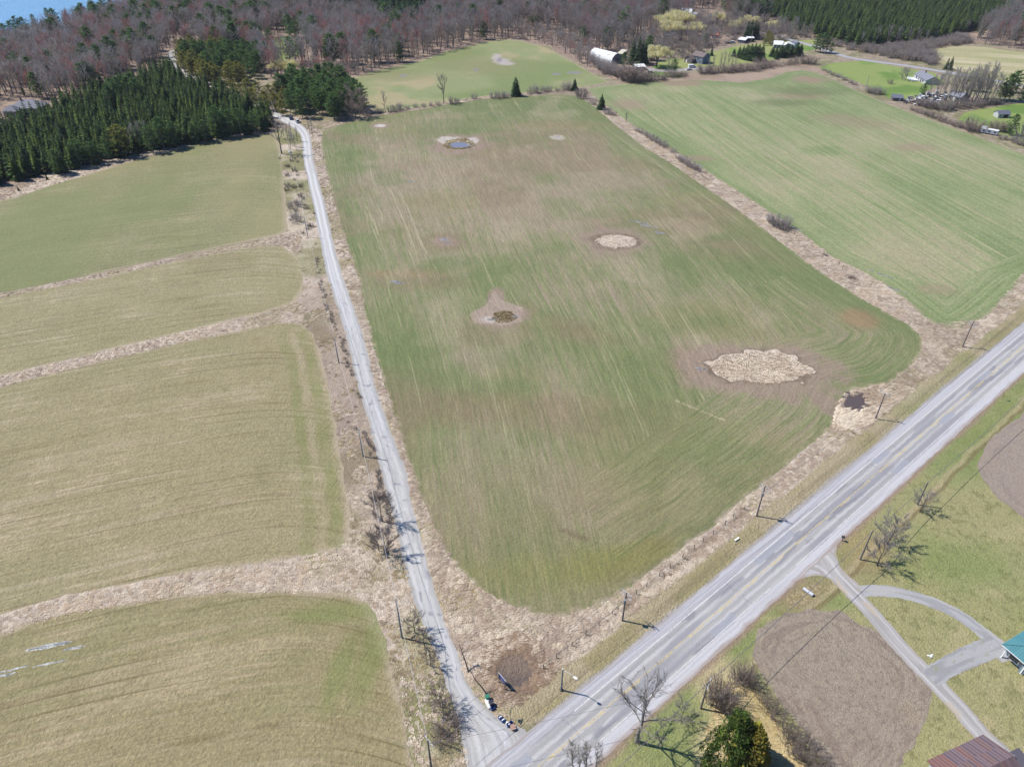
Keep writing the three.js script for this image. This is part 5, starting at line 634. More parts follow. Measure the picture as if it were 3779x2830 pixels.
bush([-35.93,-450,4.3, -33.25,-452,3.0], ['round dark shrub at the foot of the large fence line tree', 'smaller dark shrub right of the large fence line tree'], undefined, 'dark');
bush([-23.18,-460.3,3.8], ['single round grey shrub on the fence line between the tree and the spruce'], undefined, 'grey');
bush([-10.89,-461.4,4.1, -7.47,-462.5,4.4, -3.45,-463.5,3.3, 9.96,-473.3,4.5, 13.5,-474.4,4.7, 17.02,-474.4,4.2, 21.25,-477.7,3.6, 24.84,-478.9,3.9, 28.45,-480,2.8, 33.85,-481.1,5.9, 35.71,-482.3,5.1], 'round grey shrub near the lone spruce on the fence line', 'shrubs near the lone spruce', 'grey');
bush([43.17,-463.5,6.0, 42.42,-468.9,4.4], ['dense dark shrub at the top of the hedge strip', 'dark shrub just behind the top of the hedge strip'], undefined, 'dark', 1.3);
bush([48.94,-448,3.8, 55.52,-428.6,4.2, 57.47,-426.7,3.1, 59.41,-424.9,2.6], 'grey shrub round the ragged conifer on the hedge strip', 'shrubs round the ragged conifer', 'grey');
bush([67.95,-396.1,2.2, 69.75,-392.9,2.7, 71.54,-388.1,2.9, 73.29,-383.3,3.2, 74.64,-379.5,3.6, 76.21,-375.7,3.1, 77.76,-371.9,3.3, 78.8,-368.3,3.1], 'low grey shrub in the upper clump of the hedge strip', 'shrubs of the upper hedge clump', 'grey', 1.3);
bush([81.42,-360.4,2.8, 82.31,-351.4,2.5, 83.37,-347.4,3.4, 84.77,-344.1,3.6, 86.02,-340.2,3.4, 87.38,-337,3.4, 88.4,-334.5,2.9], 'grey shrub in the lower clump of the hedge strip', 'shrubs of the lower hedge clump', 'grey', 1.3);
bush([106.62,-273,4.6, 107.93,-269.8,5.7, 109.43,-268,5.3, 105.92,-275.7,2.8], 'grey shrub in the lone clump halfway down the hedge strip', 'shrubs of the lone hedge clump', 'grey', 1.2);
bush([120.64,-226.1,1.3, 119.78,-226.4,0.9, 117.26,-244.4,1.3], ['low dark scrub on the lower hedge strip', 'low dark scrub beside it on the lower hedge strip', 'small scrubby stem on the hedge strip by the wet furrow'], undefined, 'dark', 1.4);
bush([218.4,-533.2,2.1, 219.8,-527.8,2.4, 220.6,-521.2,2.7, 222,-514.8,3.0, 223.3,-507.2,2.9, 224.5,-499.9,2.6, 225.1,-495.1,2.6], 'low grey shrub in the line beside the bungalow lawn', 'shrubs beside the bungalow lawn', 'grey', 1.4);
bush([227,-475.5,4.5, 228.6,-472.2,5.3, 231.5,-472.2,4.7, 233.4,-471.1,3.9], 'rounded grey shrub in the clump at the bungalow lawn corner', 'shrubs at the lawn corner', 'grey', 1.2);
bush([237.7,-436.2,2.1, 238.2,-431.4,2.9, 239.5,-427.6,3.4, 240.9,-423.9,3.4, 242,-419.4,3.6, 243,-414.9,3.8, 244,-410.5,4.1, 245.4,-407.1,3.8, 246.8,-403.6,3.8, 249,-402,3.5, 250.8,-399.4,4.2, 251.6,-396.1,5.2, 254.1,-397,5.9, 255.2,-395.3,4.0], 'brown grey shrub in the hedge below the cluttered yard', 'shrubs below the cluttered yard', 'brown', 1.5);
bush([262.3,-395.3,6.4, 265.2,-396.1,5.7, 267.3,-395.3,5.4, 268.4,-393.7,4.9], 'brown shrub behind the white cabin at the right edge', 'shrubs behind the white cabin', 'brown', 1.1);
bush([259.6,-381.8,3.1, 262.4,-380.2,3.1, 263.9,-376.4,3.8, 264.4,-372.7,4.0, 272.1,-382.6,9.1, 267,-370.5,4.3], 'grey shrub at the right edge of the picture by the field', 'shrubs at the right edge', 'grey', 1.3);
bush([58.95,-568.9,5.1, 60.18,-560,5.6, 61.37,-551.3,5.6, 62.53,-542.8,6.1, 64.27,-537.2,6.7, 65.83,-530.5,6.9, 67.65,-526.5,7.2, 69.76,-522.5,6.3, 71.69,-519.9,6.2, 73.91,-517.3,5.6, 60.68,-537.2,4.3, 63.53,-523.8,4.2, 60.88,-575,3.2, 64.71,-551.3,4.3, 67.8,-542.8,4.3, 70.47,-537.2,4.3, 73.73,-531.8,4.2], 'grey shrub in the hedge hiding the white barn', 'shrubs hiding the white barn', 'grey', 1.4);
bush([75.01,-513.5,8.2, 76.56,-508.5,11.0, 78.4,-503.5,13.2, 81.31,-502.3,12.4, 83.95,-503.5,9.8, 86.42,-503.5,4.6, 89.38,-504.8,4.9, 92.67,-506,5.2, 95.77,-506,5.5, 99.28,-508.5,4.7, 102.3,-509.7,3.8, 80.58,-506,10.4], 'dense grey shrub in the hedge below the gravel yard', 'shrubs below the gravel yard', 'brown', 1.3);
bush([106.85,-516.1,6.2, 109.05,-516.1,4.7, 112.05,-518.6,3.6, 114.34,-517.3,4.4, 117.75,-518.6,3.6, 131.13,-526.5,4.8, 134.05,-525.2,5.7, 137.25,-525.2,5.7, 140.75,-526.5,4.8, 144.26,-527.8,5.1, 147.8,-529.1,5.4, 151.34,-529.1,5.7, 155.54,-530.5,6.3, 159.76,-531.8,6.0, 163.99,-533.2,5.7, 168.25,-534.5,4.9, 172.9,-537.2,5.5, 178.64,-541.4,5.2, 183.65,-542.8,4.9, 190.17,-547,4.6, 196.79,-551.3,4.3, 203,-554.1,4.4, 208.2,-555.6,4.7, 213.4,-557,5.6, 216.4,-554.1,5.0, 176.53,-545.6,6.1, 184.78,-551.3,5.6], 'grey brown shrub in the hedge along the far headland', 'shrubs along the far headland', 'brown', 1.5);
each3([107.73,-526.5,11.3, 109.82,-523.8,9.5, 146.8,-537.2,11.5, 148.11,-534.5,13.2, 152.02,-537.2,12.1, 155.31,-540,10.0, 157.24,-537.2,9.7, 139.75,-529.1,11.3, 135.94,-526.5,9.8], (x, z, h, i) => plant('bare_tree', 'leafless tree in the hedge in front of the brown house', 'tree', BN[i % 3], [barkPale, twigMats.pale], x, z, h / 16, 'leafless trees before the brown house'));
{ // grey thicket either side of the back road
  const T = [234.8,-682.4, 245,-646.7, 254.3,-614.2, 272.9,-584.4, 289.7,-562.9, 300.8,-547, 315.3,-565.9, 319.2,-594, 339.5,-612.5, 371.5,-624.7, 377.3,-654.4, 341.6,-628.3, 314.4,-617.7, 283.1,-604, 267.3,-600.6, 254.3,-624.7, 244.3,-650.5, 237.3,-690.9], all = scatter(T, 5, 41), far = [];
  all.forEach(([x, z], i) => { if (lineDist([297.5,-534.5, 283.2,-548.4, 264.2,-562.9, 251.8,-575, 246.5,-590.8, 239.6,-614.2, 230.8,-633.7], x, z) < 5) return; if (i % 5) { far.push([x, z, 1.2 + 0.8 * vn(i * 1.3, 7), i % 4, i % 3 ? 'grey' : 'brown', 1.2]); return; } const t = plant('shrub', 'tall grey shrub in the thicket along the back road', 'shrub', SH[i % 4], [barkMat, twigMats[i % 3 ? 'grey' : 'brown']], x, z, 1.2 + 0.8 * vn(i * 1.3, 7), 'shrubs along the back road', undefined, ['stems', 'twigs']); t.scale.x *= 1.2; t.scale.z *= 1.2; });
  mass('thicket', 'tall grey thicket along the back road', far, SH, (k) => [barkMat, twigMats[k]]);
  each3([287.2,-614.2,13.3, 297.9,-617.7,14.0, 305.2,-617.7,13.4, 316,-621.2,11.4, 325,-624.7,10.2, 334.1,-628.3,8.8, 345,-635.6,7.6, 276.2,-614.2,9.4, 377.3,-662.2,8.5, 388.4,-670.2,9.3, 248.2,-650.5,9.8, 243.5,-678.3,10.8], (x, z, h, i) => plant('bare_tree', 'leafless grey tree in front of the far right pines', 'tree', BT[i % 6], [barkMat, twigMats.grey], x, z, h / 16, 'leafless trees before the far pines'));
}
{ // grey trees standing between the far houses
  const zone = [63.95,-578.1, 86.71,-607.3, 118.82,-686.6, 158.92,-726.4, 191.82,-721.8, 224.7,-703.8, 232,-686.6, 249.4,-643, 199.57,-628.3, 167.15,-617.7, 148.75,-600.6, 132.23,-572, 114.48,-568.9, 104.94,-562.9, 86.26,-562.9, 77.49,-575], keep = [157.44,-747.9, 165.05,-735.8, 129.62,-644.9, 150.71,-672.2, 168.72,-648.6, 185.37,-628.3, 193.81,-631.9, 208.2,-607.3, 74.38,-578.1, 81.33,-578.1, 177.82,-626.5, 173.66,-624.7], lawn = POLY['lawn round the brown house and the willows'];
  const all = []; scatter(zone, 7.2, 44).forEach(([x, z], i) => { if (inside(lawn, x, z) || lineDist([keep[0], keep[1], keep[2], keep[3]], x, z) < 14) return; for (let k = 4; k < keep.length; k += 2) if (hypot(x - keep[k], z - keep[k + 1]) < 7) return; all.push([x, z, 0.45 + 0.4 * vn(i * 1.7, 2), i % 6, ['grey', 'brown', 'pale', 'grey'][i % 4]]); }); const [near, rest] = take(all, 55);
  for (const [x, z, s, v, k] of near) plant('bare_tree', 'leafless grey tree standing between the far houses', 'tree', BT[v], [barkMat, twigMats[k]], x, z, s, 'leafless trees between the far houses'); { const low = []; scatter(zone, 5.2, 47).forEach(([x, z], i) => { if (inside(lawn, x, z) || vn(i * 1.1, 3) < 0.3) return; for (let k = 0; k < keep.length; k += 2) if (hypot(x - keep[k], z - keep[k + 1]) < 8) return; low.push([x, z, 0.5 + 0.9 * vn(i * 1.9, 6), i % 4, i % 3 ? 'grey' : 'brown', 1.3]); }); mass('thicket', 'grey scrub under the trees between the far houses', low, SH, (k) => [barkMat, twigMats[k]]); }
  mass('woodland', 'grey leafless trees behind the far houses', rest, BT, (k) => [barkMat, twigMats[k]]);
}
// trees round the far houses
each3([102.91,-544.2,16.1, 144.73,-678.3,17.2, 131.42,-666.2,17.6, 141.82,-690.9,16.0, 129.11,-635.6,17.0, 151.8,-646.7,13.5, 182.6,-703.8,11.9, 206.6,-682.4,12.6, 223.5,-674.2,10.0, 189.08,-670.2,10.7, 199.65,-686.6,9.5, 190.5,-712.7,7.5, 150.35,-686.6,14.5], (x, z, h, i) => { const t = plant('willow_tree', i ? 'yellow weeping willow behind the far houses' : 'yellow weeping willow standing alone by the gravel yard', 'tree', WL[i % 3], [barkDark, leafMat], x, z, h / 14, i ? 'yellow willows behind the far houses' : undefined); t.scale.x *= 1.25; t.scale.z *= 1.25; });
each3([87.11,-554.1,16.9, 90.72,-551.3,19.2, 93.6,-552.7,16.8, 96.25,-557,14.8], (x, z, h, i) => plant('spruce_tree', 'tall dark spruce in the clump between barn and willow', 'tree', SD[i % 3], bark, x, z, h / 12, 'spruces between barn and willow'));
plant('pine_tree', 'blue green pine at the back of the spruce clump by the willow', 'tree', PN[0], bark, 100.31, -565.9, 16.8/15);
plant('pine_tree', 'bushy pine at the right end of the white barn', 'tree', PN[1], bark, 79.14, -541.4, 10.6/15);
plant('pine_tree', 'pine in the hedge left of the brown house', 'tree', PN[2], bark, 112.21, -526.5, 9.0/15);
plant('pine_tree', 'low dark pine on the lawn right of the willows', 'tree', PN[3], bark, 154.66, -621.2, 8.8/15);
plant('spruce_tree', 'dark spruce beside the brown house', 'tree', SD[1], bark, 150.5, -581.2, 6.8/12);
each3([192.98,-643,13.8, 195.53,-641.1,15.4, 199.08,-643,14.5, 202.4,-646.7,12.5, 217.9,-682.4,8.0, 217.9,-674.2,7.9], (x, z, h, i) => plant('spruce_tree', 'dark spruce behind the green container shed', 'tree', SD[i % 3], bark, x, z, h / 12, 'spruces behind the container shed'));
each3([166.48,-578.1,5.8, 169.51,-575,7.7, 171.48,-572,8.9, 173.43,-568.9,10.7, 175.37,-565.9,11.6, 177.69,-564.4,12.2, 180.41,-564.4,11.6, 182.72,-562.9,11.3], (x, z, h, i) => plant('spruce_tree', 'dark spruce in the row on the far lawn', 'tree', SD[i % 3], bark, x, z, h / 12, 'spruces in the row on the far lawn').scale.multiply(V(1.45, 1, 1.45)));
each3([195.32,-578.1,7.7, 197.18,-575,7.7, 200.6,-575,9.5, 204.4,-575,10.8, 208.7,-576.6,9.2, 213.9,-579.7,9.3, 217.2,-581.2,8.7, 196.05,-568.9,5.1], (x, z, h, i) => plant('spruce_tree', 'dark spruce in the row beside the pale roofed house', 'tree', SD[i % 3], bark, x, z, h / 12, 'spruces beside the pale roofed house').scale.multiply(V(1.45, 1, 1.45)));
each3([233.4,-594,13.0, 235.9,-590.8,14.2, 240.1,-590.8,11.7, 242.9,-587.6,7.8], (x, z, h, i) => plant('pine_tree', 'large dark pine where the back road leaves the houses', 'tree', PN[i % 4], bark, x, z, h / 15, 'large pines at the back road'));
each3([200.3,-617.7,5.4, 204.5,-624.7,9.5, 205.4,-617.7,8.7], (x, z, h, i) => plant('pine_tree', 'yellow green evergreen by the pale roofed house', 'tree', PY[i % 2], bark, x, z, h / 13, 'yellow green evergreens by the pale house'));
each3([307.9,-535.9,9.1, 306,-537.2,7.9], (x, z, h, i) => plant('spruce_tree', ['narrow dark spruce in front of the pale far field', 'second narrow spruce left of it in front of the far field'][i], 'tree', SD[i], bark, x, z, h / 12));
each3([305.5,-457.2,17.4, 302.1,-456.2,16.0, 300.4,-458.2,10.8], (x, z, h, i) => plant('pine_tree', 'large dark pine at the right end of the tall bare trees', 'tree', PN[i], bark, x, z, h / 15, 'large pines right of the bare trees'));
each3([310,-453.1,10.4, 312.2,-452,11.2], (x, z, h, i) => plant('pine_tree', 'green pine at the right edge above the lawn', 'tree', PN[i], bark, x, z, h / 15, 'pines at the right edge'));
plant('pine_tree', 'ragged pine standing beside the white cabin', 'tree', PN[2], bark, 267.7, -388.8, 11.1/15);
plant('pine_tree', 'small dark pine in the hedge left of the white cabin', 'tree', SD[2], bark, 255.3, -409.6, 3.8/12);
plant('pine_tree', 'dark evergreen between the two grey roofed houses', 'tree', PN[3], bark, 257, -467.8, 7.4/15);
plant('pine_tree', 'evergreen leaning against the tall bare trees', 'tree', PN[0], bark, 294, -480, 12.8/15);
each3([267.4,-477.7,11.1, 266.2,-468.9,13.7, 269,-470,15.0, 268.3,-462.5,17.2, 271.1,-462.5,19.3, 271.9,-459.3,18.5, 273.6,-458.2,19.2, 275.7,-457.2,20.0, 277.2,-455.1,18.3, 280,-456.2,21.7, 281.2,-454.1,19.6, 284,-455.1,23.0, 285.7,-454.1,18.6, 288.5,-455.1,24.0, 290.8,-455.1,19.9, 293.6,-456.2,17.6, 296.4,-457.2,16.3, 284.7,-498.7,11.4, 288.5,-491.5,10.2, 292.1,-486.9,11.3, 298.1,-475.5,12.7, 260.9,-460.3,14.5, 263.5,-456.2,15.0, 264.9,-452,17.0, 267.7,-452,18.5, 270.6,-450,17.4, 273.4,-450,18.5, 275.7,-450,19.5, 280.2,-450,19.0, 282.9,-451,20.3, 286.9,-451,19.3, 260.5,-466.7,10.9, 293.5,-462.5,19.3, 288.9,-462.5,19.9, 284.3,-462.5,19.3], (x, z, h, i) => plant('bare_tree', 'tall pale leafless tree in the row behind the cluttered yard', 'tree', BN[i % 3], [barkPale, twigMats.pale], x, z, h / 16, 'tall bare trees behind the cluttered yard'));
bush([246.3,-446,3.7, 248.2,-443,5.1, 250.2,-440,5.3, 252.5,-438.1,5.8, 255.4,-437.1,6.1, 259.1,-438.1,5.3, 263.4,-440,5.3, 267.7,-442,5.3, 271.5,-443,5.1, 275.4,-444,4.8, 279.2,-445,4.0, 283.6,-447,4.0, 287.5,-448,3.2, 291.9,-450,3.2, 294.8,-450,2.7], 'dark undergrowth shrub at the foot of the tall bare trees', 'undergrowth of the tall bare trees', 'dark', 1.7);
each3([262.1,-508.5,6.4, 263.4,-506,6.4], (x, z, h, i) => plant('bare_tree', ['small spreading leafless tree on the lawn left of the bungalow', 'second small leafless tree touching the bungalow'][i], 'tree', BB[i], [barkMat, twigMats.grey], x, z, h / 8));
bush([249.6,-497.5,3.5], ['round lawn shrub standing alone before the bungalow'], undefined, 'brown', 1.1);
plant('bare_tree', 'leafless vase shaped tree on the lawn right of the willow', 'tree', BB[1], [barkDark, twigMats.brown], 121.04, -584.4, 10.6/8);
plant('bare_tree', 'leafless tree touching the brown house roof', 'tree', BB[2], [barkMat, twigMats.brown], 135.36, -587.6, 11.6/8);
plant('bare_tree', 'small round leafless tree alone on the far lawn', 'tree', BB[0], [barkMat, twigMats.grey], 167.7, -610.8, 4.0/8);

// south side brush and cedars
{ const C = [cedar(5, 10, 2.7, lin(98, 124, 54), lin(176, 176, 80), 9000), cedar(6, 8, 2.0, lin(168, 158, 68), lin(204, 182, 86), 7000), cedar(7, 6, 1.6, lin(176, 176, 66), lin(214, 204, 90), 5600)];
  plant('cedar_tree', 'tallest dense green cedar near the bottom edge', 'tree', C[0], bark, 35.43, -57.6, 15.3/10);
  plant('cedar_tree', 'rusty green cedar in front, cut by the bottom edge', 'tree', C[1], bark, 37.86, -56.13, 13.1/8);
  plant('cedar_tree', 'smaller yellow tipped cedar behind the other two', 'tree', C[2], bark, 38.98, -58.95, 9.7/6);
  bush([41.5,-72.9,5.0, 40.74,-72.54,4.4, 42.24,-72.54,4.7, 42.65,-72.17,4.7, 41.55,-71.81,4.1], 'round brown shrub in the clump by the top of the ploughed plot', 'shrubs at the top of the ploughed plot', 'bark', 0.7);
  bush([36.56,-69,6.6, 37.09,-68.48,6.7, 35.91,-68.31,5.9, 37.83,-68.14,5.6, 36.89,-67.62,5.0, 35.37,-68.82,4.7], 'spreading brown shrub in the clump beside the crossarm pole', 'shrubs beside the crossarm pole', 'bark', 0.75);
  bush([43.55,-70.57,3.8, 44.08,-69.52,3.3, 44.51,-68.14,3.6, 45.11,-66.28,3.9, 45.67,-65.45,4.2, 46.24,-63.65,4.2, 46.69,-62.53,3.9, 47.24,-60.8,4.5, 47.82,-59.72,4.8, 48.09,-58.65,5.1, 48.86,-57.75,5.1, 49.62,-56.86,5.1, 46.65,-59.41,4.2, 47.81,-56.86,4.9], 'grey brown shrub in the bare hedge along the ploughed plot', 'shrubs along the ploughed plot', 'bark', 0.72);
  plant('bare_tree', 'small round leafless fruit tree on the lawn by the old tree', 'tree', BB[2], [barkMat, twigMats.pale], 29.4, -65.45, 4.2/8);
}
// scrub along the west verge
{ const r = rng(90); let k = 0; for (const [x, z] of scatter([-117.93,-356.9, -104.69,-356.9, -87.75,-299.5, -74.95,-257.2, -80.36,-257.2, -89.37,-270.3, -101.26,-304.8], 6.5, 61, 0.9)) { const t = plant('shrub', 'small dark scrub shrub on the grassy verge by the far gravel road', 'shrub', SH[k++ % 4], [barkDark, twigMats.dark], x, z, 0.22 + 0.4 * r(), 'scrub on the far gravel verge', undefined, ['stems', 'twigs']); t.scale.x *= 1.3; t.scale.z *= 1.3; }
  bush([-88.23,-274.8,3.6, -90.13,-279.5,3.0, -94.34,-290.2,2.9, -91.35,-291.7,3.5], 'larger grey scrub shrub on the far gravel verge', 'larger scrub on the gravel verge', 'grey', 1.2);
  for (const [x, z] of scatter([-63.87,-213.5, -51.79,-184.63, -44.29,-160.84, -35.98,-137.24, -28.16,-114.81, -31.13,-114.81, -40.68,-137.24, -49.97,-165.26, -58.9,-189.95], 8, 62, 0.9)) { const t = plant('shrub', 'low brown scrub on the verge beside the middle gravel road', 'shrub', SH[k++ % 4], [barkDark, twigMats.brown], x, z, 0.14 + 0.2 * r(), 'low scrub on the middle gravel verge', undefined, ['stems', 'twigs']); t.scale.x *= 1.5; t.scale.z *= 1.5; }
  bush([-30.72,-119.23,2.1, -32.27,-118.03,1.8, -11.19,-63.97,3.7, -11.79,-61.58,3.3], 'brown shrub under the verge trees by the junction', 'shrubs under the verge trees', 'brown', 1.2); }
{ // low scrub line close to the lane
  const W = smooth([-72.87,-241.3, -65.38,-218.3, -59.17,-201.2, -52.36,-184.63, -45.07,-163.03, -39.14,-146.32, -35.32,-134.61, -32.33,-125.6, -29.88,-117.88, -27.26,-110.57], 95); let k = 0; W.forEach((q, i) => { if (vn(i * 0.31, 4) < 0.3) return; const t = plant('shrub', 'low dark scrub in the thin line close to the gravel lane', 'shrub', SH[k++ % 4], [barkDark, twigMats.dark], q.x + 1.6 * (vn(i * 1.3, 2) - 0.5), q.z, 0.13 + 0.2 * vn(i * 0.9, 7), 'scrub line close to the lane', undefined, ['stems', 'twigs']); t.scale.x *= 1.4; t.scale.z *= 1.6; });
  // paler pines inside the spruce plantation
  each3([-239.4,-448,12.2, -237.8,-452,11.7, -236.8,-456.2,12.4, -231.6,-452,11.2, -233.2,-439.1,11.8, -234.4,-462.5,11.4, -225.4,-448,10.6, -234.6,-434.2,10.4], (x, z, h, i) => plant('pine_tree', 'paler pine rising in the middle of the spruce plantation', 'tree', PN[i % 4], bark, x, z, 1.02, 'paler pines inside the plantation'));
}
// long dead grass
{
  const pal = [lin(210, 192, 172), lin(222, 206, 186), lin(196, 178, 158), lin(184, 164, 146), lin(214, 198, 174)], pale = [lin(230, 212, 190), lin(218, 198, 174), lin(206, 184, 160)], olive = [lin(176, 162, 124), lin(166, 152, 114), lin(190, 172, 140), lin(158, 140, 116)];
  const find = (w) => POLY[Object.keys(POLY).find((k) => k.includes(w))];
  const GRAV = [...GL, ...rev(GR)], off = (x, z) => inside(CENTRE, x, z) || inside(GRAV, x, z);
  const VN = find('bleached'), VW = find('flattened dry grass along');
  const vn1 = scatter(VN, 0.78, 71).filter(([x, z]) => !off(x, z) && hoff(x, z) < -6.6 - 2 * fbm(x * 0.12, z * 0.12, 2) && blob(x, z, 0.08, -74.55, 4.6, 4.2, 0, 0.2) < 0.4 && blob(x, z, 94.33, -154.9, 3.2, 4.6, 40, 0.2) < 0.4 && (z > -230 || vn(x * 3, z * 3) > 0.5));
  tufts('long bleached grass lying over the highway ditch and the gravel road verge', vn1, tuftGeos, pal, 0.7, 1.3, 72);
  const vw = scatter(VW, 0.9, 73).filter(([x, z]) => !off(x, z) && ![L1, L2, L3, L4].some((p) => inside(p, x, z)) && vn(x * 0.3, z * 0.3) > (z > -112 ? 0.25 : 0.55) && (z > -210 || vn(x * 3, z * 3) > 0.62));
  tufts('flattened dry grass on the west verge of the gravel road', vw, tuftGeos, [...olive, ...pal], 0.5, 1.15, 74);
  tufts('pale dead grass along the hedge strip', scatter(find('strip of pale dead grass between the middle'), 0.9, 75).filter(([x, z]) => !inside(CENTRE, x, z) && !inside(RIGHT, x, z) && vn(x * 0.2, z * 0.2) > 0.2), tuftGeos, pale.concat(pal), 0.8, 1.5, 76);
  for (const [w, k] of [['thin furrowed', 77], ['second and third', 78], ['third and nearest', 79], ['foot of the spruce', 80]]) tufts('pale dead grass on the ' + w.replace('third and nearest', 'wide nearest').replace('foot of the spruce', 'plantation') + ' strip', scatter(find(w), k > 79 ? 1.2 : 0.8, k).filter(([x, z]) => ![L1, L2, L3, L4].some((p) => inside(p, x, z)) && !inside(SPRUCES, x, z)), tuftGeos, pale.concat(pal), 0.6, 1.2, k + 20);
  tufts('straw coloured long grass round the cedars and the brush', scatter([36.17,-71.64, 39.36,-72.72, 41.17,-71.64, 44.02,-69.87, 45.79,-64.79, 47.46,-60.02, 49.52,-54.83, 41.32,-54.83, 31.62,-54.83, 32.33,-61.58, 34.59,-66.44], 0.5, 81), tuftGeos, [lin(224, 204, 158), lin(206, 186, 140), lin(190, 172, 124)], 0.5, 0.9, 82);
  tufts('rough grass on the mound by the driveway mouth', scatter([54.13,-89.54, 59.49,-93.15, 63.04,-93.84, 64.4,-92.35, 60.77,-89.98, 56.56,-88.44], 0.5, 83), tuftGeos, olive, 0.3, 0.6, 84);
  // reeds in the hollows of the middle field
  tufts('tall flattened reeds filling the large hollow of the middle field', scatter(BIG, 0.5, 85).filter(([x, z]) => inside(BIG, x + (fbm(x * 0.35, z * 0.35, 2) - 0.5) * 5, z + (fbm(x * 0.35 + 9, z * 0.35, 2) - 0.5) * 5) && vn(x * 0.9, z * 0.9) > 0.14), reedGeos, [lin(252, 238, 218), lin(244, 228, 206), lin(236, 218, 196), lin(216, 196, 174)], 0.6, 1.05, 86, 'reeds');
  tufts('pale reeds in the middle hollow of the field', scatter(ring(40.67, -256.8, 7.4, 5.8, 0, 22, 0.3, 5), 0.6, 87).filter(([x, z]) => vn(x * 0.5, z * 0.5) > 0.3), reedGeos, [lin(248, 232, 212), lin(236, 218, 196), lin(214, 194, 172)], 0.5, 0.85, 88, 'reeds');
  tufts('brown reeds in the left hollow of the field', scatter(ring(-2.41, -200.3, 4, 3.6), 0.55, 89), reedGeos, [lin(160, 146, 100), lin(140, 124, 90), lin(196, 180, 130)], 0.5, 0.9, 90, 'reeds');
  const rp = ring(-27.73, -374.2, 8.4, 9, 0, 22, 0.08), wp = ring(-27.64, -372.7, 5, 4.4); tufts('olive rushes ringing the far pond', scatter(rp, 0.75, 91).filter(([x, z]) => !inside(wp, x, z)), reedGeos, [lin(164, 150, 100), lin(188, 172, 126), lin(144, 130, 88)], 0.7, 1.1, 92, 'reeds');
  tufts('pale reeds round the marsh by the highway', scatter([90.35,-156.15, 93.54,-159.54, 99.4,-161.27, 106.18,-163.47, 111.89,-163.03, 111.5,-158.68, 106.19,-154.49, 101.08,-148.45, 94.35,-145.55, 88.39,-142.71, 83.58,-142.71, 85.65,-148.45], 0.5, 93).filter(([x, z]) => !inside(ring(94.33, -154.9, 3.1, 4.5, 40, 30, 0.45, 4), x, z) && hoff(x, z) < -7.5), reedGeos, [lin(248, 232, 210), lin(236, 218, 194), lin(212, 190, 166)], 0.6, 1.1, 94, 'reeds');
  tufts('brown stalks round the dark hollow at the junction corner', scatter(ring(0.34, -75.48, 7, 7.4), 0.45, 95).filter(([x, z]) => hoff(x, z) < -7 && blob(x, z, -0.08, -74.18, 3.4, 3, 0, 0.2) < 0.5), tuftGeos, [lin(170, 146, 122), lin(150, 128, 110), lin(188, 164, 138)], 0.5, 1, 96);
  tufts('dark weeds along the leaning wire fence', scatter([52.78,-114.23, 53.19,-113.38, 37.8,-100.58, 27.63,-92.01, 17.38,-83.55, 16.9,-84.18, 26.76,-92.46, 36.97,-101.34], 0.5, 97).filter(([x, z]) => vn(x * 0.35, z * 0.35) > 0.45), tuftGeos, [lin(140, 122, 106), lin(170, 150, 128)], 0.5, 0.9, 98);
}

// ---------- buildings ----------
const glass = new THREE.MeshPhysicalMaterial({ color: new THREE.Color(0.03, 0.035, 0.045), roughness: 0.08 }), whitePaint = new THREE.MeshStandardMaterial({ color: new THREE.Color(0.72, 0.72, 0.7), roughness: 0.6 }), trimMat = mat(226, 226, 224);
const clipHalf = (poly, axis, lim, keepBelow) => { const o = []; for (let i = 0; i < poly.length; i++) { const a = poly[i], b = poly[(i + 1) % poly.length], da = a[axis] - lim, db = b[axis] - lim, ia = keepBelow ? da <= 0 : da >= 0, ib = keepBelow ? db <= 0 : db >= 0; if (ia) o.push(a); if (ia !== ib) { const t = da / (da - db); o.push(a.map((q, k) => lerp(q, b[k], t))); } } return o; };
// cut a roof plane into sheets along one local axis; every sheet its own part with a slightly raised edge
function sheets(name, plane, axis, width, mats, parent, seed, thick = 0.06, gap = 0.03) {
  const lo = min(...plane.map((p) => p[axis])), hi = max(...plane.map((p) => p[axis])), n = max(1, round((hi - lo) / width)), r = rng(seed);
  for (let k = 0; k < n; k++) { let q = clipHalf(plane, axis, lerp(lo, hi, k / n) + gap / 2, false); q = clipHalf(q, axis, lerp(lo, hi, (k + 1) / n) - gap / 2, true); if (q.length < 3) continue; const dy = r() * 0.02; part(name, new Geo().slab(q.map((p) => [p[0], p[1] + dy, p[2]]), thick).done(), mats[floor(r() * mats.length)], parent); }
}
function windowPart(parent, x, y, z, w, h, turn = 0, frame = trimMat) { // on a wall facing local +z when turn is 0
  const c = cos(turn), s = sin(turn), f = part('window', new Geo().box(x + s * 0.02, y, z + c * 0.02, w + 0.2, h + 0.2, 0.1, turn).done(), frame, parent);
  part('pane', new Geo().box(x + s * 0.06, y, z + c * 0.06, w, h, 0.06, turn).done(), glass, f); return f;
}
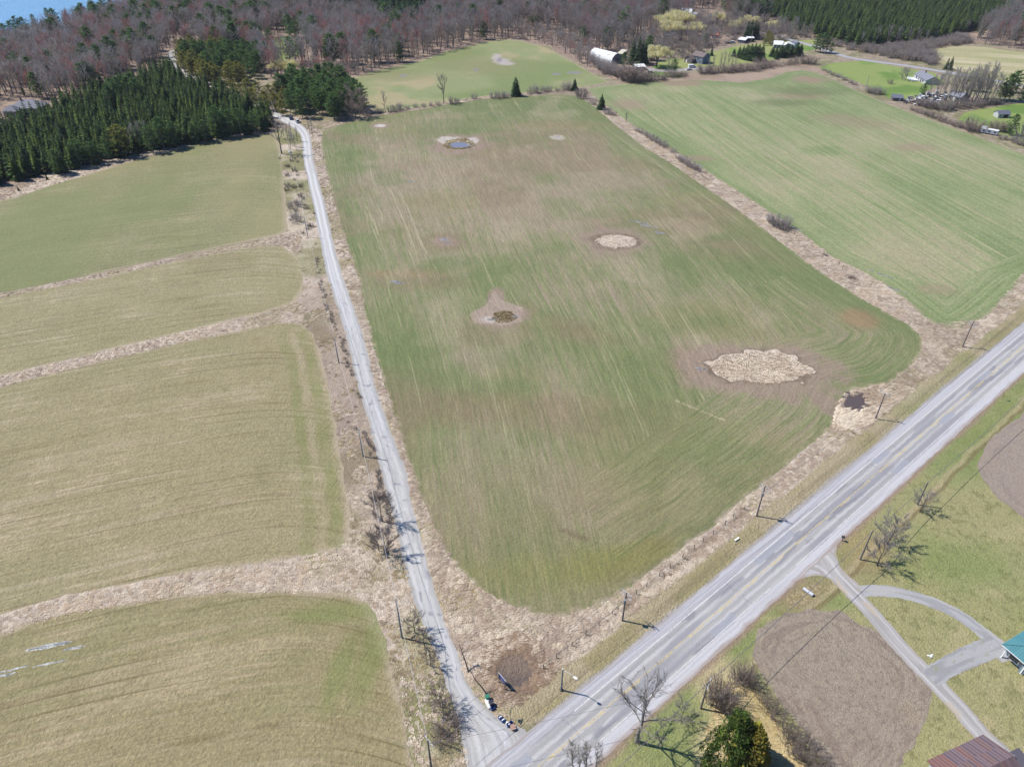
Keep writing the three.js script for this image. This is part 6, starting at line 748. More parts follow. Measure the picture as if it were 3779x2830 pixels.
// a house: near wall base from a to b as the camera sees it, the body behind it; local x along the wall, +z towards the viewer
function frameOf(a, b) { const L = hypot(b[0] - a[0], b[1] - a[1]), mx = (a[0] + b[0]) / 2, mz = (a[1] + b[1]) / 2; let turn = -Math.atan2(b[1] - a[1], b[0] - a[0]); const nx = sin(turn), nz = cos(turn); if (nx * -mx + nz * -mz < 0) turn += PI; return [mx, mz, turn, L]; }
function mass3(t, w, d, eave, ridge, o) { // adds wall, roof, windows, door of one body to t, front at z = o.z0
  const z0 = o.z0 ?? 0, x0 = o.x0 ?? 0, X = w / 2, over = o.over ?? 0.35, G = new Geo(), R = new Geo(), wallM = o.wall ?? trimMat, roofM = o.roofM;
  if (o.type === 'shed') { G.slab([[x0 - X, eave, z0], [x0 + X, eave, z0], [x0 + X, 0, z0], [x0 - X, 0, z0]].reverse(), 0.15); G.slab([[x0 - X, ridge, z0 - d], [x0 + X, ridge, z0 - d], [x0 + X, 0, z0 - d], [x0 - X, 0, z0 - d]], 0.15); for (const s of [-1, 1]) G.slab([[x0 + s * X, 0, z0], [x0 + s * X, 0, z0 - d], [x0 + s * X, ridge, z0 - d], [x0 + s * X, eave, z0]].slice()[s > 0 ? 'slice' : 'reverse'](), 0.15); R.slab([[x0 - X - over, eave + 0.02, z0 + over], [x0 + X + over, eave + 0.02, z0 + over], [x0 + X + over, ridge + 0.16, z0 - d - over], [x0 - X - over, ridge + 0.16, z0 - d - over]], 0.14); }
  else {
    G.box(x0, eave / 2, z0 - d / 2, w, eave, d);
    if (o.type === 'hip') { const e = eave + 0.02, h = min(X, d / 2), A = [x0 - X - over, e, z0 + over], B = [x0 + X + over, e, z0 + over], C = [x0 + X + over, e, z0 - d - over], D = [x0 - X - over, e, z0 - d - over]; const P = w >= d ? [x0 - X + h, ridge, z0 - d / 2] : [x0, ridge, z0 - h], Q = w >= d ? [x0 + X - h, ridge, z0 - d / 2] : [x0, ridge, z0 - d + h]; if (w >= d) { R.slab([A, B, Q, P], 0.15).slab([C, D, P, Q], 0.15).slab([B, C, Q], 0.15).slab([D, A, P], 0.15); } else { R.slab([A, B, P], 0.15).slab([B, C, Q, P], 0.15).slab([C, D, Q], 0.15).slab([D, A, P, Q], 0.15); } }
    else if (o.type === 'front') { const zc = z0; G.tri([x0 - X, eave, zc], [x0 + X, eave, zc], [x0, ridge, zc]); G.tri([x0 + X, eave, zc - d], [x0 - X, eave, zc - d], [x0, ridge, zc - d]); const k = over * (ridge - eave) / X, e = eave - k + 0.12, T = ridge + 0.12; R.slab([[x0 - X - over, e, zc + over], [x0, T, zc + over], [x0, T, zc - d - over], [x0 - X - over, e, zc - d - over]], 0.13).slab([[x0, T, zc + over], [x0 + X + over, e, zc + over], [x0 + X + over, e, zc - d - over], [x0, T, zc - d - over]], 0.13); }
    else { const zm = z0 - d / 2; G.tri([x0 + X, eave, z0], [x0 + X, eave, z0 - d], [x0 + X, ridge, zm]); G.tri([x0 - X, eave, z0 - d], [x0 - X, eave, z0], [x0 - X, ridge, zm]); const k = over * (ridge - eave) / (d / 2), e = eave - k + 0.12, T = ridge + 0.12; R.slab([[x0 - X - over, e, z0 + over], [x0 + X + over, e, z0 + over], [x0 + X + over, T, zm], [x0 - X - over, T, zm]], 0.13).slab([[x0 - X - over, T, zm], [x0 + X + over, T, zm], [x0 + X + over, e, z0 - d - over], [x0 - X - over, e, z0 - d - over]], 0.13); }
  }
  part('wall', G.done(), wallM, t); const roof = part('roof', R.done(), roofM, t);
  for (const [x, y, ww, hh] of o.windows ?? []) windowPart(t, x0 + x, y, z0, ww, hh);
  for (const [z, y, ww, hh, s] of o.side ?? []) windowPart(t, x0 + s * X, y, z0 - z, ww, hh, s * PI / 2);
  for (const [x, ww, hh, m] of o.doors ?? []) { const dr = part('door', new Geo().box(x0 + x, hh / 2, z0 + 0.03, ww, hh, 0.1).done(), m ?? trimMat, t); part('handle', new Geo().box(x0 + x + ww * 0.35, hh * 0.48, z0 + 0.1, 0.06, 0.12, 0.08).done(), barkDark, dr); }
  if (o.chimney) part('chimney', new Geo().box(x0 + o.chimney, ridge + 0.5, z0 - d * 0.45, 0.7, 1.6, 0.7).done(), mat(150, 120, 108), roof);
  return roof;
}
function house(name, label, cat, a, b, d, eave, ridge, o) { const [x, z, turn, L] = frameOf(a, b), t = thing(name, label, cat, x, 0, z, turn); mass3(t, L, d, eave, ridge, o); t.userData.L = undefined; delete t.userData.L; return [t, L]; }
const greyRoof = mat(150, 152, 164), brownRoof = mat(140, 126, 122), paleRoof = new THREE.MeshStandardMaterial({ color: new THREE.Color(0.6, 0.61, 0.63), roughness: 0.6 }), fabric = new THREE.MeshStandardMaterial({ color: new THREE.Color(0.62, 0.63, 0.64), roughness: 0.7 }), slate = mat(120, 126, 142), darkWall = mat(120, 110, 110), blueWall = mat(150, 162, 182), redRoof = mat(190, 120, 104), greenWall = mat(46, 66, 58), tanWall = mat(196, 182, 162);
{ // white fabric barn
  const [x, z, turn, L] = frameOf([57.03, -570.4], [71.79, -552]), t = thing('white_barn', 'large white fabric covered barn partly hidden by the hedge', 'barn', x, 0, z, turn), prof = [[0, 0], [0.1, 2.6], [0.9, 4.6], [3, 6.2], [5.5, 7], [8, 6.2], [10.1, 4.6], [10.9, 2.6], [11, 0]];
  for (let k = 0; k < 8; k++) { const p = prof[k], q = prof[k + 1], s = k < 1 || k > 6; part(s ? 'wall' : 'roof_panel', new Geo().slab([[-L / 2, p[1], -p[0]], [L / 2, p[1], -p[0]], [L / 2, q[1], -q[0]], [-L / 2, q[1], -q[0]]], 0.12).done(), fabric, t); }
  for (const s of [-1, 1]) { const P = prof.map(([d, h]) => [s * (L / 2 - 0.15), h, -d]); part('gable_wall', new Geo().slab(s > 0 ? P : P.reverse(), 0.1).done(), s > 0 ? mat(150, 154, 164) : fabric, t); }
  part('door', new Geo().box(L / 2 - 0.1, 1.9, -5.5, 0.14, 3.8, 4).done(), mat(110, 112, 120), t);
  for (let k = 0; k < 3; k++) part('vent', new Geo().box(L * (0.18 + k * 0.06), 5.62, -2, 0.9, 0.16, 0.5).done(), mat(150, 152, 158), t);
}
house('lean_to_shed', 'small shed with a cream sloping roof behind the white barn', 'shed', [79.06, -576.6], [82.14, -573.5], 5, 2.6, 4.6, { type: 'shed', wall: darkWall, roofM: mat(232, 224, 204), doors: [[0, 1, 2]] });
{ const [t, L] = house('brown_house', 'brown two part house with a gabled garage wing and white gravel drive', 'house', [130.84, -560], [137.39, -552.7], 9, 4.8, 7.2, { wall: blueWall, roofM: brownRoof, windows: [[-2, 3.4, 1.2, 1.2], [1, 3.4, 1.2, 1.2], [3, 1.4, 1.1, 1.2], [-1, 1.4, 1.4, 1.2]], chimney: 2 }); mass3(t, 6.4, 6, 3, 5, { x0: -L / 2 + 0.4, z0: 4.4, type: 'front', wall: mat(150, 136, 138), roofM: brownRoof, windows: [[1.2, 1.6, 1, 1.6]], doors: [[-1.3, 1, 2.1, whitePaint]] }); }
{ const [t, L] = house('far_house', 'pale blue grey house in the trees behind the willows', 'house', [156.54, -745.5], [166.87, -740.6], 9, 4.4, 7, { wall: blueWall, roofM: paleRoof, windows: [[-3, 2.4, 1.3, 1.2], [2, 2.4, 1.3, 1.2]] }); mass3(t, 8, 6, 3.2, 4.8, { x0: L / 2 + 2, z0: 3.5, wall: trimMat, roofM: paleRoof, windows: [[-2, 1.7, 1.2, 1.1], [1.6, 1.7, 1.2, 1.1]], doors: [[0, 1, 2.1, slate]] }); }
house('open_shed', 'blue grey open shed with a pale sloping roof on the far lawn', 'shed', [182.38, -628.3], [187.04, -624.7], 5, 2.4, 3.4, { type: 'shed', wall: mat(120, 124, 140), roofM: paleRoof, doors: [[-1.4, 1.8, 2, slate], [1.2, 1.2, 2, slate]] });
house('container_shed', 'dark green container shed with a pale roof beside the open shed', 'shed', [190.33, -630.1], [195.95, -630.1], 4, 3, 3.4, { type: 'shed', wall: greenWall, roofM: paleRoof, over: 0.15, doors: [[0, 2, 2.4, mat(60, 84, 74)]] });
{ const [t, L] = house('pale_roofed_house', 'white roofed bungalow behind the row of dark spruces', 'house', [205, -607.3], [211.4, -605.7], 8, 2.8, 4.8, { wall: trimMat, roofM: fabric, windows: [[-2, 1.6, 1.2, 1.1], [1.4, 1.6, 1.2, 1.1]], doors: [[0, 1, 2.1, slate]] }); mass3(t, 8, 7, 2.6, 4.2, { x0: L / 2 + 4.6, z0: 1, type: 'front', wall: mat(206, 208, 212), roofM: fabric, windows: [[0, 1.6, 1.4, 1.2]] }); }
house('white_garage', 'small white garage right of the white roofed bungalow', 'garage', [219.3, -612.5], [222.2, -609], 6, 2.6, 3.8, { wall: trimMat, roofM: slate, doors: [[0, 2.4, 2.1, whitePaint]] });
{ const [t, L] = house('bungalow', 'grey roofed bungalow with a white deck on the bright far lawn', 'house', [272.4, -513.5], [271.7, -495.1], 9, 2.6, 4.9, { wall: trimMat, roofM: greyRoof, windows: [[-5, 1.5, 1.6, 1.2], [-1.5, 1.5, 1.2, 1.2], [5, 1.5, 1.6, 1.2]], doors: [[2, 1.8, 2.1, slate]], chimney: -3 }); part('deck', new Geo().box(-4, 0.3, 2.6, 8, 0.5, 4.4).done(), fabric, t); part('deck_railing', new Geo().box(-4, 1.1, 4.7, 8, 0.12, 0.1).box(-8, 1.1, 2.6, 0.1, 0.12, 4.2).box(-8, 0.8, 4.7, 0.12, 0.7, 0.12).box(-4, 0.8, 4.7, 0.12, 0.7, 0.12).box(0, 0.8, 4.7, 0.12, 0.7, 0.12).done(), whitePaint, t); }
house('yard_house', 'tan house with a grey roof behind the cluttered yard', 'house', [269.2, -460.3], [273, -453.1], 8, 2.7, 5, { wall: tanWall, roofM: greyRoof, windows: [[-3, 1.5, 1.3, 1.1], [2.6, 1.5, 1.3, 1.1]], doors: [[0, 1, 2.1, whitePaint]] });
house('low_shed', 'low slate roofed shed at the left end of the cluttered yard', 'shed', [233.7, -456.2], [239.5, -455.1], 5, 1.9, 2.7, { type: 'shed', wall: darkWall, roofM: slate, doors: [[1, 1, 1.7]] });
house('white_shed', 'white open fronted shed with a dark roof on the right edge lawn', 'shed', [278.5, -420.3], [285.1, -420.3], 5, 2.2, 3.6, { wall: trimMat, roofM: slate, windows: [[-2, 1.3, 0.8, 0.7]], doors: [[1, 2.6, 1.9, mat(50, 52, 60)]] });
{ const [x, z, turn, L] = frameOf([253.7, -392.9], [259.9, -387.3]), t = thing('trailer_cabin', 'white trailer cabin with a raised front at the right edge of the field', 'trailer', x, 0, z, turn); part('body', new Geo().box(0, 1.5, -1.4, L, 1.9, 2.6).done(), mat(206, 212, 222), t); part('raised_front', new Geo().box(-L / 2 + 1.2, 2.9, -1.4, 2.4, 1, 2.5).done(), fabric, t); part('roof', new Geo().box(0.6, 2.5, -1.4, L - 1.2, 0.12, 2.8).done(), fabric, t); for (const q of [-2.6, 0, 2.8]) windowPart(t, q, 1.7, -0.1, 1.1, 0.7); for (const q of [-1, 0.2]) part('wheel', new THREE.CylinderGeometry(0.36, 0.36, 0.3, 14).rotateX(PI / 2).translate(q, 0.36, -0.1), mat(50, 50, 54), t); part('axle_frame', new Geo().box(0, 0.5, -1.4, L, 0.2, 1.8).done(), darkWall, t); }
{ const [t, L] = house('hip_roofed_house', 'long grey hip roofed house at the left edge behind the spruces', 'house', [-290.1, -425.8], [-272.9, -425.8], 11, 4, 7.4, { type: 'hip', wall: mat(170, 160, 166), roofM: greyRoof, over: 0.6, windows: [[-4, 2, 1.4, 1.3], [0, 2, 1.4, 1.3], [4, 2, 1.4, 1.3]], doors: [[2, 1, 2.1, slate]], chimney: -3 }); mass3(t, 7.5, 6, 3.4, 6.2, { x0: -L / 2 + 2.5, z0: 4.6, type: 'hip', wall: mat(170, 160, 166), roofM: greyRoof, windows: [[0, 1.8, 1.6, 1.3]] }); }
house('red_shed', 'small red roofed shed under the willow', 'shed', [147.94, -672.2], [153.87, -670.2], 5, 2.4, 4, { wall: tanWall, roofM: redRoof, doors: [[0, 1.6, 2]] });
house('red_shed', 'small pinkish shed in the trees left of the open shed', 'shed', [166.03, -648.6], [170.97, -646.7], 4, 2.2, 3.4, { wall: mat(200, 160, 146), roofM: redRoof, doors: [[0, 1.2, 1.9]] });
house('yard_shed', 'low white roofed shed by the gravel yard behind the hedge', 'shed', [87.05, -534.5], [94.07, -535.9], 5, 2.2, 2.9, { type: 'shed', wall: mat(160, 166, 186), roofM: fabric, doors: [[-1.5, 1.6, 1.9, slate]] });
// camper and yard clutter
{ const [x, z, turn, L] = frameOf([125.09, -643], [131.96, -643]), t = thing('camper_trailer', 'white camper trailer among the trees left of the red shed', 'camper', x, 0, z, turn); part('body', new Geo().box(0, 1.7, -1.2, L, 2.2, 2.3).done(), fabric, t); part('roof', new Geo().box(0, 2.86, -1.2, L * 0.9, 0.14, 2.1).done(), paleRoof, t); for (const q of [-2, 0, 2]) windowPart(t, q, 2, -0.05, 0.9, 0.7); part('wheel', new THREE.CylinderGeometry(0.35, 0.35, 0.3, 14).rotateX(PI / 2).translate(0, 0.35, -0.1), mat(50, 50, 54), t); part('wheel', new THREE.CylinderGeometry(0.35, 0.35, 0.3, 14).rotateX(PI / 2).translate(0.9, 0.35, -0.1), mat(50, 50, 54), t); }
{ const r = rng(55), ms = [fabric, mat(180, 186, 198), mat(120, 126, 140), mat(214, 206, 196), mat(96, 98, 108), mat(150, 130, 116)]; let k = 0; for (const [x, z] of scatter([237.9,-451, 246.7,-462.5, 257.4,-470, 268.7,-475.5, 274.2,-471.1, 268.9,-460.3, 261.8,-452, 251.9,-446, 242.6,-444], 2.7, 56, 0.8)) { const w = 0.8 + 1.6 * r(), h = 0.5 + r() * 1.1, d = 0.7 + r(), t = thing('scrap_pile', 'pale piece of clutter heaped in the yard under the bare trees', 'junk', x, 0, z, r() * 3, 'heaped clutter in the yard'); part('crate', new Geo().box(0, h / 2, 0, w, h, d).done(), ms[floor(r() * 6)], t); part('sheet', new Geo().box(0.1, h + 0.12, 0, w * 1.2, 0.06, d * 1.2, 0.3).done(), ms[k++ % 5], t); } }

{ // teal roofed house at the right edge: hip corner towards the camera
  const h = 3.2, E = V(90.38, 3.25, -77.77), d1 = V(0.894, 0, -0.448), t = thing('teal_roofed_house', 'white house with a teal ribbed metal hip roof at the right edge', 'house', E.x, 0, E.z, Math.atan2(0.448, 0.894)), W = 15, D = 11, ov = 0.7, teal = [mat(92, 158, 166), mat(96, 162, 168), mat(88, 154, 163)]; // local x along the upper eave, +z along the near eave
  const roof = new THREE.Group(); roof.name = 'roof'; t.add(roof);
  const P = D / 2 * 0.42, R0 = [D / 2, h + P, D / 2], R1 = [W - D / 2, h + P, D / 2], A = [0, h, 0], B = [W, h, 0], C = [W, h, D], Q = [0, h, D];
  sheets('roof_sheet', [A, Q, R0], 2, 0.42, teal, roof, 1, 0.05); sheets('roof_sheet', [Q, C, R1, R0], 0, 0.42, teal, roof, 2, 0.05); sheets('roof_sheet', [B, A, R0, R1], 0, 0.42, teal, roof, 3, 0.05); sheets('roof_sheet', [C, B, R1], 2, 0.42, teal, roof, 4, 0.05);
  part('ridge_cap', new Geo().tube([[0, h + 0.05, 0], [R0[0], R0[1] + 0.05, R0[2]], [R1[0], R1[1] + 0.05, R1[2]]], [0.07, 0.07, 0.07], 5).done(), mat(78, 138, 146), roof);
  part('fascia', new Geo().box(0.02, h - 0.12, D / 2, 0.06, 0.2, D).box(W / 2, h - 0.12, 0.02, W, 0.2, 0.06).done(), whitePaint, t);
  part('wall', new Geo().box((W + 1.6) / 2 - 0.2, h / 2 - 0.15, D / 2, W - 1.6, h - 0.3, D - 1.6).done(), mat(238, 238, 242), t);
  for (const z of [0.9, 4.6, 8.3]) part('porch_post', new Geo().box(0.5, h / 2 - 0.1, z, 0.22, h - 0.2, 0.22).done(), whitePaint, t);
  for (const z of [2.6, 6.4]) windowPart(t, 0.6, 1.75, z, 1.7, 1.1, -PI / 2); windowPart(t, 4, 1.75, 0.8, 1.4, 1.1, PI); part('door', new Geo().box(0.58, 1.05, 4.55, 0.1, 2.1, 0.95).done(), mat(150, 170, 180), t);
}
{ // rusty roofed barn in the bottom right corner
  const h = 4, E = V(66.52, 4, -56.13), d = V(0.9354, 0, -0.3535), t = thing('rusty_barn', 'white barn with a rusty brown sheet metal roof in the bottom right corner', 'barn', E.x, 0, E.z, Math.atan2(0.3535, 0.9354)), W = 11.6, D = 9, rust = [mat(128, 106, 110), mat(120, 100, 106), mat(134, 112, 116), mat(126, 98, 98), mat(138, 106, 100), mat(116, 97, 104)], red = [mat(148, 102, 92), mat(140, 100, 92)];
  const roof = new THREE.Group(); roof.name = 'roof'; t.add(roof); const top = h + 2, n = 19;
  for (const [z0, z1, y0, y1] of [[-0.3, D * 0.25, h - 0.1, (h + top) / 2], [D * 0.25, D * 0.5, (h + top) / 2 + 0.02, top]]) for (let k = 0; k < n; k++) { const a = -0.25 + k * (W + 0.5) / n + 0.012, b = a + (W + 0.5) / n - 0.03, q = (k * 7 + (z0 > 0 ? 3 : 0)) % 6; part('roof_sheet', new Geo().slab([[a, y0, z0], [a, y1, z1], [b, y1, z1], [b, y0, z0]], 0.03).done(), (k < 5 && z0 < 3) || (k === 9) ? red[k % 2] : rust[q], roof); part('seam', new Geo().slab([[b - 0.01, y0 + 0.035, z0], [b - 0.01, y1 + 0.035, z1], [b + 0.035, y1 + 0.035, z1], [b + 0.035, y0 + 0.035, z0]], 0.05).done(), mat(178, 166, 168), roof); }
  for (let k = 0; k < n; k++) { const a = -0.25 + k * (W + 0.5) / n + 0.012, b = a + (W + 0.5) / n - 0.03; part('roof_sheet', new Geo().slab([[a, top + 0.02, D / 2], [a, h - 0.1, D + 0.3], [b, h - 0.1, D + 0.3], [b, top + 0.02, D / 2]], 0.03).done(), rust[k * 5 % 6], roof); }
  const w = new Geo().box(W / 2, (h - 0.2) / 2, D / 2, W - 0.3, h - 0.2, D - 0.5); for (const x of [0.15, W - 0.15]) { w.tri([x, h - 0.2, 0.25], [x, h - 0.2, D - 0.25], [x, top - 0.15, D / 2]); w.tri([x, h - 0.2, D - 0.25], [x, h - 0.2, 0.25], [x, top - 0.15, D / 2]); } part('wall', w.done(), mat(236, 234, 232), t);
  part('door', new Geo().box(0.1, 1.5, D / 2, 0.1, 3, 3).done(), mat(170, 150, 140), t);
  const s = thing('lean_to', 'dark grey lean to roof attached at the corner of the rusty barn', 'shed', 81.35, 0, -57.6, Math.atan2(0.3535, 0.9354)); part('roof', new Geo().slab([[-3, 3.4, -0.6], [-3, 2.9, 3], [1.5, 2.9, 3], [1.5, 3.4, -0.6]], 0.12).done(), mat(108, 104, 116), s); part('wall', new Geo().box(-0.75, 1.4, 1.2, 4.1, 2.8, 3).done(), mat(150, 140, 140), s); part('pipe', new Geo().tube([[-0.8, 3, 0.2], [-0.8, 4, 0.2]], [0.1, 0.1], 8, true).done(), trimMat, s);
}

// ---------- poles, wires, signs ----------
const poleMat = mat(132, 126, 124), poleGrey = mat(186, 186, 180), wireMat = mat(150, 146, 146), paleWire = mat(236, 232, 230), insMat = mat(226, 226, 230);
function utilityPole(label, x, z, h, dir, arms, o = {}) { // dir: heading of the line
  const t = thing('utility_pole', label, 'utility pole', x, 0, z, -dir, o.group); // local x along the line
  part('pole', new THREE.CylinderGeometry(0.12, 0.18, h, 9).translate(0, h / 2, 0), o.mat ?? poleMat, t);
  for (let k = 0; k < arms; k++) { const y = h - 0.25 - k * 1.1, a = part('crossarm', new Geo().box(0.16, y, 0, 0.12, 0.14, 2.6).done(), o.armMat ?? insMat, t); for (const q of [-1.15, -0.5, 0.5, 1.15]) part('insulator', new THREE.CylinderGeometry(0.05, 0.07, 0.22, 8).translate(0.16, y + 0.18, q), insMat, a); }
  if (o.can) { const c = part('transformer', new THREE.CylinderGeometry(0.26, 0.26, 0.9, 12).translate(-0.35, h - 2.2, 0.15), mat(160, 164, 170), t); part('bracket', new Geo().box(-0.14, h - 2.1, 0.08, 0.3, 0.1, 0.1).done(), poleMat, c); }
  return t;
}
function wire(label, pts, sag, r = 0.022, m = wireMat, group) { const P = []; for (let i = 0; i < pts.length - 1; i++) { const a = pts[i], b = pts[i + 1]; for (let k = 0; k <= 14; k++) { if (k === 0 && i) continue; const t = k / 14; P.push([lerp(a[0], b[0], t), lerp(a[1], b[1], t) - sag * 4 * t * (1 - t), lerp(a[2], b[2], t)]); } } const o = part(numbered('overhead_wire'), new Geo().tube(P, P.map(() => r), 4).done(), m, scene); return tag(o, label, 'wire', group); }
const hd = Math.atan2(HWY.dz, HWY.dx);
const NP = [[-13.16, -56.86, 9.2], [21.57, -85.14, 8.6], [55.39, -112.67, 9.4], [96.61, -147.48, 8.5], [137.33, -182.15, 9], [180.2, -217.4, 9], [224, -253, 9]];
const NL = ['pole by the thicket at the bottom edge, left of the junction', 'pole by the highway with a transformer, nearest the street lamp', 'pole with a dark transformer by the middle of the highway', 'pole standing in the reeds beside the dark marsh', 'double crossarm pole at the corner of the middle field', 'pole beside the highway at the right edge', 'pole beyond the right edge'];
NP.slice(0, 6).forEach(([x, z, h], i) => utilityPole('weathered wooden utility ' + NL[i], x, z, h, hd, i === 0 ? 1 : i === 3 ? 1 : 2, { can: i === 1 || i === 2 }));
for (const q of [-1.15, 1.15]) wire('thin overhead wire strung along the north side of the highway', NP.map(([x, z, h]) => [x - sin(hd) * q, h - 0.05, z + cos(hd) * q]), 0.7, 0.03, wireMat, 'wires north of the highway');
const SPO = [[33.09, -67.22, 8.2], [73.99, -100.21, 8.9], [93.51, -116.26, 7], [150, -161, 8]];
utilityPole('slim wooden utility pole beside the brown brush with one white crossarm', SPO[0][0], SPO[0][1], SPO[0][2], hd + 1.2, 1, {}); utilityPole('plain wooden pole by the driveway mouth among the bare lawn trees', SPO[1][0], SPO[1][1], SPO[1][2], hd, 0, {}); utilityPole('shorter plain wooden pole by the smallest bare lawn tree', SPO[2][0], SPO[2][1], SPO[2][2], hd, 0, {});
wire('overhead wire along the south side of the highway', [[-20, 8, -24], ...SPO.map(([x, z, h]) => [x, h - 0.1, z]), [230, 8, -225]], 0.9, 0.055);
wire('overhead wire crossing the junction from the left pole', [[NP[0][0], 8.2, NP[0][1]], [SPO[0][0], 8, SPO[0][1]]], 0.8, 0.025);
const GP = [[-13.16, -56.86, 9.1], [-21.04, -81.31, 12], [-37.1, -132.71, 9], [-51.25, -173.86, 9], [-80.32, -260.6, 9], [-110.1, -353.4, 9], [-138.83, -427.6, 8]];
GP.slice(1).forEach(([x, z, h], i) => utilityPole('wooden pole of the gravel road line ' + ['beside the dense verge trees', 'by the worn potholed stretch', 'level with the second hay strip', 'by the corner of the farthest hay field', 'near the saplings at the bend', 'at the mouth of the woodland track'][i], x, z, h, rad(-108), 0, { mat: poleGrey }));
wire('pale overhead wire along the west side of the gravel road', GP.map(([x, z, h]) => [x, h - 0.05, z]), 0.8, 0.035, paleWire);
utilityPole('leaning green grey pole in front of the cluttered yard', 253.2, -426.7, 8.0, 0, 0, { mat: mat(150, 160, 140) }); utilityPole('pale pole at the corner of the bungalow lawn', 232.3, -492.7, 6.6, 0, 0, { mat: poleGrey }); utilityPole('pale pole in front of the green container shed', 193.06, -628.3, 9.2, 0, 0, { mat: poleGrey });
{ // street lamp
  const t = thing('street_lamp', 'grey street lamp with a curved arm reaching over the highway shoulder', 'street lamp', 8.83, 0, -70.66, -rad(35)), h = 6.6;
  part('pole', new THREE.CylinderGeometry(0.11, 0.17, h, 12).translate(0, h / 2, 0), mat(140, 154, 164), t); part('base', new THREE.CylinderGeometry(0.3, 0.34, 0.3, 12).translate(0, 0.15, 0), mat(120, 112, 108), t);
  const a = part('arm', new Geo().tube([[0, h - 0.4, 0], [0.7, h - 0.1, 0], [1.5, h - 0.05, 0], [2.3, h - 0.25, 0]], [0.06, 0.055, 0.05, 0.05], 7).done(), insMat, t);
  const hgeo = new THREE.SphereGeometry(1, 14, 10).scale(0.45, 0.15, 0.24).translate(2.6, h - 0.3, 0); part('lamp_head', hgeo, whitePaint, a); part('cap', new THREE.SphereGeometry(0.12, 10, 8).translate(0, h, 0), whitePaint, t);
}
{ // blue sign board
  const a = [-1.28, -70.77], b = [-2.34, -72.13], L = hypot(b[0] - a[0], b[1] - a[1]), t = thing('sign_board', 'blue roadside sign board on two posts beside the dark hollow', 'sign', (a[0] + b[0]) / 2, 0, (a[1] + b[1]) / 2, -Math.atan2(b[1] - a[1], b[0] - a[0]));
  for (const s of [-1, 1]) part('post', new Geo().box(s * L / 2, 1.4, 0, 0.12, 2.8, 0.12).done(), poleMat, t);
  part('board', new Geo().box(0, 2.1, 0.1, L + 0.5, 1.3, 0.06).done(), mat(96, 100, 178), t); part('trim', new Geo().box(0, 2.78, 0.1, L + 0.56, 0.07, 0.1).done(), insMat, t);
}
{ const t = thing('street_sign', 'green street name sign on a thin post at the junction corner', 'sign', -0.26, 0, -65.34, rad(70)); part('post', new THREE.CylinderGeometry(0.035, 0.035, 2.7, 8).translate(0, 1.35, 0), mat(150, 156, 150), t); part('name_blade', new Geo().box(0, 2.72, 0, 1.1, 0.3, 0.03).done(), mat(76, 140, 110), t); part('lower_plate', new Geo().box(0, 2.1, 0.05, 0.6, 0.6, 0.02).done(), mat(180, 184, 184), t); }
{ const t = thing('warning_sign', 'pair of yellow warning plates on one post by the right edge of the highway', 'sign', 134.72, 0, -155.73, rad(50)); part('post', new THREE.CylinderGeometry(0.05, 0.05, 2.6, 8).translate(0, 1.3, 0), mat(120, 116, 108), t); for (const [y, s] of [[2.5, 0.62], [1.75, 0.45]]) part('plate', new THREE.BoxGeometry(s, s, 0.03).rotateZ(PI / 4).translate(0, y, 0.06), mat(236, 222, 96), t); }
{ const t = thing('mailbox', 'black rural mailbox on a post beside the driveway mouth', 'mailbox', 72, 0, -105.34, rad(40)); part('post', new Geo().box(0, 0.55, 0, 0.12, 1.1, 0.12).done(), mat(70, 66, 66), t); const s = new THREE.Shape(); s.moveTo(-0.2, 0); s.lineTo(0.2, 0); s.lineTo(0.2, 0.22); s.absarc(0, 0.22, 0.2, 0, PI); s.lineTo(-0.2, 0); part('box', new THREE.ExtrudeGeometry(s, { depth: 0.6, bevelEnabled: true, bevelSize: 0.015, bevelThickness: 0.015, bevelSegments: 1 }).translate(0, 1.1, -0.3), mat(58, 58, 64), t); part('flag', new Geo().box(0.24, 1.45, 0.1, 0.03, 0.3, 0.16).done(), mat(180, 70, 60), t); }
{ // culvert pipe lying on the grass: a hollow ribbed tube
  const t = thing('culvert_pipe', 'short white culvert pipe lying on the rough mound by the driveway', 'pipe', 60.03, 0, -91.67, -rad(50)), pts = []; for (let k = 0; k <= 24; k++) pts.push(new THREE.Vector2(0.34 + 0.025 * (k % 2), k / 24 * 2.2)); for (let k = 24; k >= 0; k--) pts.push(new THREE.Vector2(0.3, k / 24 * 2.2)); pts.push(pts[0].clone());
  part('pipe', new THREE.LatheGeometry(pts, 18).rotateZ(PI / 2).translate(1.1, 0.36, 0), mat(232, 234, 244, { side: THREE.DoubleSide }), t);
}
{ const t = thing('scrap_sheet', 'crumpled white sheet lying in the ditch by the middle pole', 'litter', 49.07, 0, -105.58, 0.6), g = new THREE.PlaneGeometry(1.3, 0.35, 12, 5).rotateX(-PI / 2), P = g.attributes.position; for (let i = 0; i < P.count; i++) P.setY(i, 0.3 + 0.25 * fbm(P.getX(i) * 3, P.getZ(i) * 3 + 5, 2)); g.computeVertexNormals(); part('sheet', g, new THREE.MeshStandardMaterial({ color: new THREE.Color(0.75, 0.78, 0.78), side: THREE.DoubleSide, roughness: 0.6 }), t); }
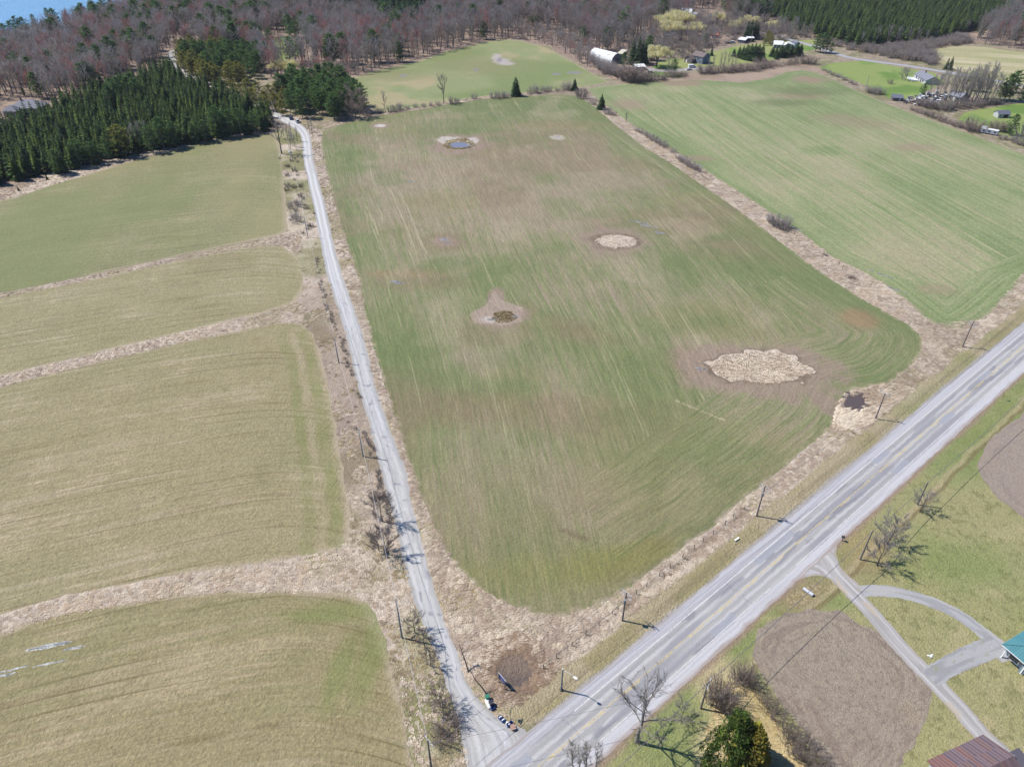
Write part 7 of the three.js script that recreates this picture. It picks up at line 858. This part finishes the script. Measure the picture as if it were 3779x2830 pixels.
// stones by the gravel loop
{ const r = rng(66); [[77.76, -77.48], [78.06, -77.38], [78.49, -77.57], [78.16, -77.24]].forEach(([x, z], i) => { const g = new THREE.IcosahedronGeometry(0.17 + 0.06 * r(), 1), P = g.attributes.position; for (let k = 0; k < P.count; k++) { const q = 0.85 + 0.3 * vn(P.getX(k) * 5 + i * 3, P.getY(k) * 5 + P.getZ(k) * 4); P.setXYZ(k, P.getX(k) * q * 1.3, P.getY(k) * q * 0.7, P.getZ(k) * q); } g.computeVertexNormals(); const o = part(numbered('white_stone'), g, fabric, scene); o.position.set(x, 0.12, z); tag(o, 'white painted stone where the loop meets the lane', 'stone', 'white stones by the lane'); }); }
// wire fence along the ditch
{ const a = [52.86, -114.52], b = [5.61, -74.74], t = thing('wire_fence', 'leaning wire fence on weathered posts along the grassy highway ditch', 'fence', a[0], 0, a[1], -Math.atan2(b[1] - a[1], b[0] - a[0])), L = hypot(b[0] - a[0], b[1] - a[1]), r = rng(12), n = 17, P = []; for (let k = 0; k <= n; k++) { const x = L * k / n + (r() - 0.5), l = (r() - 0.5) * 0.25; P.push([x, l]); part('post', new Geo().tube([[x, -0.1, 0], [x + l * 0.6, 1.35, l]], [0.08, 0.07], 6, true).done(), mat(96, 86, 80), t); } for (const y of [0.4, 0.8, 1.2]) part('wire', new Geo().tube(P.map(([x, l]) => [x + l * 0.6 * y, y, l * y]), P.map(() => 0.012), 3).done(), mat(120, 112, 108), t); }
{ const t0 = [[111.66, -262.8], [119.54, -236.4], [119.8, -233.5]]; t0.forEach(([x, z], i) => { const o = part(numbered('fence_post'), new Geo().tube([[0, -0.1, 0], [0.08, 1.5, 0.05]], [0.1, 0.09], 6, true).done(), mat(90, 82, 78), scene); o.position.set(x, 0, z); tag(o, ['old fence post just below the lone hedge clump', 'old fence post at the top of the wet furrow', 'old fence post beside the wet furrow'][i], 'post'); }); }

// roadside bins
const blue = mat(60, 110, 200), navy = mat(50, 66, 108), binGreen = mat(60, 150, 120);
function recyclingBox(label, x, z, turn, paper, group) { const t = thing('recycling_box', label, 'recycling box', x, 0, z, turn, group), G = new Geo(), w = 0.62, d = 0.46, h = 0.5; G.box(0, 0.03, 0, w - 0.06, 0.06, d - 0.06).box(-w / 2, h / 2, 0, 0.04, h, d).box(w / 2, h / 2, 0, 0.04, h, d).box(0, h / 2, -d / 2, w - 0.05, h, 0.04).box(0, h / 2, d / 2, w - 0.05, h, 0.04); part('box', G.done(), blue, t); part('rim', new Geo().box(0, h, d / 2 + 0.02, w + 0.08, 0.05, 0.07).box(0, h, -d / 2 - 0.02, w + 0.08, 0.05, 0.07).done(), navy, t); for (const q of paper) part('contents', new THREE.IcosahedronGeometry(0.17, 1).scale(1.2, 0.8, 0.8).translate(q, h, 0.02), fabric, t); return t; }
function bag(label, x, z, s, m, turn) { const g = new THREE.SphereGeometry(1, 16, 12), P = g.attributes.position; for (let k = 0; k < P.count; k++) { const q = 0.85 + 0.3 * vn(P.getX(k) * 2.5 + s[0] * 9, P.getY(k) * 2.5 + P.getZ(k) * 2); P.setXYZ(k, P.getX(k) * s[0] * q, max(-0.42, P.getY(k)) * s[1] * q + s[1] * 0.42, P.getZ(k) * s[2] * q); } g.computeVertexNormals(); const t = thing('rubbish_bag', label, 'bag', x, 0, z, turn); part('bag', g, m, t); part('knot', new THREE.ConeGeometry(0.08, 0.2, 8).translate(0, s[1] * 1.42, 0), m, t); return t; }
function wheelieBin(label, x, z, turn, m, lid) { const t = thing('wheeled_bin', label, 'bin', x, 0, z, turn), s = new THREE.Shape(); s.moveTo(-0.26, 0.08); s.lineTo(0.26, 0.08); s.lineTo(0.34, 1); s.lineTo(-0.34, 1); part('body', new THREE.ExtrudeGeometry(s, { depth: 0.62, bevelEnabled: true, bevelSize: 0.03, bevelThickness: 0.03, bevelSegments: 1 }).translate(0, 0, -0.31), m, t); part('lid', new Geo().box(0, 1.06, 0.02, 0.76, 0.07, 0.78).box(0, 1.11, 0.1, 0.6, 0.05, 0.5).done(), lid, t); for (const q of [-1, 1]) part('wheel', new THREE.CylinderGeometry(0.11, 0.11, 0.07, 12).rotateZ(PI / 2).translate(q * 0.26, 0.11, -0.32), mat(46, 46, 48), t); return t; }
wheelieBin('green lidded bin at the head of the roadside row', -4.38, -68.91, rad(20), mat(180, 206, 190), binGreen);
bag('long white bundle lying behind the green lidded bin', -4.28, -68.22, [0.45, 0.5, 0.75], fabric, rad(25)); bag('second white bundle beside the blue bin', -4.02, -67.54, [0.42, 0.45, 0.6], fabric, rad(25));
wheelieBin('dark bin between the white bundle and the grass', -3.66, -67.79, rad(20), mat(70, 72, 90), mat(58, 60, 76));
recyclingBox('blue recycling box against the dark bin', -3.4, -67.12, rad(30), []);
recyclingBox('recycling box with white paper, left one of the joined pair', -2, -65.45, rad(35), [-0.12, 0.14]); recyclingBox('recycling box with white paper, right one of the joined pair', -1.52, -64.95, rad(35), [-0.1, 0.12]);
recyclingBox('blue recycling box left of the cardboard carton', -0.56, -64.13, rad(20), [0.1]); recyclingBox('blue recycling box behind the cardboard carton', -0.16, -64.46, rad(55), []);
bag('white bag behind the blue recycling boxes', -0.8, -64.54, [0.3, 0.32, 0.3], fabric, 0);
{ const t = thing('cardboard_carton', 'brown cardboard carton at the end of the recycling row', 'carton', 0.2, 0, -63.65, rad(25)); part('carton', new Geo().box(0, 0.25, 0, 0.85, 0.5, 0.6).done(), mat(206, 164, 140), t); for (const s of [-1, 1]) part('flap', new Geo().slab(s > 0 ? [[-0.42, 0.51, 0.3], [-0.42, 0.6, 0.5], [0.42, 0.6, 0.5], [0.42, 0.51, 0.3]] : [[0.42, 0.51, -0.3], [0.42, 0.6, -0.5], [-0.42, 0.6, -0.5], [-0.42, 0.51, -0.3]], 0.015).done(), mat(214, 176, 150), t); }

// ---------- vehicles ----------
function vehicle(name, label, cat, x, z, turn, m, o = {}) { // local x forward
  const t = thing(name, label, cat, x, 0, z, turn), L = o.l ?? 4.6, W = 1.8, ex = (pts, w, mm, n, par) => { const s = new THREE.Shape(); pts.forEach(([a, b], i) => i ? s.lineTo(a, b) : s.moveTo(a, b)); return part(n, new THREE.ExtrudeGeometry(s, { depth: w - 0.12, bevelEnabled: true, bevelSize: 0.06, bevelThickness: 0.06, bevelSegments: 2 }).translate(0, 0, -(w - 0.12) / 2), mm, par); };
  const q = L / 2, van = o.van, hgt = van ? 2.1 : o.suv ? 1.75 : 1.45;
  const body = van ? [[-q, 0.4], [q, 0.4], [q, 1], [q - 0.7, 1.2], [q - 1.3, hgt], [-q, hgt]] : [[-q, 0.35], [q, 0.35], [q, 0.8], [q - 1.1, 0.98], [-q, 0.98]]; ex(body, W, m, 'body', t);
  if (!van) { ex([[-q + (o.suv ? 0.1 : 0.5), 1.0], [q - 1.2, 1.0], [q - 1.9, hgt - 0.08], [-q + (o.suv ? 0.4 : 1.1), hgt - 0.08]], W - 0.22, glass, 'windows', t); part('roof', new Geo().box(-0.35, hgt - 0.03, 0, L * 0.46, 0.07, W - 0.3).done(), m, t); }
  else { part('windscreen', new Geo().slab([[q - 0.68, 1.22, -0.75], [q - 1.22, 2.0, -0.7], [q - 1.22, 2.0, 0.7], [q - 0.68, 1.22, 0.75]].reverse(), 0.04).done(), glass, t); for (const s of [-1, 1]) part('side_window', new Geo().box(q - 1.7, 1.6, s * (W / 2 + 0.005), 0.8, 0.5, 0.03).done(), glass, t); }
  const dk = mat(44, 44, 48); for (const a of [-1, 1]) for (const s of [-1, 1]) { const w = part('wheel', new THREE.CylinderGeometry(0.34, 0.34, 0.22, 16).rotateX(PI / 2).translate(a * L * 0.31, 0.34, s * (W / 2 - 0.08)), dk, t); part('rim', new THREE.CylinderGeometry(0.2, 0.2, 0.04, 12).rotateX(PI / 2).translate(a * L * 0.31, 0.34, s * (W / 2 + 0.04)), mat(170, 172, 178), w); }
  for (const s of [-1, 1]) { part('headlight', new Geo().box(q + 0.03, 0.7, s * 0.62, 0.06, 0.14, 0.36).done(), insMat, t); part('tail_light', new Geo().box(-q - 0.05, 0.82, s * 0.7, 0.04, 0.16, 0.24).done(), mat(170, 50, 46), t); } part('number_plate', new Geo().box(-q - 0.07, 0.6, 0, 0.02, 0.12, 0.4).done(), insMat, t);
  return t;
}
vehicle('parked_car', 'dark blue car parked on the grass at the road bend', 'car', -126.32, -418.5, rad(112), mat(48, 64, 104), { l: 5 });
vehicle('parked_car', 'silver and white car parked just in front of the dark blue one', 'car', -121.01, -411.8, rad(118), mat(206, 208, 214), { suv: true });
vehicle('parked_van', 'white van in front of the brown house', 'van', 128.03, -542.8, rad(10), fabric, { van: true, l: 5.2 });
vehicle('parked_car', 'white car near the hedge below the white van', 'car', 124.21, -535.2, rad(30), fabric, {}); vehicle('parked_car', 'white car beside the open shed on the far lawn', 'car', 177.82, -626.5, rad(20), fabric, { suv: true }); vehicle('parked_car', 'dark car on the far lawn left of the white one', 'car', 173.66, -624.7, rad(10), mat(84, 92, 110), {});
vehicle('parked_car', 'dark car under the spruces right of the white roofed bungalow', 'car', 228.5, -622.9, rad(170), mat(80, 84, 96), {}); vehicle('parked_car', 'pale car in the gravel yard behind the hedge', 'car', 96.18, -526.5, rad(8), mat(216, 220, 228), { suv: true }); vehicle('parked_car', 'grey car behind the hedge near the white roofed yard shed', 'car', 88.75, -523.8, rad(15), mat(170, 176, 196), {});
bag('white rubbish bag under the big bare tree at the road bend', -112.3, -360.4, [0.7, 0.7, 0.6], fabric, 0.4); bag('smaller white bag on the grass left of the bend tree', -116.35, -356.2, [0.4, 0.4, 0.4], fabric, 1);

renderer.render(scene, camera);
